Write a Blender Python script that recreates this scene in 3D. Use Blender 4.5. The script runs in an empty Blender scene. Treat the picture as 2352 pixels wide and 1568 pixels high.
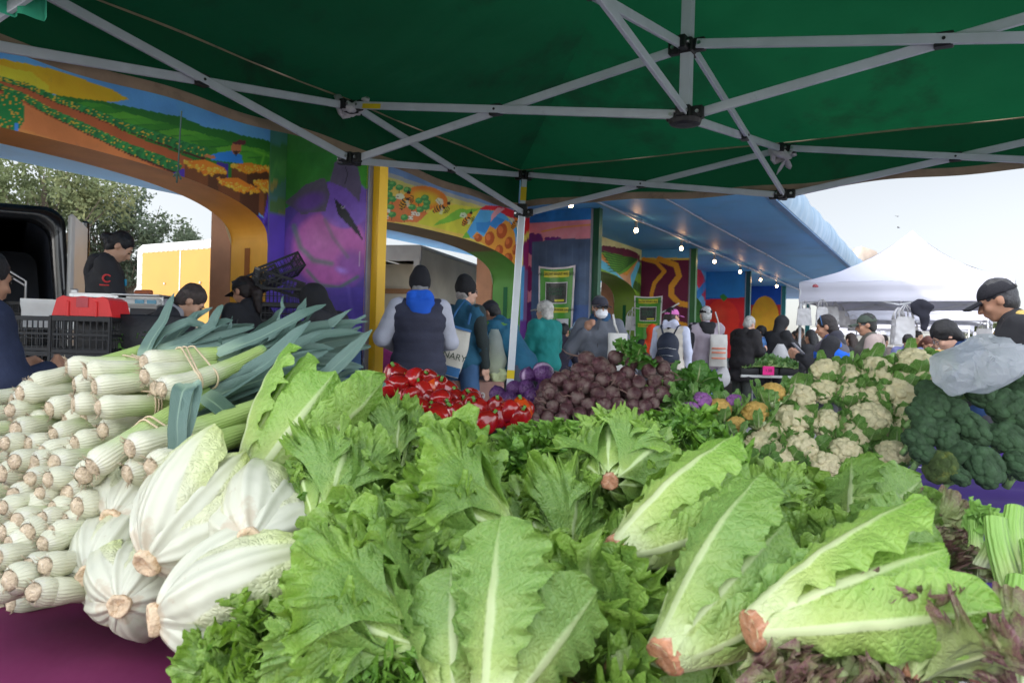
import bpy, math, random, numpy as np
from mathutils import Vector, Matrix
R_=random.Random(7); NR=np.random.RandomState(5)
SC=bpy.context.scene; COL=SC.collection
F=1764.; ROLL=.028; CH=1.15
RV=np.array([math.cos(ROLL),0,math.sin(ROLL)]); UV_=np.array([-math.sin(ROLL),0,math.cos(ROLL)])
def at(px,py,D):
    return RV*((px-1176)*D/F)+UV_*(-(py-784)*D/F)+np.array([0,D,CH])
def proj(P):
    P=np.asarray(P,float); D=np.maximum(P[...,1],.05); Z=P[...,2]-CH; X=P[...,0]
    return 1176+F*(X*RV[0]+Z*RV[2])/D, 784-F*(X*UV_[0]+Z*UV_[2])/D
def atz(px,py,z):
    d=at(px,py,1.)-np.array([0,0,CH]); k=(z-CH)/d[2]; return np.array([0,0,CH])+d*k
# ---------- noise
_T=NR.rand(64,64,64).astype(np.float32)*2-1
def noise(p,s=1.,o=0.):
    p=np.asarray(p,np.float64)*s+o+17.3; i=np.floor(p).astype(int); f=p-i; f=f*f*(3-2*f); r=0
    for a in (0,1):
        for b in (0,1):
            for c in (0,1):
                w=(f[...,0] if a else 1-f[...,0])*(f[...,1] if b else 1-f[...,1])*(f[...,2] if c else 1-f[...,2])
                r=r+w*_T[(i[...,0]+a)&63,(i[...,1]+b)&63,(i[...,2]+c)&63]
    return r
def fbm(p,s=1.,n=3,o=0.):
    r=0;a=1.
    for k in range(n): r=r+a*noise(p,s*2**k,o+k*9.1); a*=.5
    return r
# ---------- mesh helpers
def nrm(v):
    v=np.asarray(v,float); return v/(np.linalg.norm(v,axis=-1,keepdims=True)+1e-12)
class MB:
    """collects geometry pieces; faces are int arrays (n,3) or (n,4)"""
    def __init__(s): s.v=[];s.f=[];s.n=0;s.uv=[];s.col=[]
    def add(s,v,faces,mi=0,uv=None,col=None):
        v=np.asarray(v,float).reshape(-1,3)
        for f in (faces if isinstance(faces,list) else [faces]):
            f=np.asarray(f,int)
            if f.size: s.f.append((f+s.n,mi))
        s.v.append(v); s.n+=len(v)
        s.uv.append(uv if uv is not None else np.zeros((len(v),2)))
        s.col.append(col if col is not None else np.ones((len(v),3))*.5)
        return s
    def box(s,c,size,rot=None,mi=0,bev=0):
        h=np.array(size,float)/2
        if bev>0:
            b=min(bev,h.min()*.9); P=[]
            pts=np.array([[x,y,z] for x in(-1,1) for y in(-1,1) for z in(-1,1)],float)
            # chamfered box: 24 verts
            V=[];idx={}
            for p in pts:
                for ax in range(3):
                    q=p*h
                    for k in range(3):
                        if k!=ax: q[k]-=p[k]*b
                    idx[(tuple(p),ax)]=len(V);V.append(q)
            Fs=[];Ts=[]
            for ax in range(3):
                a1,a2=[k for k in range(3) if k!=ax]
                for sg in(-1,1):
                    L=[]
                    for u,w in((-1,-1),(1,-1),(1,1),(-1,1)):
                        p=[0,0,0];p[ax]=sg;p[a1]=u;p[a2]=w;L.append(idx[(tuple(map(float,p)),ax)])
                    flip=(sg>0)==(ax==1)
                    Fs.append(L[::-1] if flip else L)
            for ax in range(3):
                a1,a2=[k for k in range(3) if k!=ax]
                for u in(-1,1):
                    for w in(-1,1):
                        p=[0,0,0];p[a1]=u;p[a2]=w;p[ax]=-1;q=list(p);q[ax]=1
                        p=tuple(map(float,p));q=tuple(map(float,q))
                        Fs.append([idx[(p,a1)],idx[(q,a1)],idx[(q,a2)],idx[(p,a2)]])
            for p in pts:
                Ts.append([idx[(tuple(p),0)],idx[(tuple(p),1)],idx[(tuple(p),2)]])
            V=np.array(V);fl=[np.array(Fs),np.array(Ts)]
            # orient outward
            out=[]
            for f in fl:
                g=f.copy()
                for i,q in enumerate(f):
                    a,b_,c_=V[q[0]],V[q[1]],V[q[2]]
                    if np.dot(np.cross(b_-a,c_-a),V[q].mean(0))<0: g[i]=q[::-1]
                out.append(g)
            fl=out
        else:
            V=np.array([[x,y,z] for x in(-1,1) for y in(-1,1) for z in(-1,1)],float)*h
            fl=np.array([[0,1,3,2],[4,6,7,5],[0,4,5,1],[2,3,7,6],[0,2,6,4],[1,5,7,3]])
        if rot is not None: V=V@np.asarray(rot).T
        return s.add(V+np.asarray(c,float),fl,mi)
    def bar(s,a,b,w,h,up=(0,0,1),mi=0,bev=0):
        a=np.asarray(a,float);b=np.asarray(b,float);d=b-a;L=np.linalg.norm(d);d=d/L
        x=nrm(np.cross(d,up)); z=np.cross(x,d)
        return s.box((a+b)/2,(w,L,h),np.stack([x,d,z],1),mi,bev)
    def tube(s,pts,r,n=8,mi=0,cap=True,sq=1.,up=None):
        pts=np.asarray(pts,float);m=len(pts);r=np.broadcast_to(np.asarray(r,float),(m,))
        T=np.gradient(pts,axis=0) if m>2 else np.repeat([pts[1]-pts[0]],m,0);T=nrm(T)
        u=np.array([0,0,1.]) if up is None else np.asarray(up,float)
        if abs(T[0]@u)>.95: u=np.array([1.,0,0])
        a=np.arange(n)*2*np.pi/n;V=[];prev=u
        for i in range(m):
            x=nrm(prev-T[i]*(prev@T[i])); y=np.cross(T[i],x); prev=x
            V.append(pts[i]+r[i]*(np.cos(a)[:,None]*x*sq+np.sin(a)[:,None]*y))
        V=np.array(V).reshape(-1,3)
        i=np.arange(m-1)[:,None]*n;j=np.arange(n)[None]
        f=np.stack([i+j,i+(j+1)%n,i+n+(j+1)%n,i+n+j],-1).reshape(-1,4)
        fs=[f]
        if cap:
            V=np.vstack([V,pts[0],pts[-1]]);k=m*n;jj=np.arange(n)
            fs.append(np.stack([np.full(n,k),(jj+1)%n,jj],1));fs.append(np.stack([np.full(n,k+1),(m-1)*n+jj,(m-1)*n+(jj+1)%n],1))
        return s.add(V,fs,mi)
    def lathe(s,prof,M=None,n=20,mi=0,lob=None):
        prof=np.asarray(prof,float);m=len(prof);a=np.arange(n)*2*np.pi/n
        rr=prof[:,0][:,None]*np.ones(n)
        if lob is not None: rr=rr*lob(a,prof)
        V=np.stack([rr*np.cos(a),rr*np.sin(a),np.repeat(prof[:,1][:,None],n,1)],-1).reshape(-1,3)
        i=np.arange(m-1)[:,None]*n;j=np.arange(n)[None]
        f=np.stack([i+j,i+(j+1)%n,i+n+(j+1)%n,i+n+j],-1).reshape(-1,4)
        uv=np.stack([np.tile(np.arange(n)/n,m),np.repeat(np.linspace(0,1,m),n)],1)
        if M is not None: V=xf(M,V)
        return s.add(V,f,mi,uv=uv)
    def grid(s,V,mi=0,uv=None,col=None,close=False):
        """V (m,n,3)"""
        m,n=V.shape[:2];i=np.arange(m-1)[:,None]*n
        j=np.arange(n if close else n-1)[None]
        f=np.stack([i+j,i+(j+1)%n,i+n+(j+1)%n,i+n+j],-1).reshape(-1,4)
        return s.add(V.reshape(-1,3),f,mi,None if uv is None else uv.reshape(-1,2),None if col is None else col.reshape(-1,3))
    def ell(s,c,r,rot=None,n=14,m=9,mi=0):
        a=np.linspace(-np.pi/2,np.pi/2,m);pr=np.stack([np.cos(a)+1e-4,np.sin(a)],1)
        k=MB();k.lathe(pr,n=n);V=k.v[0]*np.asarray(r,float)
        if rot is not None: V=V@np.asarray(rot).T
        return s.add(V+np.asarray(c,float),[f for f,_ in k.f],mi)
    def mesh(s,name,mats,smooth=True):
        me=bpy.data.meshes.new(name);V=np.vstack(s.v)
        me.vertices.add(len(V));me.vertices.foreach_set('co',V.astype(np.float32).ravel())
        loops=np.concatenate([f.ravel() for f,_ in s.f]);tot=np.concatenate([np.full(len(f),f.shape[1]) for f,_ in s.f])
        mi=np.concatenate([np.full(len(f),m) for f,m in s.f])
        me.loops.add(len(loops));me.loops.foreach_set('vertex_index',loops.astype(np.int32))
        me.polygons.add(len(tot));st=np.concatenate([[0],np.cumsum(tot)[:-1]])
        me.polygons.foreach_set('loop_start',st.astype(np.int32));me.polygons.foreach_set('material_index',mi.astype(np.int32))
        me.polygons.foreach_set('use_smooth',np.full(len(tot),bool(smooth)))
        uv=np.vstack(s.uv)
        if np.abs(uv).max()>0:
            l=me.uv_layers.new(name='UVMap');l.data.foreach_set('uv',uv[loops].astype(np.float32).ravel())
        cc=np.vstack(s.col)
        if np.ptp(cc)>0:
            c4=np.hstack([cc,np.ones((len(cc),1))]).astype(np.float32)
            a=me.color_attributes.new('Col','FLOAT_COLOR','POINT');a.data.foreach_set('color',c4.ravel())
        for m_ in (mats if isinstance(mats,(list,tuple)) else [mats]): me.materials.append(m_)
        me.update(calc_edges=True);me.validate();return me
    def obj(s,name,mats,parent=None,smooth=True,loc=None,M=None):
        return link(name,s.mesh(name,mats,smooth),parent,M)
def xf(M,V): M=np.asarray(M);return np.asarray(V)@M[:3,:3].T+M[:3,3]
def link(name,me,parent=None,M=None):
    o=bpy.data.objects.new(name,me);COL.objects.link(o)
    if parent is not None: o.parent=parent
    if M is not None: o.matrix_basis=Matrix(np.asarray(M).tolist())
    return o
def tag(o,label=None,cat=None,group=None,kind=None):
    if label: o['label']=label
    if cat: o['category']=cat
    if group: o['group']=group
    if kind: o['kind']=kind
    return o
def thing(name,label,cat,loc=(0,0,0),group=None,M=None):
    o=bpy.data.objects.new(name,None);o.empty_display_size=.1;COL.objects.link(o)
    if M is not None: o.matrix_basis=Matrix(np.asarray(M).tolist())
    else: o.location=[float(x) for x in loc]
    return tag(o,label,cat,group)
def copytree(o,M=None,parent=None):
    c=o.copy()
    COL.objects.link(c)
    if parent is not None: c.parent=parent
    if M is not None: c.matrix_basis=Matrix(np.asarray(M).tolist())
    for ch in list(o.children): copytree(ch,None,c)
    return c
def frame(p,z,x=(1,0,0),sc=1.,roll=0):
    """matrix with local z along z"""
    z=nrm(z);x=np.asarray(x,float);x=x-z*(x@z)
    if np.linalg.norm(x)<1e-3: x=np.array([0,1.,0])-z*z[1]
    x=nrm(x);y=np.cross(z,x)
    if roll: c,s_=math.cos(roll),math.sin(roll);x,y=x*c+y*s_,y*c-x*s_
    M=np.eye(4);M[:3,0]=x*sc;M[:3,1]=y*sc;M[:3,2]=z*sc;M[:3,3]=p;return M
def rotz(a):
    c,s_=math.cos(a),math.sin(a);return np.array([[c,-s_,0],[s_,c,0],[0,0,1.]])
def TM(p,yaw=0,sc=1.):
    M=np.eye(4);M[:3,:3]=rotz(yaw)*sc;M[:3,3]=p;return M
ORD=['first','second','third','fourth','fifth','sixth','seventh','eighth','ninth','tenth','eleventh','twelfth','thirteenth','fourteenth','fifteenth','sixteenth','seventeenth','eighteenth','nineteenth','twentieth']
def rowlabels(objs,pts,what,heap,rowh,who=None):
    """label every object of a heap by its row from the top and its place in the row"""
    y0=min(p[1] for p in pts);R={}
    for i,p in enumerate(pts): R.setdefault(int((p[1]-y0)/rowh),[]).append(i)
    ks=sorted(R)
    for k,key in enumerate(ks):
        r=sorted(R[key],key=lambda i:pts[i][0]);rn='top row' if k==0 else ('bottom row' if k==len(ks)-1 else ORD[k]+' row down')
        for j,i in enumerate(r): objs[i]['label']=f'{what}, {ORD[j]} from left, {rn} of {heap}'
# ---------- materials
def nt(m): m.use_nodes=True;return m.node_tree
def N(t,typ,**k):
    n=t.nodes.new(typ)
    for a,b in k.items():
        if a.startswith('i_'): n.inputs[a[2:].replace('_',' ')].default_value=b
        else: setattr(n,a,b)
    return n
def rgba(c): return (c[0],c[1],c[2],1)
def srgb(r,g,b):
    f=lambda x:(x/255/12.92 if x/255<=.04045 else ((x/255+.055)/1.055)**2.4)
    return (f(r),f(g),f(b))
_MC={}
def mat(name,col,rough=.6,var=.12,scale=6,bump=.15,bscale=60,metal=0,trans=0,spec=.4,vcol=False,dirt=None,sheen=0,bdist=.002,coat=0,tcol=None,alpha=1,sss=0):
    if name in _MC: return _MC[name]
    m=bpy.data.materials.new(name);t=nt(m);t.nodes.clear();L=t.links.new
    out=N(t,'ShaderNodeOutputMaterial');b=N(t,'ShaderNodeBsdfPrincipled')
    b.inputs['Roughness'].default_value=rough;b.inputs['Metallic'].default_value=metal;b.inputs['Specular IOR Level'].default_value=spec
    if sheen: b.inputs['Sheen Weight'].default_value=sheen
    if coat: b.inputs['Coat Weight'].default_value=coat
    if sss: b.inputs['Subsurface Weight'].default_value=sss;b.inputs['Subsurface Radius'].default_value=(.02,.01,.008)
    b.inputs['Alpha'].default_value=alpha
    tc=N(t,'ShaderNodeTexCoord')
    nz=N(t,'ShaderNodeTexNoise');nz.inputs['Scale'].default_value=scale;nz.inputs['Detail'].default_value=5;L(tc.outputs['Object'],nz.inputs['Vector'])
    hsv=N(t,'ShaderNodeHueSaturation')
    if vcol:
        va=N(t,'ShaderNodeVertexColor');va.layer_name='Col';L(va.outputs['Color'],hsv.inputs['Color'])
    else: hsv.inputs['Color'].default_value=rgba(col)
    mr=N(t,'ShaderNodeMapRange');mr.inputs['From Min'].default_value=.3;mr.inputs['From Max'].default_value=.7
    mr.inputs['To Min'].default_value=1-var;mr.inputs['To Max'].default_value=1+var
    L(nz.outputs['Fac'],mr.inputs['Value']);L(mr.outputs['Result'],hsv.inputs['Value'])
    c=hsv.outputs['Color']
    if dirt:
        n2=N(t,'ShaderNodeTexNoise');n2.inputs['Scale'].default_value=dirt[1];n2.inputs['Detail'].default_value=8;n2.inputs['Roughness'].default_value=.7
        L(tc.outputs['Object'],n2.inputs['Vector'])
        r2=N(t,'ShaderNodeMapRange');r2.inputs['From Min'].default_value=dirt[2];r2.inputs['From Max'].default_value=dirt[2]+.15;L(n2.outputs['Fac'],r2.inputs['Value'])
        r2.inputs['To Max'].default_value=dirt[3] if len(dirt)>3 else .8
        mx=N(t,'ShaderNodeMix',data_type='RGBA');L(r2.outputs['Result'],mx.inputs['Factor']);L(c,mx.inputs['A']);mx.inputs['B'].default_value=rgba(dirt[0]);c=mx.outputs['Result']
    L(c,b.inputs['Base Color'])
    if bump:
        n3=N(t,'ShaderNodeTexNoise');n3.inputs['Scale'].default_value=bscale;n3.inputs['Detail'].default_value=4;L(tc.outputs['Object'],n3.inputs['Vector'])
        bp=N(t,'ShaderNodeBump');bp.inputs['Strength'].default_value=bump;bp.inputs['Distance'].default_value=bdist*4;L(n3.outputs['Fac'],bp.inputs['Height']);L(bp.outputs['Normal'],b.inputs['Normal'])
    s=b.outputs['BSDF']
    if trans:
        tr=N(t,'ShaderNodeBsdfTranslucent')
        if tcol and dirt:
            m2=N(t,'ShaderNodeMix',data_type='RGBA');L(r2.outputs['Result'],m2.inputs['Factor']);m2.inputs['A'].default_value=rgba(tcol);m2.inputs['B'].default_value=rgba([q*.3+.004 for q in tcol]);L(m2.outputs['Result'],tr.inputs['Color'])
        elif tcol: tr.inputs['Color'].default_value=rgba(tcol)
        else: L(c,tr.inputs['Color'])
        ms=N(t,'ShaderNodeMixShader');ms.inputs['Fac'].default_value=trans;L(s,ms.inputs[1]);L(tr.outputs['BSDF'],ms.inputs[2]);s=ms.outputs['Shader']
    L(s,out.inputs['Surface']);_MC[name]=m;return m
def emit(name,col,st):
    if name in _MC: return _MC[name]
    m=bpy.data.materials.new(name);t=nt(m);t.nodes.clear();e=N(t,'ShaderNodeEmission');e.inputs['Color'].default_value=rgba(col);e.inputs['Strength'].default_value=st
    o=N(t,'ShaderNodeOutputMaterial');t.links.new(e.outputs[0],o.inputs['Surface']);_MC[name]=m;return m
# ---------- implicit surfaces (smooth unions) meshed by surface nets
def sdf_mesh(prims,h=.02,k=.02,nz=0.,nsc=8.,seed=0,cut=None,pad=.04):
    """prims: ('c',a,b,ra,rb[,flat axis scale]) tapered capsule / ('e',c,r,R) ellipsoid; returns V,F quads"""
    lo=np.full(3,9e9);hi=-lo;P=[]
    for p in prims:
        if p[0]=='c': a,b=np.asarray(p[1],float),np.asarray(p[2],float);r=max(p[3],p[4]);l=np.minimum(a,b)-r;u=np.maximum(a,b)+r
        else: c=np.asarray(p[1],float);r=np.max(p[2]);l=c-r;u=c+r
        P.append((l,u));lo=np.minimum(lo,l);hi=np.maximum(hi,u)
    lo-=pad;hi+=pad;n=np.ceil((hi-lo)/h).astype(int)+1
    Fd=np.full(n,.1)
    for p,(l,u) in zip(prims,P):
        m=.03+k;i0=np.maximum(((l-m-lo)/h).astype(int),0);i1=np.minimum(np.ceil((u+m-lo)/h).astype(int)+1,n)
        g=np.stack(np.meshgrid(*[lo[d]+h*np.arange(i0[d],i1[d]) for d in range(3)],indexing='ij'),-1)
        if p[0]=='c':
            a,b=np.asarray(p[1],float),np.asarray(p[2],float);d=b-a;t=np.clip(((g-a)@d)/max(d@d,1e-9),0,1)
            dd=np.linalg.norm(g-(a+t[...,None]*d),axis=-1)-(p[3]+(p[4]-p[3])*t)
        else:
            q=g-np.asarray(p[1],float)
            if len(p)>3 and p[3] is not None: q=q@np.asarray(p[3])
            r=np.asarray(p[2],float);k0=np.linalg.norm(q/r,axis=-1);k1=np.linalg.norm(q/(r*r),axis=-1)+1e-9;dd=k0*(k0-1)/k1
        sl=tuple(slice(i0[d],i1[d]) for d in range(3));A=Fd[sl]
        if len(p)>4 and p[0]=='e' and p[4]=='sub': Fd[sl]=np.maximum(A,-dd)
        else:
            hh=np.clip(.5+.5*(A-dd)/k,0,1);Fd[sl]=A*(1-hh)+dd*hh-k*hh*(1-hh)
    G=None
    if nz or cut is not None:
        G=np.stack(np.meshgrid(*[lo[d]+h*np.arange(n[d]) for d in range(3)],indexing='ij'),-1)
    if nz:
        mk=np.abs(Fd)<.05;Fd[mk]+=nz*fbm(G[mk],nsc,2,seed)
    if cut is not None: Fd=np.maximum(Fd,cut(G))
    return snet(Fd,lo,h)
def snet(Fd,lo,h):
    S=Fd<0;n=np.array(Fd.shape)
    c=[(a,b,d) for a in(0,1) for b in(0,1) for d in(0,1)]
    sl=lambda o:tuple(slice(o[d],n[d]-1+o[d]) for d in range(3))
    cnt=sum(S[sl(o)].astype(int) for o in c);act=(cnt>0)&(cnt<8)
    I=np.argwhere(act);idx=np.full(act.shape,-1);idx[act]=np.arange(len(I))
    acc=np.zeros((len(I),3));w=np.zeros(len(I))
    vals={o:Fd[I[:,0]+o[0],I[:,1]+o[1],I[:,2]+o[2]] for o in c}
    for i,o in enumerate(c):
        for q in c[i+1:]:
            if sum(abs(o[d]-q[d]) for d in range(3))!=1: continue
            va,vb=vals[o],vals[q];m=(va<0)!=(vb<0);t=va[m]/(va[m]-vb[m])
            acc[m]+=np.array(o)+t[:,None]*(np.array(q)-np.array(o));w[m]+=1
    V=lo+h*(I+acc/np.maximum(w,1)[:,None]);Q=[]
    for ax in range(3):
        u,v=[d for d in range(3) if d!=ax] if ax!=1 else [2,0]
        o=[0,0,0];o[ax]=1
        A=S[tuple(slice(0,n[d]-1) if d==ax else slice(1,n[d]-1) for d in range(3))];B=S[tuple(slice(1,n[d]) if d==ax else slice(1,n[d]-1) for d in range(3))]
        for fl,mm in((0,A&~B),(1,~A&B)):
            e=np.argwhere(mm)
            if not len(e): continue
            e=e+np.array([0 if d==ax else 1 for d in range(3)])
            du=np.zeros(3,int);du[u]=1;dv=np.zeros(3,int);dv[v]=1
            q=[e-du-dv,e-dv,e,e-du];q=[idx[x[:,0],x[:,1],x[:,2]] for x in q]
            Q.append(np.stack(q if not fl else q[::-1],1))
    return V,np.vstack(Q)
def relax(V,Fq,it=1,lam=.5):
    for _ in range(it):
        s=np.zeros_like(V);w=np.zeros(len(V));
        for a,b in((0,1),(1,2),(2,3),(3,0)):
            np.add.at(s,Fq[:,a],V[Fq[:,b]]);np.add.at(s,Fq[:,b],V[Fq[:,a]]);np.add.at(w,Fq[:,a],1);np.add.at(w,Fq[:,b],1)
        V=V*(1-lam)+lam*s/np.maximum(w,1)[:,None]
    return V
# ================= world, camera, sun
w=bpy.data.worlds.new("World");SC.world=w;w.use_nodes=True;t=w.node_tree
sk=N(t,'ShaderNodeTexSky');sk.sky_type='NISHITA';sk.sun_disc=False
SUN_EL=math.radians(36);SUN_AZ=math.radians(-97)   # azimuth measured from +Y towards +X
sk.sun_elevation=SUN_EL;sk.sun_rotation=SUN_AZ;sk.dust_density=1.;sk.air_density=1.;sk.ozone_density=1.6
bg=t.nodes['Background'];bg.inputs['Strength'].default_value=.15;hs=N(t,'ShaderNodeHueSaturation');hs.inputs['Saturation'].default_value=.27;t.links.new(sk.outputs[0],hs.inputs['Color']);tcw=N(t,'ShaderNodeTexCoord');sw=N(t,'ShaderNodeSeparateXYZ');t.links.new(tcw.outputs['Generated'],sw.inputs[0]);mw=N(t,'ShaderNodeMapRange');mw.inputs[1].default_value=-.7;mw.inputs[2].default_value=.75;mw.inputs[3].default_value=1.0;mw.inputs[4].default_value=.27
t.links.new(sw.outputs['Y'],mw.inputs[0]);vm=N(t,'ShaderNodeVectorMath',operation='SCALE');t.links.new(hs.outputs[0],vm.inputs[0]);mz=N(t,'ShaderNodeMapRange');mz.inputs[1].default_value=.3;mz.inputs[2].default_value=1.;mz.inputs[3].default_value=1.;mz.inputs[4].default_value=1.9;t.links.new(sw.outputs['Z'],mz.inputs[0]);mm=N(t,'ShaderNodeMath',operation='MULTIPLY');t.links.new(mw.outputs[0],mm.inputs[0]);t.links.new(mz.outputs[0],mm.inputs[1]);t.links.new(mm.outputs[0],vm.inputs['Scale']);t.links.new(vm.outputs[0],bg.inputs['Color'])  # sky scaling added: brighter behind camera and overhead, dimmer ahead, to light the scene
cam=bpy.data.cameras.new('camera');co=bpy.data.objects.new('camera',cam);COL.objects.link(co)
cam.sensor_width=36;cam.lens=27.;cam.clip_start=.03;cam.clip_end=2000
co.matrix_world=Matrix(((RV[0],UV_[0],0,0),(0,0,-1,0),(RV[2],UV_[2],0,CH),(0,0,0,1)))
cam.dof.use_dof=True;cam.dof.focus_distance=2.6;cam.dof.aperture_fstop=10.
SC.camera=co
SC.cycles.max_bounces=7;SC.cycles.diffuse_bounces=4;SC.cycles.glossy_bounces=2;SC.cycles.transmission_bounces=4;SC.cycles.transparent_max_bounces=6
SC.view_settings.view_transform='Standard';SC.view_settings.look='None';SC.view_settings.exposure=2.2;SC.view_settings.gamma=1
sl=bpy.data.lights.new('sun','SUN');sl.energy=.8;sl.angle=math.radians(3.);sl.color=(1,.93,.82)
so=bpy.data.objects.new('sun',sl);COL.objects.link(so)
sd=np.array([math.sin(SUN_AZ)*math.cos(SUN_EL),math.cos(SUN_AZ)*math.cos(SUN_EL),math.sin(SUN_EL)])
so.rotation_euler=Vector(sd.tolist()).to_track_quat('Z','Y').to_euler()
# ================= ground
b=MB();X,Y=np.meshgrid(np.linspace(-300,300,13),np.linspace(-60,500,13));b.grid(np.stack([X,Y,X*0],-1))
tag(b.obj('ground',mat('asphalt',(.30,.29,.28),.9,.2,3,.3,90,dirt=((.16,.16,.155),1.2,.55,.5))),kind='structure')  # ground colour lightened to bounce light up onto ceiling and people
# ================= the painted arcade building
u=np.array([.4924,.8704,0]);nn=np.array([-.8704,.4924,0])
def bl(t_,p,z): return nn*p+u*t_+np.array([0,0,1])*z
PW,PP,PE,PB=5.64,4.55,2.1,9.8
PIER=[5.47+5*k for k in range(-1,6)];HZ=3.15
def arch(t_):
    z=np.zeros_like(t_);t_=np.asarray(t_,float)
    for a in PIER[:-1]:
        s=np.abs(t_-(a+2.5))/2.23;m=s<1
        z=np.where(m,2.01+.5*(np.clip(1-s**2.6,0,1))**(1/2.6),z)
    return z
class Paint:
    def __init__(s,P,base): s.P=P;s.x,s.y=proj(P);s.c=np.ones(P.shape)*np.array(srgb(*base))
    def put(s,m,c,al=1.):
        m=np.clip(m.astype(float)*al,0,1)[...,None];s.c=s.c*(1-m)+m*np.array(srgb(*c))
    def poly(s,pts,c,al=1.,wob=0):
        x,y=s.x,s.y
        if wob: x=x+wob*noise(s.P,9.,3);y=y+wob*noise(s.P,9.,8)
        ins=np.zeros(x.shape,bool);n=len(pts);j=n-1
        for i in range(n):
            xi,yi=pts[i];xj,yj=pts[j]
            k=((yi>y)!=(yj>y))&(x<(xj-xi)*(y-yi)/((yj-yi)+1e-9)+xi);ins^=k;j=i
        s.put(ins,c,al)
    def ell(s,cx,cy,rx,ry,c,rot=0,soft=0,al=1.):
        a=math.radians(rot);dx=s.x-cx;dy=s.y-cy;q=np.sqrt(((dx*math.cos(a)+dy*math.sin(a))/rx)**2+((-dx*math.sin(a)+dy*math.cos(a))/ry)**2)
        s.put((q<1) if not soft else np.clip((1-q)/soft,0,1),c,al)
    def line(s,pts,w,c,al=1.,soft=False):
        d=np.full(s.x.shape,1e9);n=len(pts)
        for i in range(n-1):
            a=np.array(pts[i],float);b_=np.array(pts[i+1],float);v=b_-a;tt=np.clip(((s.x-a[0])*v[0]+(s.y-a[1])*v[1])/(v@v+1e-9),0,1)
            d=np.minimum(d,np.hypot(s.x-a[0]-tt*v[0],s.y-a[1]-tt*v[1]))
        s.put((d<w/2) if not soft else np.clip(1.3-d/(w/2),0,1),c,al)
    def shade(s,sc,am,o=0): s.c=np.clip(s.c*(1+am*fbm(s.P,sc,3,o))[...,None],0,1)
def zA(L): return [(.375*a,.375*b_+88) for a,b_ in L]
def zB(L): return [(.225*a+823,.225*b_+353) for a,b_ in L]
def zC(L): return [(.275*a+1176,.275*b_+441) for a,b_ in L]
bld=thing('market_building','long roofed arcade with painted mural arches, blue ceiling and steel posts','building',(0,0,0))
MV=mat('mural_paint',(.5,.5,.5),.6,.10,3,.3,45,vcol=True,dirt=((.16,.13,.11),5,.62,.35))
def wall_strip(t0,t1,dt,rows,name,painter):
    tt=np.arange(t0,t1+dt/2,dt);zb=arch(tt)
    k=np.linspace(0,1,rows);Z=zb[:,None]+(HZ-zb[:,None])*k[None]
    P=bl(0,PW,0)+u*tt[:,None,None]+np.array([0,0,1.])*Z[...,None]
    pa=Paint(P,(90,150,200));painter(pa,tt,Z)
    uvs=np.stack([np.repeat(tt[:,None],rows,1),Z],-1)
    b=MB();b.grid(P[:,::1],col=np.clip(pa.c*1.4,0,.8))
    o=b.obj(name,MV,bld,smooth=False);return o
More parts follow.
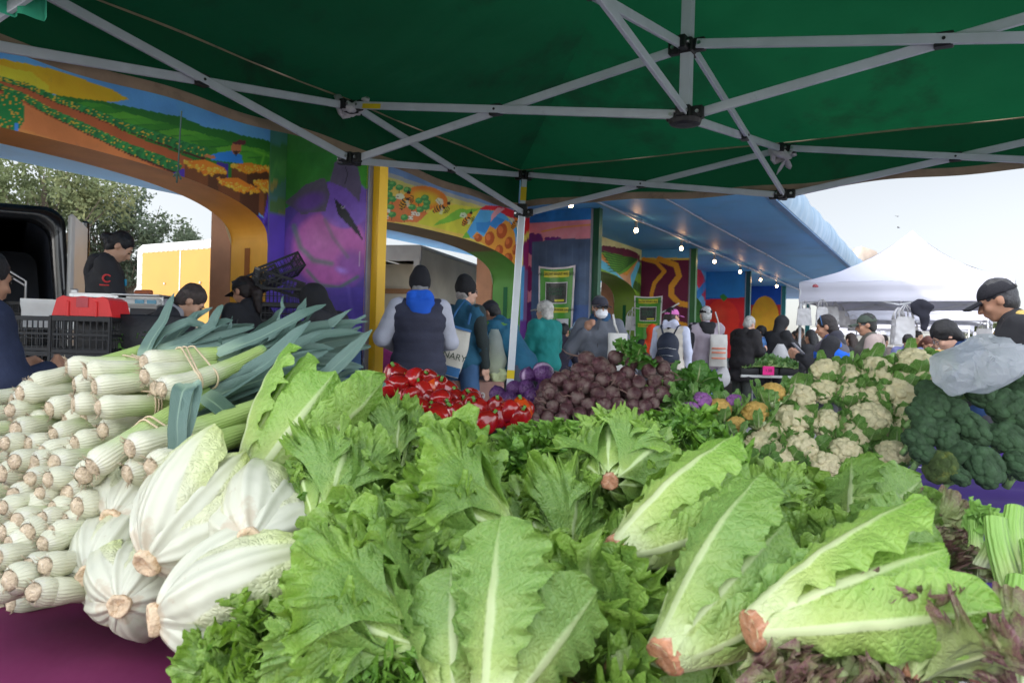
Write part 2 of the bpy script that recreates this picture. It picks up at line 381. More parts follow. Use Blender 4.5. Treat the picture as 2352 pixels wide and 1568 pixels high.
def p1(p,tt,Z):
    p.shade(2,.12)
    p.poly(zA([(-800,-200),(0,120),(330,190),(700,320),(790,375),(700,392),(580,385),(330,345),(-800,300)]),(214,160,22),wob=2)
    p.poly(zA([(-800,100),(0,165),(200,210),(300,290),(320,350),(0,250),(-800,200)]),(232,184,40),wob=3)
    hills=[([(300,350),(420,355),(640,390),(900,440),(1100,480),(1250,540),(1400,570),(1600,620),(1780,670),(1950,750),(2040,800),(2000,1100),(600,900)],(38,105,34))]
    p.poly(zA(hills[0][0]),hills[0][1],wob=2)
    for i in range(13):
        x=520+i*118;y=375+i*33
        p.poly(zA([(x-140,y+30),(x,y+10),(x+150,y+45),(x+230,y+120),(x+60,y+150),(x-100,y+110)]),[(66,140,38),(46,120,32),(88,160,44)][i%3],.8,wob=3)
        p.line(zA([(x-60,y+60),(x+60,y+55),(x+170,y+110)]),3.5,(28,88,34),.8,soft=True)
    for i in range(6):
        x=1560+i*80;y=690+i*30;p.line(zA([(x,y),(x+60,y+20),(x+20,y+150)]),6,(106,176,50),.6,soft=True)
    p.poly(zA([(-800,-40),(0,262),(240,335),(500,430),(800,590),(1050,690),(1180,740),(1140,830),(1050,830),(600,700),(0,600),(-800,500)]),(164,84,44),wob=2)
    p.poly(zA([(-800,100),(60,350),(300,480),(600,620),(900,760),(1000,820),(600,720),(0,600),(-800,500)]),(190,112,60),wob=3)
    p.poly(zA([(-800,400),(150,560),(400,640),(1060,830),(1040,850),(-800,700)]),(196,128,64),.7)
    def bushes(pts,w0,w1):
        for i in range(len(pts)-1):
            n=9
            for j in range(n):
                f=(i+j/n)/(len(pts)-1);x=pts[i][0]+(pts[i+1][0]-pts[i][0])*j/n;y=pts[i][1]+(pts[i+1][1]-pts[i][1])*j/n;w_=w0+(w1-w0)*f
                X_,Y_=zA([(x,y)])[0]
                p.line([(X_,Y_),(X_+2,Y_+w_*1.0)],w_*.5,(66,34,24))
        for i in range(len(pts)-1):
            n=9
            for j in range(n):
                f=(i+j/n)/(len(pts)-1);x=pts[i][0]+(pts[i+1][0]-pts[i][0])*j/n;y=pts[i][1]+(pts[i+1][1]-pts[i][1])*j/n;w_=w0+(w1-w0)*f
                X_,Y_=zA([(x,y)])[0]
                p.ell(X_,Y_,w_*1.0,w_*.78,[(34,110,54),(44,128,58),(26,96,48)][(i+j)%3])
                for q in range(4): p.ell(X_+R_.uniform(-1,1)*w_*.8,Y_+R_.uniform(-.6,.6)*w_,1.6,1.6,(220,160,40))
                p.ell(X_+2,Y_-w_*.5,w_*.5,w_*.2,(86,168,84),al=.6,soft=1)
    bushes([(-120,215),(0,245),(160,290),(350,375),(560,450),(760,535),(950,600),(1120,660),(1260,700)],5,15)
    bushes([(-120,265),(0,295),(130,350),(270,430),(440,510),(610,590),(780,670),(940,730),(1090,790)],7,15)
    p.ell(*zA([(60,450)])[0],34,46,(20,112,52),rot=-8)
    for q in range(40):
        a=R_.uniform(0,6.28);r=R_.random()**.5;X_,Y_=zA([(60,450)])[0];p.ell(X_+30*r*math.cos(a),Y_+42*r*math.sin(a),2.2,2.2,(236,140,40))
    p.line(zA([(100,530),(100,570)]),9,(60,120,190));p.line(zA([(60,540),(60,560)]),5,(90,60,40))
    # truck bed, boxes of oranges, picker
    p.poly(zA([(1290,715),(1340,700),(1430,690),(1480,720),(1490,770),(1290,745)]),(40,120,196))
    p.ell(*zA([(1448,672)])[0],12,15,(176,108,66),rot=10);p.poly(zA([(1425,690),(1470,690),(1445,720)]),(60,34,26))
    p.poly(zA([(1425,640),(1470,620),(1505,630),(1500,655),(1440,650)]),(92,44,48));p.line(zA([(1260,720),(1310,730)]),7,(176,108,66))
    p.poly(zA([(1050,830),(1120,795),(1360,900),(1620,1110),(1680,1180),(1720,1400),(1640,1400),(1640,1250),(1560,1080),(1400,970),(1250,915)]),(72,46,150))
    p.poly(zA([(1330,755),(1400,770),(1400,860),(1330,800)]),(60,40,130))
    def box(a,b_,c,h,col):
        (x1,y1),(x2,y2),(x3,y3)=zA([a,b_,c])
        p.poly([(x1,y1),(x2,y2),(x2,y2+h),(x1,y1+h*.95)],col);p.poly([(x2,y2),(x3,y3),(x3,y3+h),(x2,y2+h)],tuple(int(v*.72) for v in col))
        p.poly([(x1,y1),(x2,y2),(x3,y3),(x3-4,y3-8),((x1+x3)/2,min(y1,y3)-10),(x1+3,y1-8)],(226,116,26))
        n=46
        for q in range(n):
            f=R_.random();g=R_.random();X_=x1+(x3-x1)*f;Y_=y1+(y3-y1)*f+(y2-(y1+y3)/2)*math.sin(3.1*f)*g-R_.random()*8
            p.ell(X_,Y_,4.4,4.2,[(240,140,26),(246,156,44),(228,112,24)][q%3]);p.ell(X_-1.5,Y_-2,2,1.5,(252,190,90),al=.7)
    box((1420,790),(1510,830),(1650,810),40,(104,58,26));box((1560,890),(1620,940),(1700,900),60,(118,70,32))
    box((1130,770),(1275,835),(1390,820),44,(110,62,28));box((1335,880),(1470,945),(1585,940),54,(104,58,26))
    p.poly(zA([(1640,960),(1760,850),(1880,870),(1780,1000),(1800,1200),(1660,1230),(1610,1120)]),(70,40,140))
    p.poly(zA([(1655,980),(1770,985),(1765,1160),(1640,1110)]),(104,58,30));p.poly(zA([(1640,1090),(1760,1040),(1765,1160)]),(176,100,40))
    p.line(zA([(1610,1140),(1660,975),(1800,990)]),5,(90,70,180));p.ell(*zA([(1640,1140)])[0],6,3,(40,26,90))
    p.poly([(600,520),(700,520),(700,900),(600,900)],(84,70,168),.9)
    p.put((tt[:,None]>5.19)&(Z<2.3),(92,70,170));p.put((tt[:,None]>5.19)&(Z>2.3),(58,110,60),.8)
    p.shade(5,.1,4)
wall_strip(-.6,5.74,.0125,78,'mural_wall',p1)
def bee(p,x,y,s,a):
    ca,sa=math.cos(a),math.sin(a);T=lambda L:[(x+s*(q*ca-r*sa),y+s*(q*sa+r*ca)) for q,r in L]
    p.poly(T([(-3,-3),(-10,-16),(-2,-20),(6,-14),(6,-3)]),(196,204,180),.75);p.line(T([(0,-3),(-5,-17)]),.9,(60,60,50))
    for i in range(9):
        f=i/8;c=T([(-18+f*22,4-3*f+5*(f-.5)**2)])[0];r=(2+5.5*math.sin(.4+2.2*f))*s;p.ell(c[0],c[1],r*.55,r,(36,22,14) if i%2==0 else (226,134,30),rot=math.degrees(a)-12)
    c=T([(9,-2)])[0];p.ell(c[0],c[1],5.5*s,5*s,(206,116,28));c=T([(16,-3)])[0];p.ell(c[0],c[1],3.6*s,3.6*s,(40,28,20))
    for q in (4,8,12): p.line(T([(q,3),(q+3,9),(q-3,15)]),1.4*s,(30,20,14))
    p.line(T([(17,-5),(24,-8)]),1,(30,20,14));p.poly(T([(-1,2),(-9,13),(-3,16),(3,5)]),(190,200,170),.6)
def p2(p,tt,Z):
    T=tt[:,None]+0*Z
    p.c[:]=srgb(104,132,170);p.put((Z<3.0),(176,178,96));p.put((Z<2.93),(222,178,70))
    p.put(Z<3.05,(200,180,90),.4);p.shade(3,.15,2)
    p.ell(*zB([(700,450)])[0],48,26,(226,112,30),rot=12);p.ell(*zB([(690,450)])[0],40,20,(240,168,34),rot=12,soft=.6)
    p.poly(zB([(150,400),(330,420),(560,520),(720,620),(620,700),(200,700)]),(198,108,54),wob=2)
    for x,y in [(300,300),(350,310),(310,350),(310,415),(350,465),(280,490),(420,345),(500,370),(330,545),(550,545),(620,480),(680,450),(700,500),(630,570),(690,545),(470,650),(345,620)]:
        X_,Y_=zB([(x,y)])[0];p.line([(X_,Y_),(X_-1,Y_+12)],1.6,(80,50,30));p.ell(X_,Y_,9,7,(58,128,62));p.ell(X_-2,Y_-2,5,3,(110,170,90),al=.7)
    for x,y in [(270,540),(305,585),(285,650),(560,610),(605,618),(535,655)]:
        X_,Y_=zB([(x,y)])[0];p.poly([(X_-5,Y_-4),(X_+5,Y_-4),(X_+5,Y_+4),(X_-5,Y_+4)],(226,206,180));p.line([(X_-5,Y_),(X_+5,Y_)],1,(150,60,40))
    p.poly(zB([(610,700),(760,560),(1000,520),(1280,560),(1200,640),(1100,830),(620,720)]),(188,184,52));p.poly(zB([(760,740),(1000,570),(1250,560),(1100,640),(860,720)]),(110,170,50),wob=2)
    p.poly(zB([(1100,800),(1060,860),(1180,860),(1180,760)]),(96,160,50))
    p.poly(zB([(1110,800),(1200,640),(1250,560),(1480,600),(1620,760),(1620,1200),(1350,920),(1150,860)]),(72,150,206),wob=1)
    p.poly(zB([(1200,700),(1320,700),(1400,640),(1560,700),(1500,780),(1300,820),(1210,780)]),(30,110,180),.7)
    p.poly(zB([(1230,570),(1300,530),(1450,535),(1620,590),(1700,640),(1860,660),(1700,830),(1650,760),(1560,660),(1420,580)]),(190,34,44))
    p.poly(zB([(1350,700),(1360,620),(1420,550),(1500,560),(1420,620)]),(222,140,146))
    p.poly(zB([(1165,850),(1210,795),(1280,850),(1345,735),(1400,770),(1500,680),(1550,700),(1600,820),(1620,1200),(1400,1000)]),(222,140,50))
    for x,y,rx,ry in [(1225,860,9,9),(1340,865,11,16),(1465,790,12,18),(1535,910,9,14),(1438,990,9,14),(1530,1070,10,13),(1600,980,6,12)]:
        X_,Y_=zB([(x,y)])[0];p.ell(X_,Y_,rx,ry,(160,72,30),rot=12);p.ell(X_-3,Y_-3,rx*.5,ry*.5,(210,120,60),al=.6)
    for x,y,s,a in [(475,470,1.15,-.9),(850,540,1.1,-.25),(1110,660,.95,-.75),(1600,700,.8,-.9)]:
        X_,Y_=zB([(x,y)])[0];bee(p,X_,Y_,s,a)
    p.put((T>10.19)&(Z<2.3),(74,140,190));p.put((T>10.19)&(Z<1.5),(90,50,120))
    p.poly(zC([(90,430),(130,400),(180,350),(200,420),(140,600),(160,700),(90,600)]),(112,24,84),wob=2)
    p.put((T>10.3)&(Z>1.5)&(Z<2.7),(128,30,80),.7)
    # next bay: vineyard rows
    m=T>10.74
    p.put(m,(222,190,130));p.put(m&(Z<2.95),(84,26,50));
    q=T>10.74
    for k in range(14):
        p.put(m&(Z<2.86)&((np.sin(T*3.2+Z*16+k*.0)>0)),(120,160,50));
    p.put(m&(Z<2.86)&(np.sin(T*3.2+Z*16)<=0),(60,92,34))
    p.poly(zC([(700,480),(760,560),(850,660),(960,700),(1050,570),(1070,600),(1010,780),(1000,900),(880,700),(700,620)]),(90,170,196))
    p.poly(zC([(715,500),(740,500),(850,640),(920,670),(1010,590),(1060,560),(990,700),(1000,800),(900,700),(800,600),(715,550)]),(206,130,50),.8)
    p.poly(zC([(760,480),(1060,560),(960,660),(900,690),(830,640)]),(86,140,48))
    for k in range(9): p.line(zC([(740+k*10,470+k*24),(900,520+k*18),(1050,560)]),2.2,(36,80,30),.9)
    p.poly(zC([(700,450),(800,450),(930,470),(1000,490),(1065,520),(1060,560),(950,535),(700,480)]),(92,26,48),wob=2)
    p.shade(4,.12,6)
wall_strip(5.74,15.74,.0125,66,'mural_wall',p2)
def p3(p,tt,Z):
    T=tt[:,None]+0*Z
    p.put(Z<3.2,(86,150,190));p.put((np.sin(T*2.2+Z*5)>.2),(176,40,60));p.put((np.sin(T*3.2-Z*7)>.6),(40,110,170));p.put((Z<2.2)&(np.sin(T*2)>0),(60,130,70))
wall_strip(15.74,31,.03,40,'mural_wall',p3)
# soffits and jambs
b=MB()
cols=[(206,138,42),(86,116,40),(122,150,60),(70,130,60),(70,130,60),(70,130,60)]
for k,a in enumerate(PIER[:-1]):
    t0,t1=a+.27,a+4.73;s=np.linspace(-1,1,61);s=np.sign(s)*(1-(1-np.abs(s))**2);tt=a+2.5+s*2.23;z=arch(tt);z[0]=z[-1]=2.01
    tt=np.concatenate([[t0],tt,[t1]]);z=np.concatenate([[0],z,[0]])
    if True:
        q=[]
        for d in np.linspace(0,.5,7): q.append(bl(0,PW+d,0)+u*tt[:,None]+np.array([0,0,1.])*z[:,None])
        q=np.array(q);c=np.ones(q.shape)*np.array(srgb(*cols[k]))
        if k==0:
            f=np.clip((z-2.0)/.5,0,1)[None,:,None];c=np.array(srgb(222,160,40))*(1-f)+np.array(srgb(206,132,66))*f+0*c
            c[:,tt<a+2.5]=np.array(srgb(190,120,60))
        if k==1:
            f=(np.clip((z-2.1)/.35,0,1)*(tt<a+4))[None,:,None];c=np.array(srgb(84,140,58))*(1-f)+np.array(srgb(112,90,60))*f+0*c
        c=c*(1+.12*fbm(q,3,3,5))[...,None]
        b.grid(q[::-1],col=np.clip(c,0,1))
b.obj('arch_soffit',MV,bld,smooth=False)
# back face of wall (plain) + wall core top
b=MB();tt=np.arange(-.6,31,.1);zb=arch(tt);k=np.linspace(0,1,6);P=bl(0,PW+.5,0)+u*tt[:,None,None]+np.array([0,0,1.])*(zb[:,None]+(HZ-zb[:,None])*k)[...,None]
b.grid(P[::-1]);b.obj('rear_wall_face',mat('rear_paint',srgb(196,186,160),.8),bld,smooth=False)
# grooves in jambs (expansion slots)
for k,c in ((1,(150,86,20)),(2,(14,92,50)),(3,(20,90,50))):
    b=MB();b.box(bl(PIER[k]-.272,PW+.27,.99),(.006,.07,1.98),np.stack([u,nn,[0,0,1]],1));b.obj('jamb_slot',mat('slot%d'%k,srgb(*c),.7),bld,smooth=False)
for k in range(1,6):
    b=MB();b.box(bl(PIER[k]-.1,PW+.66,1.4),(.34,.3,2.8),np.stack([u,nn,[0,0,1]],1),bev=.01);b.obj('rear_column',mat('rear_column_paint',srgb(176,124,92),.7,.15,4),bld,smooth=False)
# fin walls
def fin(k,painter,dt=.0125):
    a=PIER[k];nx=max(3,int(1.06/dt));nz=max(6,int(3.15/dt))
    pp=np.linspace(PW-.002,PP+.06,nx);Z=np.linspace(0,HZ-.002,nz)
    P=bl(a-.06,0,0)+nn*pp[:,None,None]+np.array([0,0,1.])*Z[None,:,None]
    pa=Paint(P,(90,150,200));painter(pa,pp[:,None]+0*P[...,0],P[...,2]);b=MB();b.grid(P,col=np.clip(pa.c*1.3,0,.8))
    o=b.obj('side_mural',MV,bld,smooth=False)
    b=MB();b.box(bl(a+.003,(PW+PP+.06)/2,HZ/2),(.118,1.06,HZ-.01),np.stack([u,nn,[0,0,1]],1));b.obj('side_wall',mat('side_wall_paint',srgb(150,150,160),.8),bld,smooth=False)
def f1(p,pp,Z):
    p.c[:]=srgb(84,66,142);p.put(Z>2.6,(56,120,50));p.put((Z>2.5)&(pp<4.85),(66,150,44));p.poly(zA([(1650,700),(2080,700),(2040,800),(1900,1000),(1700,1050)]),(50,120,46))
    p.poly(zA([(2260,760),(2180,745),(2180,900),(2260,900)]),(60,140,40))
    p.ell(*zA([(2010,1280)])[0],106,118,(110,70,150),rot=12,soft=.06);p.ell(*zA([(2020,1290)])[0],92,92,(168,88,156),rot=15,soft=.16)
    p.ell(*zA([(2110,1010)])[0],62,60,(112,80,168),rot=35,soft=.08)
    p.ell(*zA([(1960,1240)])[0],66,62,(170,98,158),rot=10,soft=.8);p.ell(*zA([(2150,1380)])[0],44,40,(134,78,152),soft=.5)
    p.poly(zA([(1740,1010),(1860,900),(1990,850),(2020,960),(1990,1060),(1850,1080)]),(86,80,96),wob=2);p.ell(*zA([(1900,1000)])[0],46,24,(100,66,146),rot=-20,soft=.5,al=.9)
    p.poly(zA([(2050,760),(2110,720),(2190,780),(2215,900),(2200,1000),(2120,920),(2020,880)]),(92,82,104));p.line(zA([(2100,740),(2130,830),(2110,900)]),2,(50,46,60))
    p.poly(zA([(2045,975),(2130,1060),(2190,1160),(2230,1245),(2150,1160),(2070,1080)]),(28,32,40));X_,Y_=zA([(2100,1032)])[0];p.ell(X_,Y_,4,3.4,(150,150,150));p.ell(X_,Y_,2,2,(30,30,30))
    p.line(zA([(1800,1150),(1840,1280),(1920,1360),(2030,1380)]),14,(84,112,100),.75,soft=True)
    p.line(zA([(1880,1420),(1960,1510),(2080,1525),(2190,1460)]),9,(78,110,96),.8,soft=True)
    p.line(zA([(1990,1110),(2040,1220),(2130,1340)]),10,(106,104,112),.6,soft=True);p.line(zA([(2205,1310),(2200,1390)]),3,(190,170,190),.7)
    p.ell(*zA([(2090,1420)])[0],20,10,(160,120,200),rot=20,soft=.8)
    p.put((p.y>660),(84,66,160),.85);p.line([(730,700),(760,770),(770,840)],12,(60,50,140),.6,soft=True);p.line([(800,660),(815,760),(800,850)],10,(110,90,180),.5,soft=True)
    p.shade(4,.22,9);p.shade(30,.07,2)
fin(1,f1)
def f2(p,pp,Z):
    p.c[:]=srgb(36,110,176);p.put(p.y>508+.06*(1290-p.x),(206,128,140),1);p.line([(1245,532),(1290,522),(1360,516)],4,(224,140,50),soft=True)
    p.shade(6,.1,1)
    p.ell(1222,560,12,26,(92,34,104));p.ell(1236,552,11,16,(92,34,104));p.ell(1216,640,9,30,(120,28,80))
    for x in (1258,1270,1282): p.ell(x,549,7,5,(92,34,104))
    p.poly([(1200,700),(1224,690),(1224,900),(1190,900)],(90,34,90))
    p.poly([(1222,556),(1290,549),(1358,547),(1356,900),(1218,900)],(66,84,112))
    for k in range(9): p.line([(1225+k*15,560),(1222+k*15,860)],2.5,(50,66,92) if k%2 else (92,110,134),.35,soft=True)
    p.put((p.y>700)&(p.x>1300)&(p.x<1358),(44,76,140),.5);p.shade(9,.16,3)
fin(2,f2)
def f3(p,pp,Z):
    p.c[:]=srgb(92,20,52);p.put(p.y<597,(220,170,70));p.put(p.y<592,(88,150,190))
    p.line(zC([(1100,560),(1200,585),(1275,660),(1190,760),(1165,850),(1175,930)]),9,(222,140,40));p.line(zC([(1230,560),(1370,610),(1395,700),(1330,790),(1330,860),(1400,930),(1500,950)]),13,(222,140,40))
    p.poly(zC([(1000,1020),(1060,1120),(1060,1250),(1000,1200)]),(206,130,50));p.line(zC([(1340,1080),(1500,1120)]),9,(222,140,40));p.shade(5,.08)
fin(3,f3,.014)
def f4(p,pp,Z):
    p.c[:]=srgb(40,120,180);p.put(p.y>683,(28,92,168));p.put(p.y>686+.05*(1650-p.x),(190,28,34));p.ell(1658,735,40,48,(216,44,28));p.ell(1650,722,24,26,(226,60,36),soft=.6);p.poly([(1652,680),(1662,674),(1672,684),(1662,692)],(50,120,40))
    p.put(p.x<1613,(30,110,110));p.shade(3,.1)
fin(4,f4,.018)
def f5(p,pp,Z):
    p.c[:]=srgb(16,72,160);p.put(p.y<650,(50,130,190));p.put(p.y>700,(180,40,40));p.ell(1757,730,32,50,(222,150,34));p.shade(3,.1)
fin(5,f5,.02)
# posts
PCOL=[(226,176,20),(226,176,20),(34,90,62),(70,130,76),(40,96,100),(60,150,150),(60,150,150)]
for k in range(0,7):
    b=MB();c=bl(PIER[k],PP,0);Rm=np.stack([u,nn,[0,0,1]],1)
    wd=.13
    b.box(c+[0,0,HZ/2],(.008,wd,HZ),Rm)
    for sg in(-1,1): b.box(c+nn*sg*(wd/2+.005)+[0,0,HZ/2],(.12,.01,HZ-.004),Rm,bev=.002)
    b.box(c+[0,0,.01],(.25,.25,.02),Rm)
    b.obj('post',mat('post_paint%d'%k,srgb(*PCOL[k]),.45,.06,3,.05,dirt=((.05,.04,.03),25,.66,.5)),bld,smooth=False)
# roof: ceiling slab, beams, fascia, conduit
b=MB();c=bl(14,(PE+PB)/2,HZ+.15);b.box(c,(36,PB-PE,.3),Rm)
b.obj('roof',mat('ceiling_paint',srgb(92,168,226),.5,.12,.8,.05,4,dirt=((.08,.22,.42),.9,.55,.35)),bld,smooth=False)
b=MB();tt=np.linspace(-4,32,400)
zt=HZ+.36+.05*noise(np.stack([tt,tt*0,tt*0],1),1.4)+.02*noise(np.stack([tt,tt*0,tt*0],1),6)
rows=[];cc=[]
for f in np.linspace(0,1,9):
    q=bl(0,PE-.12-.05*math.sin(f*3.1),0)+u*tt[:,None];q=q+np.array([0,0,1.])*(HZ-.03+(zt-HZ+.03)*f)[:,None];rows.append(q)
    st=.5+.5*noise(np.stack([tt*14,np.full_like(tt,f*1.2),tt*0],1));cc.append(np.array(srgb(118,150,178))*(1-st[:,None]*.5)+np.array(srgb(196,208,214))*st[:,None]*.5)
b.grid(np.array(rows),col=np.array(cc));rr=np.array(rows)-nn*(-.02);b.grid(rr[::-1],col=np.array(cc))
b.obj('roof_fascia',MV,bld)
b=MB();b.box(bl(14,PE-.06,HZ-.02),(36,.1,.06),Rm);b.obj('roof_edge_trim',mat('trim_blue',srgb(86,130,176),.5),bld,smooth=False)
for p_,r in ((PP-.32,.022),(PP-1.25,.014)):
    b=MB();q=np.array([bl(t_,p_,HZ-.05+.006*math.sin(t_*2)) for t_ in np.linspace(3,31,60)]);b.tube(q,r,8)
    for t_ in np.arange(4,31,2.5): b.tube([bl(t_-.06,p_,HZ-.05),bl(t_+.06,p_,HZ-.05)],r*1.5,8)
    b.obj('conduit',mat('galvanised',srgb(150,160,176),.35,.1,8,metal=.6),bld)
# bulbs
ML=mat('bulb_socket',(.35,.35,.36),.5);ME=emit('bulb_glow',(1.,.55,.25),14.)
pl=[(1311,484),(1461,534),(1565,572),(1641,600),(1700,621),(1747,638),(1784,655)];bs=[]
for i,(x,y) in enumerate(pl):
    # on the line at perp PP-.1, height fixed
    xp=(x-1176)+.028*(y-784);pr=PP-.22;cc_=pr*F/.8704;D=cc_/(999-xp);P=at(x,y,D);P[2]=HZ-.19
    th=thing('light_bulb','x','light bulb',P,'bulbs along the arcade ceiling');bs.append(th)
    b=MB();b.lathe([(.001,.13),(.018,.13),(.018,.07),(.024,.065),(.024,.035),(.014,.03)],n=12);b.tube([(0,0,.12),(0,0,.14)],.03,10);b.obj('socket',ML,th)
    b=MB();b.lathe([(.001,-.035),(.016,-.031),(.028,-.018),(.032,0),(.028,.017),(.016,.033),(.013,.04)],n=14);b.obj('bulb',ME,th)
for i,o in enumerate(bs): o['label']=f'lit round bulb under the blue arcade ceiling, {ORD[i]} of the line counting from the left'
def area_of(x,y): pass
# rope hanging with knot
th=MB();q=np.array([at(417,255,3.3),at(414,300,3.3),at(411,350,3.3),at(409,392,3.3),at(402,402,3.3),at(408,412,3.3)]);th.tube(q,.0035,6)
for e in ((398,406),(406,420),(416,412)): th.tube([at(408,394,3.3),at(e[0],e[1],3.3)],.004,6)
th.ell(at(407,400,3.3),(.009,.009,.009))
tag(th.obj('rope',mat('rope_green',srgb(70,90,80),.9)),'thin dark green rope with a knotted end hanging below the canopy hem','rope')
# ================= green pop-up canopy overhead
def G(px,py,zh): # point at given height
    return atz(px,py,zh)
ZT=1.15+.985
def node(px,py,Hpx): # from top node pixel
    D=F*.985/Hpx;P=at(px,py,D);return P
KT=.985
C0=np.array([.558*KT,F*KT/673,0]);A=np.array([-.786*KT,-.000738*F*KT,0]);B_=np.array([1.315*KT,-.000398*F*KT,0])
# regularise to a right angle
A=nrm(A)*1.48;b0=nrm(B_);b0=b0-nrm(A)*(b0@nrm(A));B_=nrm(b0)*1.48
Lg=np.array([.048*KT,F*KT/381,0])
MW=mat('powder_white',srgb(186,190,198),.42,.08,12,.05,dirt=((.12,.11,.1),18,.62,.5));MK=mat('black_plastic',(.012,.012,.013),.5,.2,20)
MG=mat('canopy_green',(.005,.050,.020),.85,.25,2.2,.35,9,trans=.5,tcol=(.004,.066,.024),bdist=.006,dirt=((.016,.020,.013),1.4,.53,.85))
tent=thing('canopy_tent','dark green pop-up canopy overhead on white scissor struts, sheltering the vegetable stall','tent',Lg)
off=-Lg
def NP(i,j,z): return Lg+A*i+B_*j+np.array([0,0,z])
zT,zB=1.15+.985,1.15+.985*.775
b=MB()
nodes={(i,j):None for i in range(3) for j in range(3)}
per=[((0,0),(1,0)),((1,0),(2,0)),((0,0),(0,1)),((0,1),(0,2)),((2,0),(2,1)),((2,1),(2,2)),((0,2),(1,2)),((1,2),(2,2)),((1,0),(1,1)),((0,1),(1,1)),((2,1),(1,1)),((1,2),(1,1))]
Q=lambda V:np.asarray(V)+off
for (a,c) in per:
    d=nrm(NP(*c,0)-NP(*a,0));s_=np.array([-d[1],d[0],0])
    for k,(z0,z1) in enumerate(((zT,zB),(zB,zT))):
        sh=s_*(.011 if k else -.011)
        bb=MB();p0=Q(NP(*a,z0))+sh+d*.035;p1=Q(NP(*c,z1))+sh-d*.035
        bb.bar(p0,p1,.014,.03,bev=.002);bb.obj('strut',MW,tent,smooth=False)
    m=(NP(*a,0)+NP(*c,0))/2;bb=MB();bb.box(Q(m)+[0,0,(zT+zB)/2],(.05,.034,.04),np.stack([d,s_,[0,0,1]],1),bev=.003)
    for sg in (-1,1): bb.tube([Q(m)+s_*.017*sg+[0,0,(zT+zB)/2],Q(m)+s_*.021*sg+[0,0,(zT+zB)/2]],.005,8)
    bb.obj('pivot_bracket',MK,tent,smooth=False)
for (i,j) in nodes:
    for z in (zT,zB):
        bb=MB();c=Q(NP(i,j,z));dd=nrm(A);de=nrm(B_);Rm2=np.stack([dd,de,[0,0,1]],1)
        bb.box(c,(.05,.05,.05),Rm2,bev=.006)
        for v in ((dd,-dd,de,-de)):
            g=np.array([i,j])
            bb.box(c+v*.042,(.04,.028,.042) if abs(v@dd)>.5 else (.028,.04,.042),Rm2,bev=.004);
        if (i,j)==(1,1) and z==zB: bb.tube([c+[0,0,-.02],c+[0,0,-.034],c+[0,0,-.038]],[.055,.05,.03],16)
        for v in (dd,de): 
            for sg in (-1,1):
                w_=np.array([-v[1],v[0],0]);bb.tube([c+v*.045*sg-w_*.022,c+v*.045*sg+w_*.022],.006,8,mi=1)
        bb.obj('joint_bracket',[MK,mat('bolt',(.5,.5,.5),.3,metal=1)],tent,smooth=False)
# centre pole and legs
ZPK=3.02
bb=MB();bb.box(Q(NP(1,1,(zB+ZPK)/2)),(.036,.036,ZPK-zB),Rm2,bev=.003);bb.obj('centre_pole',MW,tent,smooth=False)
MAL=mat('leg_white',srgb(200,205,212),.3,.06,10,.03,metal=.15)
MYE=mat('yellow_tape',srgb(214,186,30),.6)
for (i,j) in ((0,0),(2,0),(0,2),(2,2)):
    lg=MB();cc_=NP(i,j,0)
    lean=np.array([-.045,0,0]) if (i,j)==(0,0) else np.zeros(3)
    top=Q(cc_+[0,0,zT]);bot=Q(cc_+[0,0,0])+lean*2
    f=lambda z:bot+(top-bot)*(z/zT)
    lg.bar(f(1.05),f(zT),.032,.032,up=(0,1,0),bev=.003);lg.bar(f(.0),f(1.9),.042,.042,up=(0,1,0),bev=.004);lg.box(f(.004),(.1,.1,.008))
    lo=lg.obj('leg',MAL,tent,smooth=False)
    if (i,j)==(0,0):
        g=MB();g.bar(f(1.985),f(2.065),.035,.035,up=(0,1,0));g.obj('tape_band',MYE,lo,smooth=False)
        g=MB();g.bar(f(.93),f(.98),.0445,.0445,up=(0,1,0));g.obj('tape_band',MYE,lo,smooth=False)
        g=MB();g.box(f(1.93)+np.array([0,0,0]),(.062,.062,.07),bev=.006);g.obj('slider',MK,lo,smooth=False)
# fabric: four roof panels subdivided, sagging, and valance
peak=NP(1,1,ZPK);ZE=2.19;ov=.05
cor=[(0,0),(2,0),(2,2),(0,2)]
def E(i,j,z): return Lg+A*(i+(i-1)*ov)+B_*(j+(j-1)*ov)+np.array([0,0,z])
b=MB()
for k in range(4):
    a=E(*cor[k],ZE);c=E(*cor[(k+1)%4],ZE);n=64;s=np.linspace(0,1,n)[None,:,None];r=np.linspace(0,1,40)[:,None,None]
    e=a+(c-a)*s;P=e+(peak-e)*r
    sag=-.10*np.sin(np.pi*s)*np.sin(np.pi*np.clip(r,0,1))*(1-r)-.03*np.sin(np.pi*r)
    P=P+sag*np.array([0,0,1.])
    wr=.012*fbm(P,2.2,3,k)+.02*np.exp(-((s[...,0]-.0)**2+(r[...,0])**2)/.02)*np.sin(30*np.arctan2(r[...,0],s[...,0]+.01))+.02*np.exp(-((s[...,0]-1)**2+(r[...,0])**2)/.02)*np.sin(30*np.arctan2(r[...,0],1.01-s[...,0]))
    wr=wr+.012*np.sin(26*np.arctan2(r[...,0]+.02,s[...,0]-.5))*np.exp(-((s[...,0]-.5)**2+r[...,0]**2)/.05)
    P[...,2]+=(wr+.005*fbm(P,13,2,k+3)+.010*fbm(P,4.5,2,k+8))*np.minimum(r[...,0]*6,1)*np.clip(np.minimum(s[...,0],1-s[...,0])*9,0,1)
    b.grid(P+off)
b.obj('roof_cloth',MG,tent)
b=MB();h=MB()
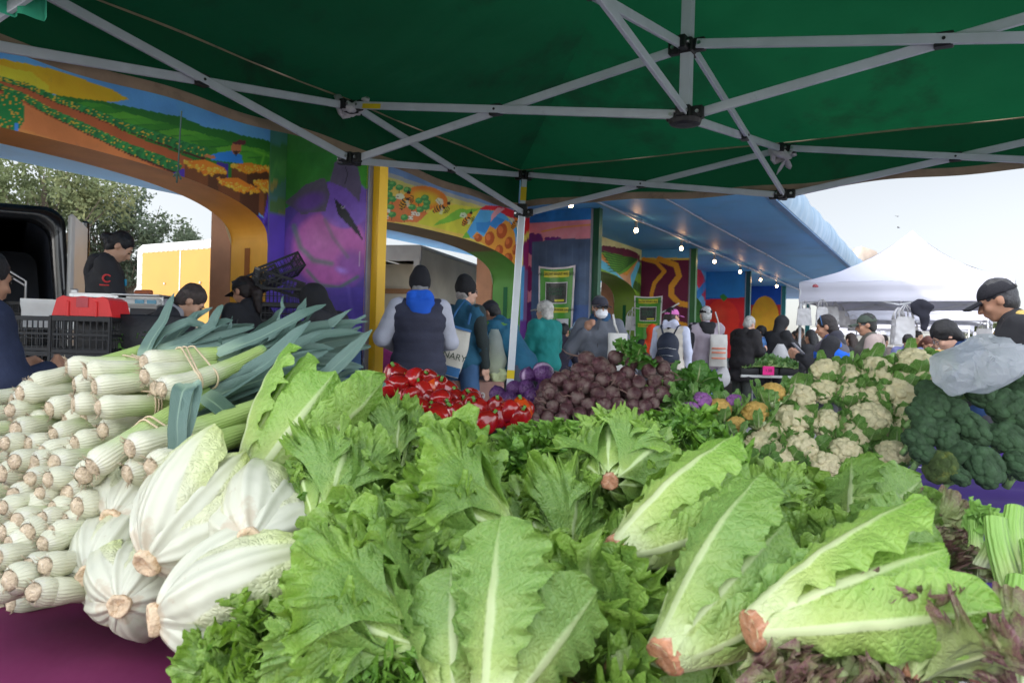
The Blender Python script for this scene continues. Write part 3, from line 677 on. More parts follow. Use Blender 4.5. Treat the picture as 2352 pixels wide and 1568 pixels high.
for k in range(4):
    a=E(*cor[k],ZE);c=E(*cor[(k+1)%4],ZE);n=160;s=np.linspace(0,1,n)[None,:,None];d=nrm(c-a);o_=np.array([d[1],-d[0],0]);ce=NP(1,1,0)
    if o_@(((a+c)/2-ce))<0:o_=-o_
    z=np.linspace(0,1,8)[:,None,None];P=a+(c-a)*s+o_*(.006*np.sin(s*23+k)+.01*z*np.sin(s*13+k*2)+.01*z)+np.array([0,0,1.])*(-z*(.235+.012*np.sin(s*9+k)+.006*np.sin(s*31)))
    b.grid(P+off)
    m=P[-2:]-o_*.004;q=np.array([m[0]*.62+m[1]*.38+0*m[0],m[1]+np.array([0,0,-.002])]);q[0]=P[-1]-o_*.004+np.array([0,0,.036]);h.grid(q+off)
    zz=np.array([0,.006]);q=np.array([P[0]-o_*.004+[0,0,.004],P[0]-o_*.004-[0,0,.006]]);h.grid(q+off)
b.obj('valance',MG,tent);h.obj('hem',mat('hem_tan',srgb(150,128,108),.9,.15,14,dirt=((.1,.08,.06),8,.55,.6)),tent)
bb=MB();p0=Q(at(853,243,3.14));bb.box(Q(NP(1,0,zT))+nrm(B_)*0+ (NP(1,1,zB)-NP(1,0,zT))*.09+nrm(A)*.021,(.1,.002,.02),np.stack([nrm(NP(1,1,zB)-NP(1,0,zT)),nrm(A),np.cross(nrm(NP(1,1,zB)-NP(1,0,zT)),nrm(A))],1));bb.obj('warning_sticker',MYE,tent,smooth=False)
# rags tied on the joints
MR=mat('rag_white',srgb(206,202,206),.85,.1,20,.3,trans=.2)
def rag(P,lab,seed,drop=.07):
    b=MB();rr=random.Random(seed);
    for k in range(3):
        q=np.array([P+np.array([.05*math.cos(a)*(1+.15*k),.035*math.sin(a),.03*math.sin(2*a+k)+.01*k]) for a in np.linspace(0,5.2,14)])
        b.tube(q,[.012+.004*math.sin(i*1.7+k) for i in range(14)],8)
    for k in range(2):
        d=np.array([rr.uniform(-.05,.05),rr.uniform(-.03,.03),-drop*rr.uniform(.6,1)])
        q=np.array([P+d*s_+np.array([.02*k,0,0]) for s_ in np.linspace(0,1,5)]);b.tube(q,[.01,.016,.02,.018,.006],8,sq=.4)
    V=np.vstack(b.v);V+= .006*np.stack([noise(V,50,1),noise(V,50,4),noise(V,50,7)],1);b.v=[V]
    tag(b.obj('tied_rag',MR),lab,'rag','rags tied on the canopy frame')
rag(NP(1,0,zT)+nrm(B_)*-.0+[0,0,-.005],'white rag tied round the strut joint above the eggplant mural',1,.02)
rag(NP(0,1,zT)+[0,0,-.03],'crumpled white plastic tied under the strut joint right of the centre hub',2,.1)
# fabric scrap of the neighbouring canopy, top left
b=MB();q=[]
for i in range(9):
    row=[]
    for j in range(14):
        f=j/13;x=-60+f*178;y=-50+ (i/8)*(72+24*f);row.append(at(x,y,1.9)+np.array([0,.02*math.sin(j*1.3),0]))
    q.append(row)
b.grid(np.array(q));tag(b.obj('hanging_cloth',mat('teal_cloth',srgb(60,170,130),.8,.15,6,.2,trans=.5,tcol=(.1,.6,.42))),'torn teal green cloth scrap hanging at the upper left corner of the canopy','cloth')
# builder for simple peaked tents: roof cloth, valance, legs and struts
def simple_tent(name,lab,c,e1,e2,h1,zt,zp,val,m,mleg,leg=True,group=None,frill=True):
    th=thing(name,lab,'tent',c,group);c=np.zeros(3)
    e1=np.asarray(e1,float);e2=np.asarray(e2,float);K=[(-1,-1),(1,-1),(1,1),(-1,1)];b=MB();v=MB()
    for k in range(4):
        a=c+e1*K[k][0]+e2*K[k][1]+[0,0,zt];d=c+e1*K[(k+1)%4][0]+e2*K[(k+1)%4][1]+[0,0,zt]
        s=np.linspace(0,1,40)[None,:,None];r=np.linspace(0,1,36)[:,None,None];e=a+(d-a)*s;p=c+np.array([0,0,zp]);P=e+(p-e)*r
        zz=zt+(zp-zt)*(.55*r**1.0+.45*r**2.6);P[...,2]=zz[...,0]-.05*(np.sin(np.pi*s)*np.sin(np.pi*r))[...,0]*(zp-zt);P[...,2]+=.01*fbm(P,3,2,k)
        b.grid(P)
        z=np.linspace(0,1,8)[:,None,None];P=a+(d-a)*s+np.array([0,0,-1.])*z*val;P=P+nrm(np.cross(d-a,[0,0,1.]))*(.012*np.sin(s*17)*z+.008*np.sin(z*9));v.grid(P)
    b.obj('roof_cloth',m,th);v.obj('valance',m,th)
    if leg:
        for k in range(4):
            q=MB();a=(e1*K[k][0]+e2*K[k][1])*.985;q.box(a+[0,0,zt/2],(.04,.04,zt),bev=.004);q.box(a+[0,0,.005],(.1,.1,.01));q.obj('leg',mleg,th,smooth=False)
        for k in range(4):
            a=(e1*K[k][0]+e2*K[k][1])*.98;d=(e1*K[(k+1)%4][0]+e2*K[(k+1)%4][1])*.98;m_=(a+d)/2
            for p0,p1 in ((a,m_),(m_,d)):
                for z0,z1 in ((zt-.05,zt-.38),(zt-.38,zt-.05)):
                    q=MB();q.bar(p0+[0,0,z0],p1+[0,0,z1],.014,.03);q.obj('strut',mleg,th,smooth=False)
            for z0,z1 in ((zt-.05,zt-.2),(zt-.38,zt-.0)):
                q=MB();q.bar(m_+[0,0,z0],np.array([0,0,z1]),.014,.03);q.obj('strut',mleg,th,smooth=False)
        q=MB();q.box([0,0,(zt+zp)/2-.15],(.03,.03,zp-zt+.25));q.obj('centre_pole',mleg,th,smooth=False)
    return th
cn=NP(1,1,0)+A*2.1
# ================= vegetables: generators
def leafmat(name,rib,pale,green,edge=None,ribw=.13,gpos=.35,gw=.5,veinn=9,rough=.42,trans=.22,edgepos=.8,vs=110,bump=.3,blot=0,ridge=0,veinamt=.5,base0=.22,brown=0):
    m=bpy.data.materials.new(name);t=nt(m);t.nodes.clear();L=t.links.new
    def math_(op,a,b=None,c=None,clamp=False):
        n=N(t,'ShaderNodeMath',operation=op);n.use_clamp=clamp
        for i,x in enumerate((a,b,c)):
            if x is None: continue
            if isinstance(x,(int,float)): n.inputs[i].default_value=x
            else: L(x,n.inputs[i])
        return n.outputs[0]
    def mr(x,a,b,c=0,d=1):
        n=N(t,'ShaderNodeMapRange');n.interpolation_type='SMOOTHSTEP';L(x,n.inputs[0])
        for i,q in zip((1,2,3,4),(a,b,c,d)): n.inputs[i].default_value=q
        return n.outputs[0]
    def mix(f,a,b):
        n=N(t,'ShaderNodeMix',data_type='RGBA')
        if isinstance(f,(int,float)): n.inputs['Factor'].default_value=f
        else: L(f,n.inputs['Factor'])
        for k,x in (('A',a),('B',b)):
            if isinstance(x,tuple): n.inputs[k].default_value=rgba(x)
            else: L(x,n.inputs[k])
        return n.outputs['Result']
    tc=N(t,'ShaderNodeTexCoord');sp=N(t,'ShaderNodeSeparateXYZ');L(tc.outputs['UV'],sp.inputs[0])
    U,V=sp.outputs['X'],sp.outputs['Y'];a=math_('ABSOLUTE',math_('SUBTRACT',math_('MULTIPLY',U,2.),1.))
    nz=N(t,'ShaderNodeTexNoise');nz.inputs['Scale'].default_value=14;nz.inputs['Detail'].default_value=4;L(tc.outputs['Object'],nz.inputs['Vector']);n1=math_('SUBTRACT',nz.outputs['Fac'],.5)
    vo=N(t,'ShaderNodeTexVoronoi');vo.feature='DISTANCE_TO_EDGE';vo.inputs['Scale'].default_value=vs
    vm=N(t,'ShaderNodeMixRGB' if False else 'ShaderNodeVectorMath',operation='ADD');nzc=N(t,'ShaderNodeTexNoise');nzc.inputs['Scale'].default_value=30;L(tc.outputs['Object'],nzc.inputs['Vector'])
    vs2=N(t,'ShaderNodeVectorMath',operation='SCALE');L(nzc.outputs['Color'],vs2.inputs[0]);vs2.inputs['Scale'].default_value=.03
    L(tc.outputs['Object'],vm.inputs[0]);L(vs2.outputs[0],vm.inputs[1]);L(vm.outputs[0],vo.inputs['Vector'])
    vd=vo.outputs['Distance']
    g=math_('ADD',math_('ADD',V,math_('MULTIPLY',a,.28)),math_('MULTIPLY',n1,.5))
    c=mix(mr(g,gpos,gpos+gw),pale,green)
    c=mix(mr(math_('ADD',V,math_('MULTIPLY',n1,.22)),.0,base0),rib,c)
    if edge is not None:
        e=math_('ADD',math_('MAXIMUM',math_('MULTIPLY',a,V),math_('MULTIPLY',V,.92)),math_('MULTIPLY',n1,.9));c=mix(mr(e,edgepos-.15,edgepos+.12),c,edge)
    # lateral veins
    q=math_('ADD',math_('SUBTRACT',math_('MULTIPLY',V,float(veinn)),math_('MULTIPLY',a,2.2)),math_('MULTIPLY',n1,.9))
    fr=math_('ABSOLUTE',math_('SUBTRACT',math_('FRACT',q),.5))
    lv=mr(fr,.0,.07,1,0)
    vn=math_('MAXIMUM',math_('MULTIPLY',lv,.8),math_('MULTIPLY',mr(vd,0,.09,1,0),.55))
    c=mix(math_('MULTIPLY',vn,veinamt),c,pale)
    rm=math_('SUBTRACT',a,math_('MULTIPLY',math_('POWER',math_('SUBTRACT',1.02,V),.9),ribw*2.));rib_=mr(rm,-.05,.035,1,0)
    c=mix(math_('MULTIPLY',rib_,mr(V,.35,1.0,.85,.3)),c,rib)
    if blot:
        n4=N(t,'ShaderNodeTexNoise');n4.inputs['Scale'].default_value=22;n4.inputs['Detail'].default_value=7;n4.inputs['Roughness'].default_value=.75;L(tc.outputs['Object'],n4.inputs['Vector'])
        c=mix(math_('MULTIPLY',mr(n4.outputs['Fac'],.64,.75),blot),c,(.3,.17,.07))
    if brown:
        n5=N(t,'ShaderNodeTexNoise');n5.inputs['Scale'].default_value=26;n5.inputs['Detail'].default_value=5;L(tc.outputs['Object'],n5.inputs['Vector'])
        c=mix(math_('MULTIPLY',mr(math_('ADD',V,math_('MULTIPLY',math_('SUBTRACT',n5.outputs['Fac'],.5),.9)),.0,.13,1,0),brown),c,(.38,.20,.08))
    b=N(t,'ShaderNodeBsdfPrincipled');b.inputs['Roughness'].default_value=rough;b.inputs['Specular IOR Level'].default_value=.45
    L(c,b.inputs['Base Color'])
    h=math_('ADD',math_('MULTIPLY',math_('MULTIPLY',mr(vd,0,.3),math_('SUBTRACT',1,rib_)),1.),math_('MULTIPLY',math_('MULTIPLY',lv,math_('SUBTRACT',1,rib_)),-.6))
    if ridge:
        h=math_('ADD',math_('MULTIPLY',h,.4),math_('MULTIPLY',math_('SINE',math_('ADD',math_('MULTIPLY',U,float(ridge)),math_('MULTIPLY',n1,3.))),.35))
    bp=N(t,'ShaderNodeBump');bp.inputs['Strength'].default_value=bump;bp.inputs['Distance'].default_value=.004;L(h,bp.inputs['Height']);L(bp.outputs[0],b.inputs['Normal'])
    tr=N(t,'ShaderNodeBsdfTranslucent');hs=N(t,'ShaderNodeHueSaturation');hs.inputs['Saturation'].default_value=1.15;hs.inputs['Value'].default_value=1.3;L(c,hs.inputs['Color']);L(hs.outputs[0],tr.inputs['Color']);L(bp.outputs[0],tr.inputs['Normal'])
    ms=N(t,'ShaderNodeMixShader');ms.inputs[0].default_value=trans;L(b.outputs[0],ms.inputs[1]);L(tr.outputs[0],ms.inputs[2])
    o=N(t,'ShaderNodeOutputMaterial');L(ms.outputs[0],o.inputs[0]);return m
def pr(v,xs,ys): # smooth interp
    xs=np.array(xs,float);f=np.interp(v,xs,ys);return f
def n1(x,o=0.): 
    x=np.asarray(x,float);return noise(np.stack([x,np.full_like(x,o),np.full_like(x,o*1.7)],-1))
def strapleaf(L,W,xs,ys,a0,a1,cup,ruf=.01,rf=5,jag=.05,seed=0,nu=23,nv=60,blis=.002,ap=1.3,twist=0,fine=.3,ribh=.004,cup1=None,rip=0.):
    v=np.linspace(0,1,nv);u=np.linspace(-1,1,nu);u=np.sign(u)*np.abs(u)**.85
    al=a0+(a1-a0)*v**ap;dz=np.cos(al)*L/(nv-1);dy=np.sin(al)*L/(nv-1);z=np.cumsum(dz)-dz[0];y=np.cumsum(dy)-dy[0]
    w=W*pr(v,xs,ys);k=np.ones(5)/5;w[2:-2]=np.convolve(w,k,'same')[2:-2]
    U,Vv=np.meshgrid(u,v);side=np.where(U>0,1.,-1.)
    wj=w[:,None]*(1+jag*(n1(Vv*16,seed+side*3.3)+.6*n1(Vv*41,seed+side*5.3)))
    s=U*wj;cu=cup+((cup1 if cup1 is not None else cup)-cup)*Vv;Rc=np.maximum(w[:,None],.01)/np.maximum(cu,.02);ph=s/Rc
    x=Rc*np.sin(ph);off=-Rc*(1-np.cos(ph))
    ed=np.abs(U)**2.2
    r=ruf*ed*(np.sin(2*np.pi*rf*Vv+side*2+seed+1.5*n1(Vv*3,seed))+fine*np.sin(2*np.pi*rf*2.7*Vv+side+seed*2.))*np.clip(Vv*4,0,1)
    G_=np.stack([x*40,Vv*L*40,np.full_like(x,seed*3.1)],-1);r=r+blis*noise(G_)*np.clip(Vv*3,0,1)
    rb=ribh*np.exp(-(U*wj/ (.012*(1.3-Vv)))**2)
    off=off+r+rb+rip*np.sin(2*np.pi*(Vv*15-np.abs(U)*2.6))*np.abs(U)*np.clip(Vv*5-.8,0,1)
    if twist: ct,st=np.cos(twist*Vv),np.sin(twist*Vv);x,off=x*ct-off*st,x*st+off*ct
    n_y=np.cos(al)[:,None];n_z=-np.sin(al)[:,None]
    P=np.stack([x,y[:,None]+off*n_y,z[:,None]+off*n_z],-1);P[...,2]+=ruf*.5*ed*np.cos(2*np.pi*rf*Vv+seed)
    return P,np.stack([U/2+.5,Vv],-1)
def fanleaf(L,Phi,a0,a1,frill=.012,ff=9,seed=0,nu=90,nv=24,cup=.3,blis=.003,jag=.06,ap=1.2):
    u=np.linspace(-1,1,nu);v=np.linspace(0,1,nv)**.8;V,U=np.meshgrid(v,u,indexing='ij')
    ph=U*Phi*(.42+.58*V)+.05*n1(V*4,seed)
    out=(1-.22*np.abs(U)**2+.09*n1(U*2.5,seed+2)+jag*n1(U*26,seed+4)+jag*.7*n1(U*60,seed+9))
    r=L*V*(1+(out-1)*V**2)
    x=r*np.sin(ph);zz=r*np.cos(ph)
    e_=np.maximum(V**5,.75*np.abs(U)**7*V)
    q1=noise(np.stack([U*ff*1.1,V*2.,0*U+seed],-1));q2=noise(np.stack([U*ff*3.2,V*5.,0*U+seed+5],-1));q3=noise(np.stack([U*ff*7.5,V*9.,0*U+seed+9],-1))
    h=frill*(2.2*e_*q1+3.2*V**8*q2+2.8*V**10*q3+.8*V**2*q1)
    h=h+.035*V*n1(U*1.6,seed+7)+blis*noise(np.stack([x*45,zz*45,0*x+seed],-1))
    h=h-cup*(x**2)/L+.004*np.exp(-(x/(.012*(1.2-V)))**2)
    x=x+frill*2.2*V**8*q3
    al=a0+(a1-a0)*V**ap
    # bend zz along an arc (circular approx)
    da=(a1-a0);ang=a0+da*(zz/L)/2
    y=zz*np.sin(ang);z=zz*np.cos(ang);aa=a0+da*(zz/L)
    P=np.stack([x,y+h*np.cos(aa),z-h*np.sin(aa)],-1)
    return P,np.stack([U/2+.5,V],-1)
def turn(P,a):
    c,s=math.cos(a),math.sin(a);return P@np.array([[c,s,0],[-s,c,0],[0,0,1.]])
PAL=(.62,.68,.36);WHT=(.74,.76,.62)
LM_GL=leafmat('leaf_green',(.60,.72,.36),(.36,.48,.12),(.16,.29,.06),(.22,.37,.06),ribw=.07,gpos=.12,gw=.55,veinn=8,veinamt=.38)
LM_GD=leafmat('leaf_dark_frill',(.50,.62,.30),(.20,.34,.07),(.085,.22,.03),(.17,.34,.045),ribw=.05,gpos=.05,gw=.5,veinn=9,veinamt=.35)
LM_RO=leafmat('leaf_romaine',(.50,.58,.30),(.37,.48,.14),(.17,.30,.07),(.15,.27,.05),ribw=.10,gpos=.14,gw=.6,veinn=15,veinamt=.3,bump=.35)
LM_RY=leafmat('leaf_romaine_heart',(.58,.64,.36),(.44,.54,.16),(.25,.41,.08),(.18,.34,.05),ribw=.12,gpos=.18,gw=.6,veinn=16,veinamt=.3,bump=.35,base0=.3)
LM_RL=leafmat('leaf_red',(.60,.66,.32),(.42,.54,.18),(.28,.34,.13),(.20,.10,.10),ribw=.08,gpos=.1,gw=.5,veinn=8,edgepos=.82,veinamt=.4)
LM_NA=leafmat('leaf_napa',(.58,.58,.47),(.57,.58,.38),(.60,.66,.30),(.46,.54,.15),ribw=.42,gpos=.6,gw=.45,veinn=10,blot=.9,brown=.35,ridge=34,trans=.12,veinamt=.2,bump=.6,rough=.35,edgepos=.9)
LM_CL=leafmat('leaf_cauli',(.60,.66,.40),(.44,.55,.22),(.17,.34,.08),(.12,.27,.06),ribw=.14,gpos=.1,gw=.5,veinn=8,veinamt=.6)
M_CUT=mat('cut_stem',(.42,.19,.10),.7,.25,60,.5,200,dirt=((.62,.45,.34),90,.5,.6))
M_CUTN=mat('cut_stem_napa',(.66,.5,.33),.7,.2,60,.6,160,dirt=((.36,.18,.07),70,.5,.8))
M_CUTW=mat('cut_core',(.72,.66,.54),.6,.2,70,.4,150)
def headmesh_frilly(seed,n=15,L=.17,mat_=None,frill=.012,open_=1.15,Phi=1.0):
    rr=random.Random(seed);b=MB()
    for i in range(n):
        f=i/(n-1);th=i*2.399+rr.uniform(-.2,.2);a0=.25+f*.55;a1=.1+f*open_+rr.uniform(-.15,.15)
        l=L*(.62+.42*f)*rr.uniform(.9,1.1)
        P,uv=fanleaf(l,Phi*rr.uniform(.85,1.1),a0,a1,frill=frill*rr.uniform(.8,1.3),ff=rr.choice([6,7,8,9]),seed=seed*31+i*3.7,cup=.5-.5*f,nu=110,nv=24)
        P[...,1]+=.012+.004*f;b.grid(turn(P,th),uv=uv)
    return b.mesh('lettuce_leaves',mat_)
def headmesh_hero(seed,mat_,L=.2,frill=.010,Phi=.95,n=13,close=0.):
    rr=random.Random(seed);b=MB();A=[-90,-35,-150,20,-205,90,-120,-60,140,50,-90]
    for i in range(n):
        f=1-i/(n-1);th=math.radians(A[i%len(A)]+rr.uniform(-8,8));a0=.2+.5*f;a1=.05+f*.62-close+rr.uniform(-.1,.1)
        P,uv=fanleaf(L*(.7+.33*f)*rr.uniform(.94,1.06),Phi*rr.uniform(.9,1.08),a0,a1,frill=frill*rr.uniform(.8,1.3),ff=rr.choice([4,5,6]),seed=seed*23+i*4.1,cup=.75-.6*f,nu=150,nv=34,blis=.004,jag=.075)
        P[...,1]+=.012+.005*f;b.grid(turn(P,th),uv=uv)
    return b.mesh('lettuce_leaves',mat_)
def headmesh_romaine(seed,n=17,L=.27,W=.05,mat_=None,loose=1.):
    rr=random.Random(seed);b=MB()
    for i in range(n):
        f=i/(n-1);th=i*2.399+rr.uniform(-.15,.15);a0=.24+f*.30;a1=-.14+f*.30*loose+rr.uniform(-.05,.06)
        P,uv=strapleaf(L*(.80+.2*f)*rr.uniform(.86,1.08),W*(.8+.35*f),[0,.12,.35,.62,.82,.94,1],[.42,.42,.72,1,.98,.66,.12],a0,a1,cup=1.25-.55*f,ruf=.0045+.003*f*loose,rf=rr.choice([4,5,6]),jag=.045,seed=seed*17+i*2.9,cup1=.9-.6*f*loose,nu=27,nv=90,blis=.0022,rip=.0014)
        P[...,1]+=.010+.007*f;b.grid(turn(P,th),uv=uv)
    return b.mesh('romaine_leaves',mat_)
def headmesh_napa(seed,n=11,L=.27,W=.074):
    rr=random.Random(seed);b=MB()
    for i in range(n):
        f=i/(n-1);th=i*2.399;a0=1.25+f*.35+rr.uniform(-.08,.08);a1=-.32+f*.14+rr.uniform(-.08,.08)
        P,uv=strapleaf(L*(.9+.13*f),W*(.85+.2*f),[0,.06,.25,.6,.85,1],[.4,.62,.95,1,.9,.3],a0,a1,cup=1.2,ruf=.003,rf=5,jag=.03,seed=seed*13+i*2.9,cup1=1.1,ap=.62,nu=27,nv=48,blis=.002,ribh=.006)
        P[...,1]+=.014+.004*f;b.grid(turn(P,th),uv=uv)
    return b.mesh('napa_leaves',LM_NA)
def stem_mesh(r,m,l=.02,ring=False,name='stem_end'):
    b=MB();a=12
    if ring: pf=[(.001,.000),(r*.55,.001),(r*.72,-.004),(r*.95,-.005),(r*1.05,.0),(r*1.05,.006),(r*.9,l)]
    else: pf=[(.001,-.001),(r*.6,-.0015),(r*.93,-.001),(r,.002),(r*1.03,l)]
    b.lathe(pf,n=24,lob=lambda a_,p:1+.06*np.sin(a_*3+1)[None,:]+.04*np.sin(a_*7)[None,:])
    return b.mesh(name,m)
V_FR=[headmesh_frilly(s,n=12,L=.16,mat_=LM_GL,frill=.0085,open_=o) for s,o in ((1,1.0),(2,1.2),(3,.8))]
V_FD=[headmesh_frilly(s,n=17,L=.115,mat_=LM_GD,frill=.011,open_=1.4,Phi=1.2) for s in (5,6)]
V_HE=[headmesh_hero(31,LM_GL),headmesh_hero(32,LM_GL,.23,.009,1.05),headmesh_hero(33,LM_GL,.2,.008,.8,close=.25)]
V_RL=[headmesh_frilly(s,n=13,L=.17,mat_=LM_RL,frill=.012,open_=1.2) for s in (8,9)]
V_RO=[headmesh_romaine(s,mat_=LM_RO,loose=l) for s,l in ((11,1.2),(12,.7))]
V_RY=[headmesh_romaine(14,n=15,mat_=LM_RY,loose=.6,W=.05),headmesh_romaine(18,n=15,mat_=LM_RY,loose=.9,W=.05)]
V_RX=[headmesh_romaine(41,n=8,L=.27,W=.078,mat_=LM_RO,loose=1.7),headmesh_romaine(43,n=8,L=.27,W=.075,mat_=LM_RO,loose=1.4)]
V_RB=[headmesh_romaine(15,n=9,L=.2,mat_=LM_RO,loose=2.2,W=.075)]
V_NA=[headmesh_napa(s) for s in (21,22)]
S_CUT=stem_mesh(.019,M_CUT);S_CUT2=stem_mesh(.024,M_CUT,.03);S_NAP=stem_mesh(.024,M_CUTN,.02,True);S_W=stem_mesh(.015,M_CUTW)
heads={}
def place_head(kind,name,cat,mesh,stem,p0,p1,sc=1.,roll=0.,group=None,label='x',ps=1.):
    """p0 pixel+depth of base, p1 a second point giving the axis"""
    a=at(*p0);b_=at(*p1);M=frame(a,b_-a,(0,0,1),sc,roll)
    th=thing(name,label,cat,M=M,group=group);l=link('leaves',mesh,th);s=link('stem_end',stem,th)
    if kind=='n': s.location=(0,0,-.012)
    if ps!=1.: s.scale=(ps,ps,1)
    return th
# ================= tables and cloths
def cloth_sheet(name,lab,mat_,x0,x1,y0,y1,z,drop,seed=0):
    b=MB();X=np.linspace(x0,x1,60);Y=np.linspace(y0,y1,60);GX,GY=np.meshgrid(X,Y)
    P=np.stack([GX,GY,np.full_like(GX,z)],-1);P[...,2]+=.010*fbm(P,4,3,seed)+.006*np.sin(P[...,0]*9+P[...,1]*17+3*noise(P,2,seed))
    b.grid(P)
    per=np.concatenate([np.stack([X,np.full(60,y0)],1),np.stack([np.full(60,x1),Y],1),np.stack([X[::-1],np.full(60,y1)],1),np.stack([np.full(60,x0),Y[::-1]],1)])
    c=per.mean(0);o=nrm(np.sign(per-c)*(np.abs(per-c)>np.array([(x1-x0)/2,(y1-y0)/2])*.999))
    s=np.arange(len(per));rows=[]
    for k in np.linspace(0,1,14):
        q=np.concatenate([per+o*(.004+.035*k*(np.sin(s*.42)+.5*np.sin(s*.91+1))[:,None]*.6+.02*k),np.full((len(per),1),z-drop*k)],1);rows.append(q)
    b.grid(np.array(rows)[:,::-1]);
    return tag(b.obj(name,mat_),lab,'tablecloth')
M_MAR=mat('maroon_cloth',srgb(100,20,66),.85,.2,3,.35,6,bdist=.004);M_PUR=mat('purple_cloth',srgb(70,38,130),.85,.15,3,.2,6,bdist=.004)
def foldtable(lab,x0,x1,y0,y1,z,mt,group=None,yaw=0,loc=None):
    th=thing('folding_table',lab,'table',(( x0+x1)/2,(y0+y1)/2,0),group)
    b=MB();b.box((0,0,z-.02),(x1-x0,y1-y0,.04),bev=.008);b.obj('table_top',mt,th,smooth=False)
    for sx in(-1,1):
        for sy in (-1,1):
            q=MB();x=sx*((x1-x0)/2-.2);y=sy*((y1-y0)/2-.08);q.tube([(x,y,z-.04),(x,y,0)],.014,8);q.obj('leg',mat('table_leg',(.2,.2,.21),.4,metal=.6),th)
    return th
TZ=.70
M_TT=mat('table_plastic',srgb(214,212,206),.5,.05)
foldtable('folding table under the maroon cloth in the foreground',-1.55,1.30,.45,1.95,TZ-.012,M_TT)
cloth_sheet('maroon_tablecloth','maroon cloth under the leeks and cabbages in the near foreground',M_MAR,-1.6,.42,.4,2.0,TZ,.6,1)
cloth_sheet('purple_tablecloth','purple cloth of the near table under the red lettuce and celery',M_PUR,.44,1.36,.4,2.0,TZ-.003,.6,5)
foldtable('folding table under the purple cloth holding cauliflower and broccoli',-.35,2.6,2.15,3.75,TZ-.012,M_TT)
cloth_sheet('purple_tablecloth','purple cloth under the cauliflower and broccoli heaps',M_PUR,-.4,2.65,2.1,3.8,TZ,.6,2)
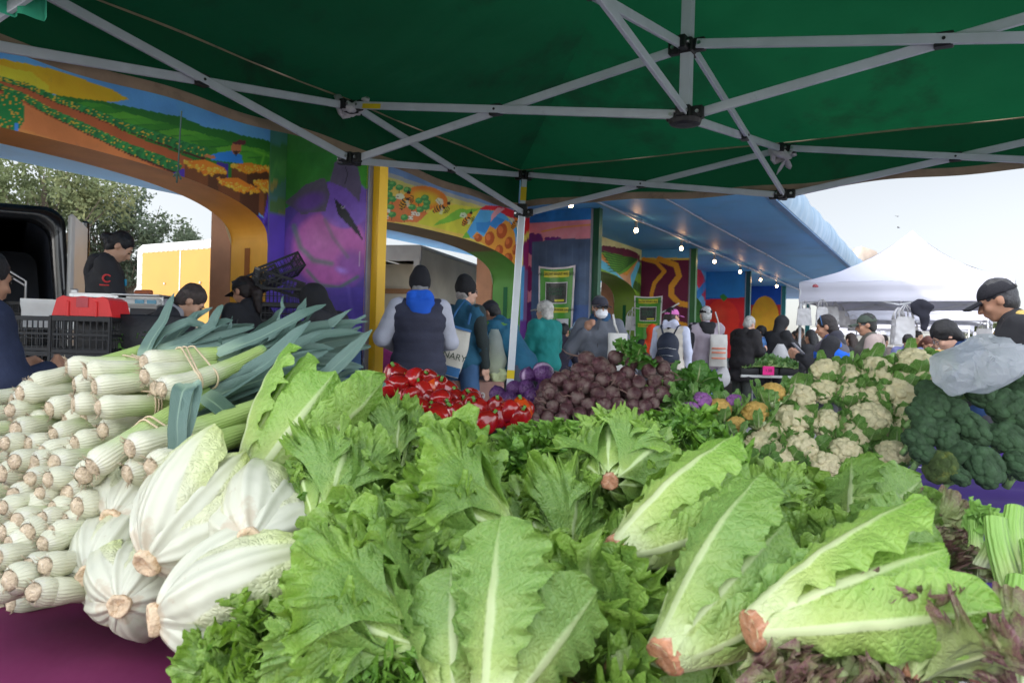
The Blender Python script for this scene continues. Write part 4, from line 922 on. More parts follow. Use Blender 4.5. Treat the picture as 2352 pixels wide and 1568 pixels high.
# ================= lettuce placement
G_L='heads of green leaf lettuce heaped on the stall';G_R='heads of romaine lettuce laid on the stall'
LET=[
 ('f',V_HE[0],S_CUT,(1400,1106,1.12),(1420,1050,1.36),.68,0,'green leaf lettuce with its round tan cut stem facing out, centre right below the beets'),
 ('f',V_HE[1],S_CUT,(1182,1232,1.0),(930,1150,1.04),.74,0,'light green leaf lettuce lying butt right, its one huge veined leaf fanned out at centre'),
 ('f',V_HE[2],S_CUT,(742,1212,1.0),(790,1090,1.16),.74,.2,'pale ribbed leaf lettuce standing stem down right of the topmost napa cabbage'),
 ('f',V_HE[2],S_CUT,(900,1080,1.30),(868,985,1.38),.62,.3,'upright frilly lettuce left of the red peppers'),
 ('f',V_HE[1],S_CUT,(985,1490,.84),(830,1440,.88),.75,0,'leaf lettuce with cut white rib pointing right near the bottom left of the heap'),
 ('d',V_FD[0],S_CUT,(745,1300,1.06),(720,1250,1.0),.85,0,'dark curly lettuce bulging over the largest napa cabbage'),
 ('d',V_FD[1],S_CUT,(880,1290,1.08),(860,1230,1.04),.9,1.,'dark curly lettuce in the middle left of the heap'),
 ('f',V_HE[0],S_CUT,(620,1530,.92),(500,1520,.86),.52,0.2,'small light lettuce resting on the maroon cloth at the bottom'),
 ('d',V_FD[0],S_CUT,(1270,1100,1.36),(1275,1050,1.3),.85,1.2,'dark curly lettuce directly left of the tan cut stem'),
 ('d',V_FD[1],S_CUT,(1560,1060,1.42),(1575,1010,1.38),.85,2.2,'dark curly lettuce right of the tan cut stem'),
 ('f',V_HE[0],S_CUT,(1095,1120,1.40),(1090,1070,1.5),.48,.3,'light frilly lettuce at the crest below the peppers'),
 ('f',V_HE[2],S_CUT,(1320,1095,1.5),(1320,1050,1.56),.45,-.4,'bright lettuce at the crest under the beets'),
 ('d',V_FD[0],S_CUT,(680,1460,.95),(660,1430,.9),.68,2.,'dark curly lettuce right above the small light one at the bottom'),
 ('d',V_FD[1],S_CUT,(780,1400,.97),(760,1370,.9),.75,.3,'dark curly lettuce in the lower left of the heap'),
 ('f',V_HE[1],S_CUT,(1010,1335,.96),(860,1330,1.0),.72,-.5,'lettuce with a smooth arched leaf left of centre'),
 ('f',V_HE[0],S_CUT,(1590,1140,1.38),(1600,1090,1.44),.5,.5,'lettuce half hidden behind the upper romaine'),
 ('d',V_FD[1],S_CUT,(1010,1200,1.2),(1000,1150,1.15),.8,4.,'dark curly lettuce under the huge veined leaf'),
 ('f',V_HE[2],S_CUT,(1290,1340,1.08),(1260,1240,1.15),.85,.4,'lettuce beneath the pink ribbed romaine leaf'),
 ('d',V_FD[0],S_CUT,(880,1530,.86),(850,1510,.82),.6,5.,'dark curly lettuce at the very bottom left of centre'),
 ('f',V_FR[0],S_CUT,(985,1025,1.75),(975,985,1.8),.45,1.7,'small frilly lettuce touching the lowest peppers'),
 ('f',V_FR[2],S_CUT,(1200,1045,1.75),(1205,1000,1.8),.45,.9,'small frilly lettuce between the peppers and the beets'),
 ('f',V_FR[1],S_CUT,(1480,1045,1.75),(1490,1005,1.8),.45,2.2,'small frilly lettuce beside the purple cauliflower'),
 ('r',V_RY[0],S_CUT2,(562,1128,1.14),(775,850,1.32),.98,.4,'bright yellow green romaine leaning over the cabbages, pointing at the peppers'),
 ('r',V_RY[0],S_CUT2,(1412,1272,.94),(1740,1105,1.06),.86,1.2,'plump romaine lying centre right with its butt to the left'),
 ('r',V_RO[1],S_CUT2,(1522,1510,.80),(1870,1165,.95),.92,.2,'long romaine in the lower right with drooping outer leaves'),
 ('r',V_RY[1],S_CUT2,(1722,1445,.78),(2200,1340,.84),.86,2.6,'romaine with large brown butt end facing out, lowest on the right'),
 ('r',V_RX[0],S_CUT,(1130,1640,.72),(1270,1290,.86),.70,.25,'romaine with a pink rib rising from the bottom centre'),
 ('r',V_RX[1],S_CUT,(1050,1640,.78),(1040,1290,.90),.66,1.3,'dull green romaine standing upright at the bottom centre'),
 ('b',V_RB[0],S_CUT,(1965,1225,1.16),(2020,1150,1.22),.72,.0,'butter lettuce with broad crinkled leaves behind the right romaines'),
 ('b',V_RB[0],S_CUT,(1930,1300,1.02),(2060,1260,1.07),.72,1.4,'loose lettuce with a pale cut rib right of the long romaine'),
 ('b',V_RB[0],S_CUT,(1400,1540,.86),(1560,1480,.9),.6,2.,'loose romaine between the pink rib and the long romaine'),
 ('l',V_RL[0],S_CUT,(2095,1260,1.2),(2110,1210,1.23),.55,.5,'red leaf lettuce in front of the purple cloth edge'),
 ('l',V_RL[1],S_CUT,(2170,1330,1.1),(2190,1290,1.1),.5,1.5,'red leaf lettuce beside the celery'),
 ('l',V_RL[0],S_CUT,(2080,1560,.77),(2090,1480,.79),.68,2.5,'large red leaf lettuce in the bottom right corner'),
 ('l',V_RL[1],S_CUT,(1900,1640,.76),(1910,1580,.76),.5,3.5,'red leaf lettuce at the bottom under the lowest romaine'),
 ('l',V_RL[0],S_CUT,(2250,1560,.78),(2240,1500,.80),.5,.2,'wilted red leaf lettuce touching the celery stalks'),
 ('f',V_HE[2],S_CUT,(1720,1230,1.22),(1780,1180,1.27),.6,0.,'lettuce between the upper and the long romaine'),
]
CN={'f':('leaf_lettuce','lettuce',G_L),'d':('curly_lettuce','lettuce','dark curly lettuces in the heap'),'r':('romaine_lettuce','romaine',G_R),'b':('butter_lettuce','lettuce','loose broad leaved lettuces'),'l':('red_leaf_lettuce','red lettuce','red leaf lettuces at the right')}
for k,me,st,p0,p1,sc,ro,lab in LET:
    nm,cat,gr=CN[k];place_head(k,nm,cat,me,st,p0,p1,sc,ro,gr,lab)
# understory of the heap (crates of lettuce): more heads below, row by row
cr=[]
for (px,py,D) in [(700,1230,1.42),(820,1170,1.5),(960,1250,1.35),(1080,1330,1.22),(1210,1220,1.4),(1350,1250,1.3),(1480,1200,1.45),(1650,1300,1.25),(1800,1270,1.3),(1900,1400,1.1),(1200,1420,1.08),(1350,1420,1.08),(1600,1420,1.06),(740,1460,1.05),(900,1420,1.05),(1720,1560,.93),(1600,1560,.93),(1330,1560,.93),(760,1560,.93),(1990,1260,1.28),(850,1110,1.6),(1150,1090,1.7),(1380,1090,1.7),(1640,1170,1.5),(2000,1470,1.0),(1520,1330,1.1),(1780,1360,1.1)]:
    me=R_.choice(V_FR+V_HE);th=place_head('u','leaf_lettuce','lettuce',me,S_CUT,(px,py+40,D+.02),(px+R_.uniform(-60,60),py-40,D+R_.uniform(-.05,.08)),R_.uniform(.7,.85),R_.uniform(-.6,.6),'lettuces packed under the top layer','x');cr.append((th,(px,py)))
rowlabels([a for a,_ in cr],[p for _,p in cr],'buried lettuce','heap',60)
th=MB();th.lathe([(.001,0),(.012,0),(.014,.004),(.017,.03),(.012,.06),(.001,.065)],n=14,lob=lambda a,p:1+.1*np.sin(a*4)[None,:]);tag(th.obj('lettuce_core',mat('core_white',(.72,.70,.6),.5,.2,60,dirt=((.4,.2,.12),60,.55,.6)),M=frame(at(1322,1185,1.16),at(1270,1165,1.17)-at(1322,1185,1.16))),'small white cut lettuce core with a brown end lying in the middle of the heap','lettuce core')
# ================= napa cabbages
NA=[((205,1320,1.07),(300,1265,1.22),.62,0,'napa cabbage with a ringed brown end, leftmost on the maroon cloth'),
 ((277,1388,1.0),(345,1330,1.12),.60,1,'napa cabbage second from the left on the maroon cloth'),
 ((368,1418,.93),(560,1378,.98),.80,.4,'largest white napa cabbage, nearest on the maroon cloth'),
 ((345,1285,1.0),(520,1130,1.12),.76,2,'long white napa cabbage lying across the two smaller ones'),
 ((262,1190,1.14),(380,1130,1.25),.68,.9,'napa cabbage with brown stained base beside the leek stack'),
 ((576,1245,.97),(640,1215,1.15),.76,1.7,'napa cabbage facing out with a wide round cut under the bright romaine')]
for i,(p0,p1,sc,ro,lab) in enumerate(NA):
    th=place_head('n','napa_cabbage','napa cabbage',V_NA[i%2],S_NAP,p0,p1,sc,ro,'napa cabbages stacked beside the leeks',lab)
# scraps of leaf on cloth
b=MB();b.ell(atz(100,1628-0,TZ+.006),(.012,.005,.003));
P_=atz(58,1629,TZ+.006);b=MB();b.ell(P_,(.012,.006,.002));tag(b.obj('leaf_scrap',LM_NA),'tiny pale leaf scrap lying on the maroon cloth','leaf')
# ================= leeks
def leekmat():
    m=leafmat('leek_shaft',(.64,.62,.50),(.64,.63,.47),(.36,.48,.15),(.16,.32,.12),ribw=0.,gpos=.22,gw=.5,veinn=3,base0=.01,ridge=150,trans=.08,veinamt=.0,bump=.35,rough=.38,edgepos=.95,vs=20,blot=.12);return m
M_LK=leekmat()
M_LB=leafmat('leek_blade',(.26,.36,.27),(.19,.30,.19),(.105,.175,.145),(.085,.15,.135),ribw=.05,gpos=.0,gw=.35,veinn=2,ridge=90,trans=.12,veinamt=.05,bump=.35,rough=.45,edgepos=.95,vs=15)
M_RT=mat('leek_root_cut',(.47,.37,.25),.8,.3,90,.7,260,dirt=((.66,.56,.44),120,.52,.7))
M_RB=mat('rubber_band',(.55,.43,.28),.6,.1)
def leek_parts(seed,r=.0165,L=.24,blade=.25,bend=(0,0,0),nbl=6):
    rr=random.Random(seed);z=np.linspace(0,L,26);f=z/L
    rad=r*(1.0+.16*np.exp(-((f-.04)/.08)**2)-.16*f);rad[0]*=.66;rad[1]*=.93
    b=MB();a=np.linspace(0,2*np.pi,23);bx,by,bz=bend
    off=np.stack([bx*f**2*L,by*f**2*L,z],-1)
    V=off[:,None,:]+rad[:,None,None]*np.stack([np.cos(a),np.sin(a)*(1-.0*a),0*a],-1)[None]*(1+.03*np.sin(3*a+seed))[None,:,None]
    uv=np.stack([np.tile(a/(2*np.pi),(26,1)),np.repeat(f[:,None],23,1)],-1);b.grid(V,uv=uv)
    sh=b.mesh('shaft',M_LK)
    b=MB();b.lathe([(.0005,-.0035),(rad[0]*.55,-.004),(rad[0]*.8,-.002),(rad[0]*.92,.0),(rad[0]*.9,.004)],n=20,lob=lambda a_,p:1+.05*np.sin(a_*5+seed)[None,:])
    for k in range(14):
        a_=rr.uniform(0,6.28);q=rad[0]*rr.uniform(.6,1.);p0=np.array([q*math.cos(a_),q*math.sin(a_),0]);b.tube([p0,p0+np.array([math.cos(a_)*.004,math.sin(a_)*.004,-.004]),p0+np.array([math.cos(a_)*.008,math.sin(a_)*.006,-rr.uniform(.002,.009)])],[.0006,.0005,.0002],4)
    rt=b.mesh('root_end',M_RT)
    b=MB();e=off[-1]
    for i in range(nbl):
        sgn=1 if i%2 else -1;P,uv=strapleaf(blade*rr.uniform(.7,1.15),.0165*rr.uniform(.8,1.15),[0,.08,.3,.7,.9,1],[.75,.8,1,.85,.5,.12],.02+.05*i,.12+.13*i+rr.uniform(-.1,.25),cup=1.5,cup1=.3,ruf=.002,rf=3,jag=.01,seed=seed*7+i,nu=9,nv=26,blis=.0008,ribh=-.004,twist=rr.uniform(-.4,.4))
        P[...,1]+=.002+.0022*i;P=turn(P,(0 if sgn>0 else math.pi)+rr.uniform(-.35,.35));b.grid(P+e-np.array([0,0,.02]),uv=uv)
    bl_=b.mesh('blades',M_LB);return sh,rt,bl_
LKV=[leek_parts(s,bend=(R_.uniform(-.1,.1),R_.uniform(-.1,.1),0)) for s in range(6)]
def leek(p0,p1,k,sc=1.,roll=0.,blades=True,parent=None,name='leek',world=False,flat=1.):
    a=p0 if world else at(*p0);b_=p1 if world else at(*p1);M=frame(a,b_-a,(0,0,1),1.,roll);M[:3,:2]*=sc
    sh,rt,bl_=LKV[k%6]
    if parent is None: o=link(name,sh,None,M)
    else:
        Mi=np.linalg.inv(np.array(parent.matrix_basis));o=link(name,sh,parent,Mi@M)
    link('root_end',rt,o)
    if blades: link('blades',bl_,o)
    return o
def bunch(label,ends,to,sc,bandz=(.07,.078,.1),group='rubber banded leek bunches'):
    a=at(*ends[0]);th=thing('leek_bunch',label,'leeks',a,group)
    cs=[];d=None
    for i,e in enumerate(ends):
        t_=to if not isinstance(to,list) else to[i]
        p1=(t_[0]+(e[0]-ends[0][0])*.55,t_[1]+(e[1]-ends[0][1])*.55,t_[2]+(e[2]-ends[0][2])*.8)
        leek(e,p1,i+int(e[0]),sc*(1+.06*math.sin(i*3)),i*2.1,parent=th);cs.append((at(*e),nrm(at(*p1)-at(*e))))
    # bands: convex loop around shafts
    for z in bandz:
        pts=[];ctr=np.mean([c+dd*z for c,dd in cs],0);d=nrm(np.mean([dd for _,dd in cs],0));x=nrm(np.cross(d,[0,0,1.]));y=np.cross(d,x);rr_=.0172*sc
        ang=np.linspace(0,2*np.pi,40,endpoint=True)
        for a_ in ang:
            n_=x*math.cos(a_)+y*math.sin(a_);pts.append(max((((c+dd*z)-ctr)@n_,tuple(c+dd*z)) for c,dd in cs)[1]+n_*rr_)
        tilt=R_.uniform(-.15,.15);pts=[p+d*tilt*((p-ctr)@x) for p in pts]
        b=MB();b.tube(np.array(pts)-np.array(th.location),.0017,5,cap=False);b.obj('rubber_band',M_RB,th)
    return th
bunch('topmost rubber banded leek bunch, its blades reaching right toward the yellow post',[(330,832,1.30),(332,864,1.27),(370,894,1.22),(356,892,1.27)],(600,800,1.52),1.1)
bunch('banded leek bunch upper left of the stack with bulbs beside the topmost bunch',[(155,842,1.38),(197,854,1.31),(172,884,1.36),(218,888,1.29)],(420,835,1.48),1.1,(.09,.098))
bunch('banded pair of leeks in the middle of the stack, left of the drooping blade',[(170,928,1.31),(226,936,1.25)],(430,912,1.42),1.12,(.085,.092,.1))
bunch('banded pair of leeks with big round cuts at the right end of the stack',[(298,1030,1.12),(347,1074,1.08)],(500,975,1.25),1.2,(.07,.078))
bunch('single thick leek bunch slanting up right across the stack front',[(212,1072,1.12),(192,1092,1.15),(292,1088,1.13)],[(420,940,1.26),(330,1010,1.28),(460,1010,1.26)],1.2,(.1,.11))
lk=[];k=0
rows=[(900,(45,),1.36),(884,(72,),1.36),(940,(22,112),1.34),(968,(190,68,150),1.32),(985,(38,232),1.30),(1000,(120,),1.30),(1020,(12,60,170),1.27),(1040,(95,140),1.25),(1062,(30,75,125),1.23),(1085,(0,),1.2),(1100,(72,112,160),1.18),(1135,(30,90,150),1.17),(1165,(8,58,118,180),1.15),(1195,(35,95,150),1.12),(1222,(5,65,118),1.10),(1250,(25,100,),1.08),(1283,(-10,),1.07),(1305,(60,),1.05),(1330,(25,90,),1.04),(1362,(-20,78,),1.02),(1300,(105,),1.05),(1355,(108,),1.02),(1330,(-40,),1.05)]
for (y,xs,D) in rows:
    for x in xs:
        k+=1;p0=(x+R_.uniform(-4,4),y+R_.uniform(-4,4),D+R_.uniform(-.02,.02));tx=190+R_.uniform(-25,25);ty=-28+R_.uniform(-26,18)
        o=leek(p0,(x+tx,y+ty,D+.13+R_.uniform(-.02,.05)),k,R_.uniform(.92,1.25),R_.uniform(0,6),blades=(y<1150));lk.append((o,(x,y)))
        tag(o,'x','leek','loose leeks in the stack')
# inner fill of stack so the back isn't hollow
for y in range(905,1380,36):
    D=1.50-(y-905)*.0008
    for x in range(-80,330,74):
        if x>40 and y>1130: continue
        k+=1;p0=(x+30+R_.uniform(-8,8),y+14,D+.07);o=leek(p0,(x+230,y-10,D+.2),k,1.05,k*1.3,blades=(y<980 and x>60));lk.append((o,(x+30,y+14)));tag(o,'x','leek','loose leeks in the stack')
rowlabels([a for a,_ in lk],[p for _,p in lk],'white leek end','the leek stack',30)
# long separate blades that show over the stack
def blade(pts,w,D0,D1,lab,seed):
    P=np.array([at(x,y,D0+(D1-D0)*i/(len(pts)-1)) for i,(x,y) in enumerate(pts)]);n=40;tt=np.linspace(0,len(pts)-1,n);C=np.stack([np.interp(tt,range(len(pts)),P[:,j]) for j in range(3)],1)
    for _ in range(4): C[1:-1]=(C[:-2]+C[1:-1]*2+C[2:])/4
    T=nrm(np.gradient(C,axis=0));v=nrm(np.array([0,-1.,.55]));s_=nrm(np.cross(T,v));s_=s_*np.cos(.3)+v*np.sin(.3)
    u=np.linspace(-1,1,9);f=np.linspace(0,1,n);wd=w*np.interp(f,[0,.1,.6,.9,1],[.8,1,.9,.55,.06])
    nn_=np.cross(T,s_);V=C[:,None]+s_[:,None]*(u*1)[None,:,None]*wd[:,None,None]+nn_[:,None]*(-.35*np.abs(u))[None,:,None]*wd[:,None,None]
    V=V+.002*noise(V*1.,30,seed)[...,None]
    uv=np.stack([np.tile(u/2+.5,(n,1)),np.repeat(f[:,None],9,1)],-1);b=MB();b.grid(V,uv=uv);return b
def fan(label,L):
    b0=None
    th=MB()
    for i,(pts,w,D0,D1) in enumerate(L):
        q=blade(pts,w,D0,D1,'',i)
        th.add(q.v[0],[f for f,_ in q.f],uv=q.uv[0])
    return tag(th.obj('leek_leaves',M_LB),label,'leek leaves','long leek blades spread over the stack')
fan('sheaf of long blue green leek blades running from the top bunch to the yellow post',
 [([(500,815),(600,775),(700,722),(748,700)],.017,1.40,1.55),([(500,830),(620,800),(720,752),(845,738)],.017,1.4,1.6),([(480,855),(600,835),(740,770),(832,762)],.018,1.38,1.58),([(470,880),(560,850),(690,800),(770,800)],.02,1.36,1.5),([(450,905),(560,870),(640,815),(740,765)],.022,1.34,1.46),([(430,950),(520,895),(620,830),(712,738)],.024,1.3,1.42),([(440,940),(560,900),(680,850),(745,815)],.02,1.32,1.45),([(520,900),(620,880),(700,860),(745,850)],.02,1.38,1.5),([(500,930),(580,912),(660,905),(710,890)],.018,1.36,1.45),([(480,960),(560,930),(640,925),(690,930)],.017,1.35,1.42)])
fan('leek blades fanned upward behind the top bunch near the black jackets',
 [([(330,820),(350,780),(380,735),(402,672)],.016,1.5,1.56),([(330,822),(370,770),(430,742),(478,752)],.016,1.5,1.58),([(350,812),(430,790),(520,770),(585,752)],.015,1.5,1.6),([(360,815),(440,780),(500,745),(535,735)],.018,1.52,1.6),([(350,810),(400,780),(440,735),(455,715)],.015,1.53,1.6),([(380,812),(470,800),(540,775),(600,770)],.015,1.5,1.6),([(370,800),(420,760),(450,730),(490,705)],.014,1.56,1.62),([(400,815),(480,770),(500,720),(510,700)],.014,1.55,1.6),([(395,818),(500,805),(580,790),(620,788)],.014,1.48,1.55)])
fan('leek blade bent down and hanging in front of the stack, over the napa cabbage',[([(432,885),(418,900),(410,960),(402,1050),(396,1118)],.015,1.16,1.08),([(440,880),(446,900),(440,930),(420,1010),(412,1090)],.013,1.17,1.10)])
fan('two folded leek blades crossing below the sheaf',[([(468,905),(520,950),(580,985)],.018,1.22,1.28),([(455,1025),(490,1040),(530,1052)],.011,1.14,1.16),([(470,990),(540,1000),(600,960),(620,930)],.016,1.3,1.4)])
fan('mass of blue green leek blades below the sheaf, running behind the bright romaine',[([(400+8*i,1000-i*4),(480,990-i*9),(560,985-i*12),(640,975-i*14)],.016,1.24+.02*i,1.32+.02*i) for i in range(9)])
# ================= bell peppers
M_PEP=mat('pepper_red',(.34,.008,.008),.2,.35,8,.03,20,spec=.6,coat=.5);M_PEO=mat('pepper_orange_red',(.62,.07,.008),.2,.3,8,.03,20,coat=.5);M_PST=mat('pepper_stem',(.12,.28,.05),.6)
def pepper(seed,m):
    th=np.linspace(0,1,18);pf=[(.001,-.036)]+[(.040*math.sin(math.pi*(.1+.9*q)**.75)**.55*(1-.16*q)+.002,-.036+.078*(1-(1-q)**1.0)) for q in np.linspace(.05,.93,15)]+[(.010,.030),(.004,.024)]
    nl=3 if seed%2 else 4
    b=MB();b.lathe(pf,n=40,lob=lambda a,p:1+(.11*np.abs(np.cos(a*nl/2+seed))-.06)[None,:]*np.clip(p[:,0]/.03,0,1)[:,None])
    V=b.v[0];V+= (.002*noise(V,30,seed))[:,None]*V/.04;return b.mesh('pepper',m)
PV=[pepper(1,M_PEP),pepper(2,M_PEP),pepper(3,M_PEO)]
b=MB();b.tube([(0,0,.022),(.001,0,.034),(.005,0,.046)],[.008,.005,.006],10);b.lathe([(.001,.026),(.014,.027),(.012,.023)],n=14);PS=b.mesh('stem',M_PST)
pe=[];PPOS=[(920,862,3),(947,872,0),(905,888,0)]
for y,xs in [(856,(905,)),(866,(950,985,)),(885,(915,)),(884,(1010,)),(895,(970,1030)),(908,(940,)),(915,(985,1012,1050)),(925,(1085,1062)),(935,(965,1020,1095)),(950,(1005,1045,1075,1115)),(962,(1095,1060)),(912,(1080,)),(932,(1140,)),(948,(1170,)),(955,(1145,)),(965,(1120,1180)),(940,(1200,)),(955,(1195,)),(938,(1048,))]:
    for x in xs: PPOS.append((x,y,R_.choice([0,0,1,1,0,1]) if not 990<x<1000 else 2))
PPOS+=[(992,886,2),(1195,938,2),(930,905,1),(960,935,0),(1000,960,1)]
for (x,y,v) in PPOS:
    d=2.5+R_.uniform(-.03,.03)-(y-850)*.0016;ax=nrm(np.array([R_.uniform(-.6,.6),R_.uniform(-.9,.5),R_.uniform(-.2,1)]))
    M=frame(at(x,y,d),ax,sc=.88*R_.uniform(.85,1.08),roll=R_.uniform(0,6));me=PV[v%3]
    th=link('bell_pepper',me,None,M);link('stem',PS,th);pe.append((th,(x,y)));tag(th,'x','bell pepper','red bell peppers heaped behind the lettuce')
rowlabels([a for a,_ in pe],[p for _,p in pe],'glossy red bell pepper','the pepper heap',14)
# under layer peppers
# ================= purple cabbage
M_PCB=leafmat('cabbage_purple',(.52,.38,.55),(.30,.14,.34),(.085,.022,.12),(.07,.02,.11),ribw=.06,gpos=-.1,gw=.4,veinn=5,trans=.05,veinamt=.75,vs=45,bump=.4,rough=.4,edgepos=.95)
def cabbage(seed):
    rr=random.Random(seed);b=MB()
    pf=[(max(.001,.07*math.sin(q)),-.066*math.cos(q)) for q in np.linspace(0,math.pi,24)];b.lathe(pf,n=36)
    for i in range(7):
        P,uv=strapleaf(.17,.075,[0,.1,.5,.85,1],[.3,.6,1,.8,.2],1.25,-1.0,cup=1.15,ruf=.003,rf=4,jag=.05,seed=seed+i*2,ap=.9,nu=17,nv=26,blis=.002)
        P[...,2]-=.066;b.grid(turn(P,i*2.4+seed),uv=uv)
    return b.mesh('cabbage',M_PCB)
CV=[cabbage(1),cabbage(5)];cb=[]
for x,y,r in [(1247,857,26),(1212,862,19),(1180,892,19),(1142,904,19),(1170,918,21),(1208,893,22),(1222,912,22),(1250,895,20),(1216,932,20),(1180,938,19),(1268,880,18),(1150,925,17),(1240,925,20)]:
    D=2.75-(y-850)*.0012;sc=r/F*D/.072;M=frame(at(x,y,D),nrm([R_.uniform(-1,1),R_.uniform(-1,.2),R_.uniform(-.5,1)]),sc=sc*1.05,roll=R_.uniform(0,6));o=link('purple_cabbage',R_.choice(CV),None,M);tag(o,'x','cabbage','purple cabbages between peppers and beets');cb.append((o,(x,y)))
rowlabels([a for a,_ in cb],[p for _,p in cb],'veined purple cabbage','the cabbage pile',14)
# ================= beets
M_BT=mat('beet_skin',(.075,.022,.028),.6,.4,14,.5,60,dirt=((.19,.14,.12),14,.46,.8));M_BR=mat('beet_root',(.20,.12,.10),.8,.2,40);M_BC=mat('beet_crown',(.11,.04,.05),.7,.3,40)
def beet(seed):
    rr=random.Random(seed);b=MB();pf=[]
    for q in np.linspace(0,1,22):
        a=q*math.pi;r=.042*math.sin(a)**.9;z=-.038*math.cos(a)
        if q<.16: z=-.036-.012*(1-q/.16)**2
        pf.append((max(r,.0012),z))
    b.lathe(pf,n=28);V=b.v[0];V+=(.0018*noise(V,40,seed*3))[:,None]*V/.04;V[:,0]*=rr.uniform(.92,1.08)
    me=b.mesh('beet',M_BT);b=MB();p=[(0,0,-.044)];d=np.array([0,0,-1.])
    for i in range(9): d=nrm(d+np.array([rr.uniform(-.4,.4),rr.uniform(-.4,.4),.0]));p.append(tuple(np.array(p[-1])+d*.011))
    b.tube(p,np.linspace(.0045,.0006,10),6)
    for k in range(3):
        a=rr.uniform(0,6.28);s_=np.array(p[2+k]);b.tube([s_,s_+np.array([math.cos(a)*.015,math.sin(a)*.015,-.008]),s_+np.array([math.cos(a)*.03,math.sin(a)*.02,-.02])],[.0012,.0008,.0004],4)
    rt=b.mesh('taproot',M_BR);b=MB();b.lathe([(.001,.042),(.012,.043),(.015,.038),(.018,.034)],n=14,lob=lambda a,p:1+.15*np.sin(a*6)[None,:])
    for k in range(5):
        a=k*1.26;b.tube([(.006*math.cos(a),.006*math.sin(a),.04),(.008*math.cos(a),.008*math.sin(a),.05)],.003,6)
    return me,rt,b.mesh('crown',M_BC)
BV=[beet(s) for s in range(4)];bt=[]
BP=[(1347,825,21),(1378,842,24),(1413,822,18),(1482,828,18),(1330,850,19),(1350,867,18),(1384,874,19),(1440,858,19),(1420,872,20),(1490,852,18),(1523,845,17),(1466,880,20),(1505,878,20),(1535,868,14),(1284,872,19),(1310,888,18),(1340,886,22),(1262,895,20),(1375,905,20),(1405,905,19),(1455,905,20),(1490,905,19),(1520,905,20),(1262,905,17),(1290,915,18),(1325,915,20),(1350,930,18),(1388,930,19),(1420,932,20),(1455,932,19),(1480,935,18),(1270,935,18),(1300,940,19),(1330,950,18),(1370,955,19),(1405,958,19),(1440,960,20),(1470,960,18),(1240,925,16),(1240,945,16),(1258,958,18),(1290,962,18),(1225,962,16),(1500,925,16),(1530,880,15),(1350,850,16),(1400,850,17),(1450,835,15),(1512,830,13),(1435,885,17),(1365,890,15),(1320,870,16),(1300,862,15)]
for x,y,r in BP:
    D=2.62-(y-820)*.0019;sc=r/F*D/.042;M=frame(at(x,y,D),nrm([R_.uniform(-1,1),R_.uniform(-.6,1),R_.uniform(-.4,1)]),sc=sc,roll=R_.uniform(0,6))
    v=R_.choice(BV);o=link('beet',v[0],None,M);link('taproot',v[1],o);link('crown',v[2],o);tag(o,'x','beet','beets heaped in the middle of the stall');bt.append((o,(x,y)))
for i in range(34): # hidden core of heap
    x=1245+R_.random()*270;y=880+R_.random()*80;D=2.72-(y-820)*.0015;v=R_.choice(BV);M=frame(at(x,y,D),nrm([R_.uniform(-1,1),R_.uniform(-1,1),R_.uniform(-1,1)]),sc=.95);o=link('beet',v[0],None,M);link('taproot',v[1],o);link('crown',v[2],o);tag(o,'x','beet','beets heaped in the middle of the stall');bt.append((o,(x,y)))
rowlabels([a for a,_ in bt],[p for _,p in bt],'round dark beet','the beet heap',14)
# beet greens
def greens(name,lab,cat,pts,m,L=.1,W=.035,D=2.6,n=12,seed=0,group=None):
    rr=random.Random(seed);b=MB();c=at(pts[0][0],pts[0][1],D)
    for (x,y) in pts:
        o_=at(x,y,D+rr.uniform(-.05,.05))-c
        for i in range(n):
            P,uv=strapleaf(L*rr.uniform(.7,1.1),W,[0,.2,.3,.6,.9,1],[.12,.15,.6,1,.6,.1],.2,1.2,cup=.5,ruf=.006,rf=4,jag=.1,seed=seed+i,nu=9,nv=18)
            M=frame(o_,nrm([rr.uniform(-1,1),rr.uniform(-1,.6),rr.uniform(0,1)]),roll=rr.uniform(0,6));b.grid(xf(M,P.reshape(-1,3)).reshape(P.shape),uv=uv)
    return tag(b.obj(name,m,M=TM(c)),lab,cat,group)
LM_BG=leafmat('leaf_beet',(.40,.44,.2),(.22,.38,.08),(.07,.20,.03),None,ribw=.08,gpos=.0,gw=.5,veinn=7,veinamt=.5)
greens('beet_greens','bright leafy greens sticking up from the top of the beet heap','greens',[(1440,815),(1450,838),(1462,828)],LM_BG,.08,.03,2.62,9,3)
greens('beet_greens','beet greens at the right foot of the beet heap','greens',[(1560,890),(1580,905),(1540,918),(1600,885),(1570,925)],LM_BG,.1,.035,2.6,12,5)
greens('chard_greens','dark greens between the beet heap and the purple cauliflower','greens',[(1520,935),(1550,945),(1500,950)],LM_CL,.12,.03,2.5,10,9)
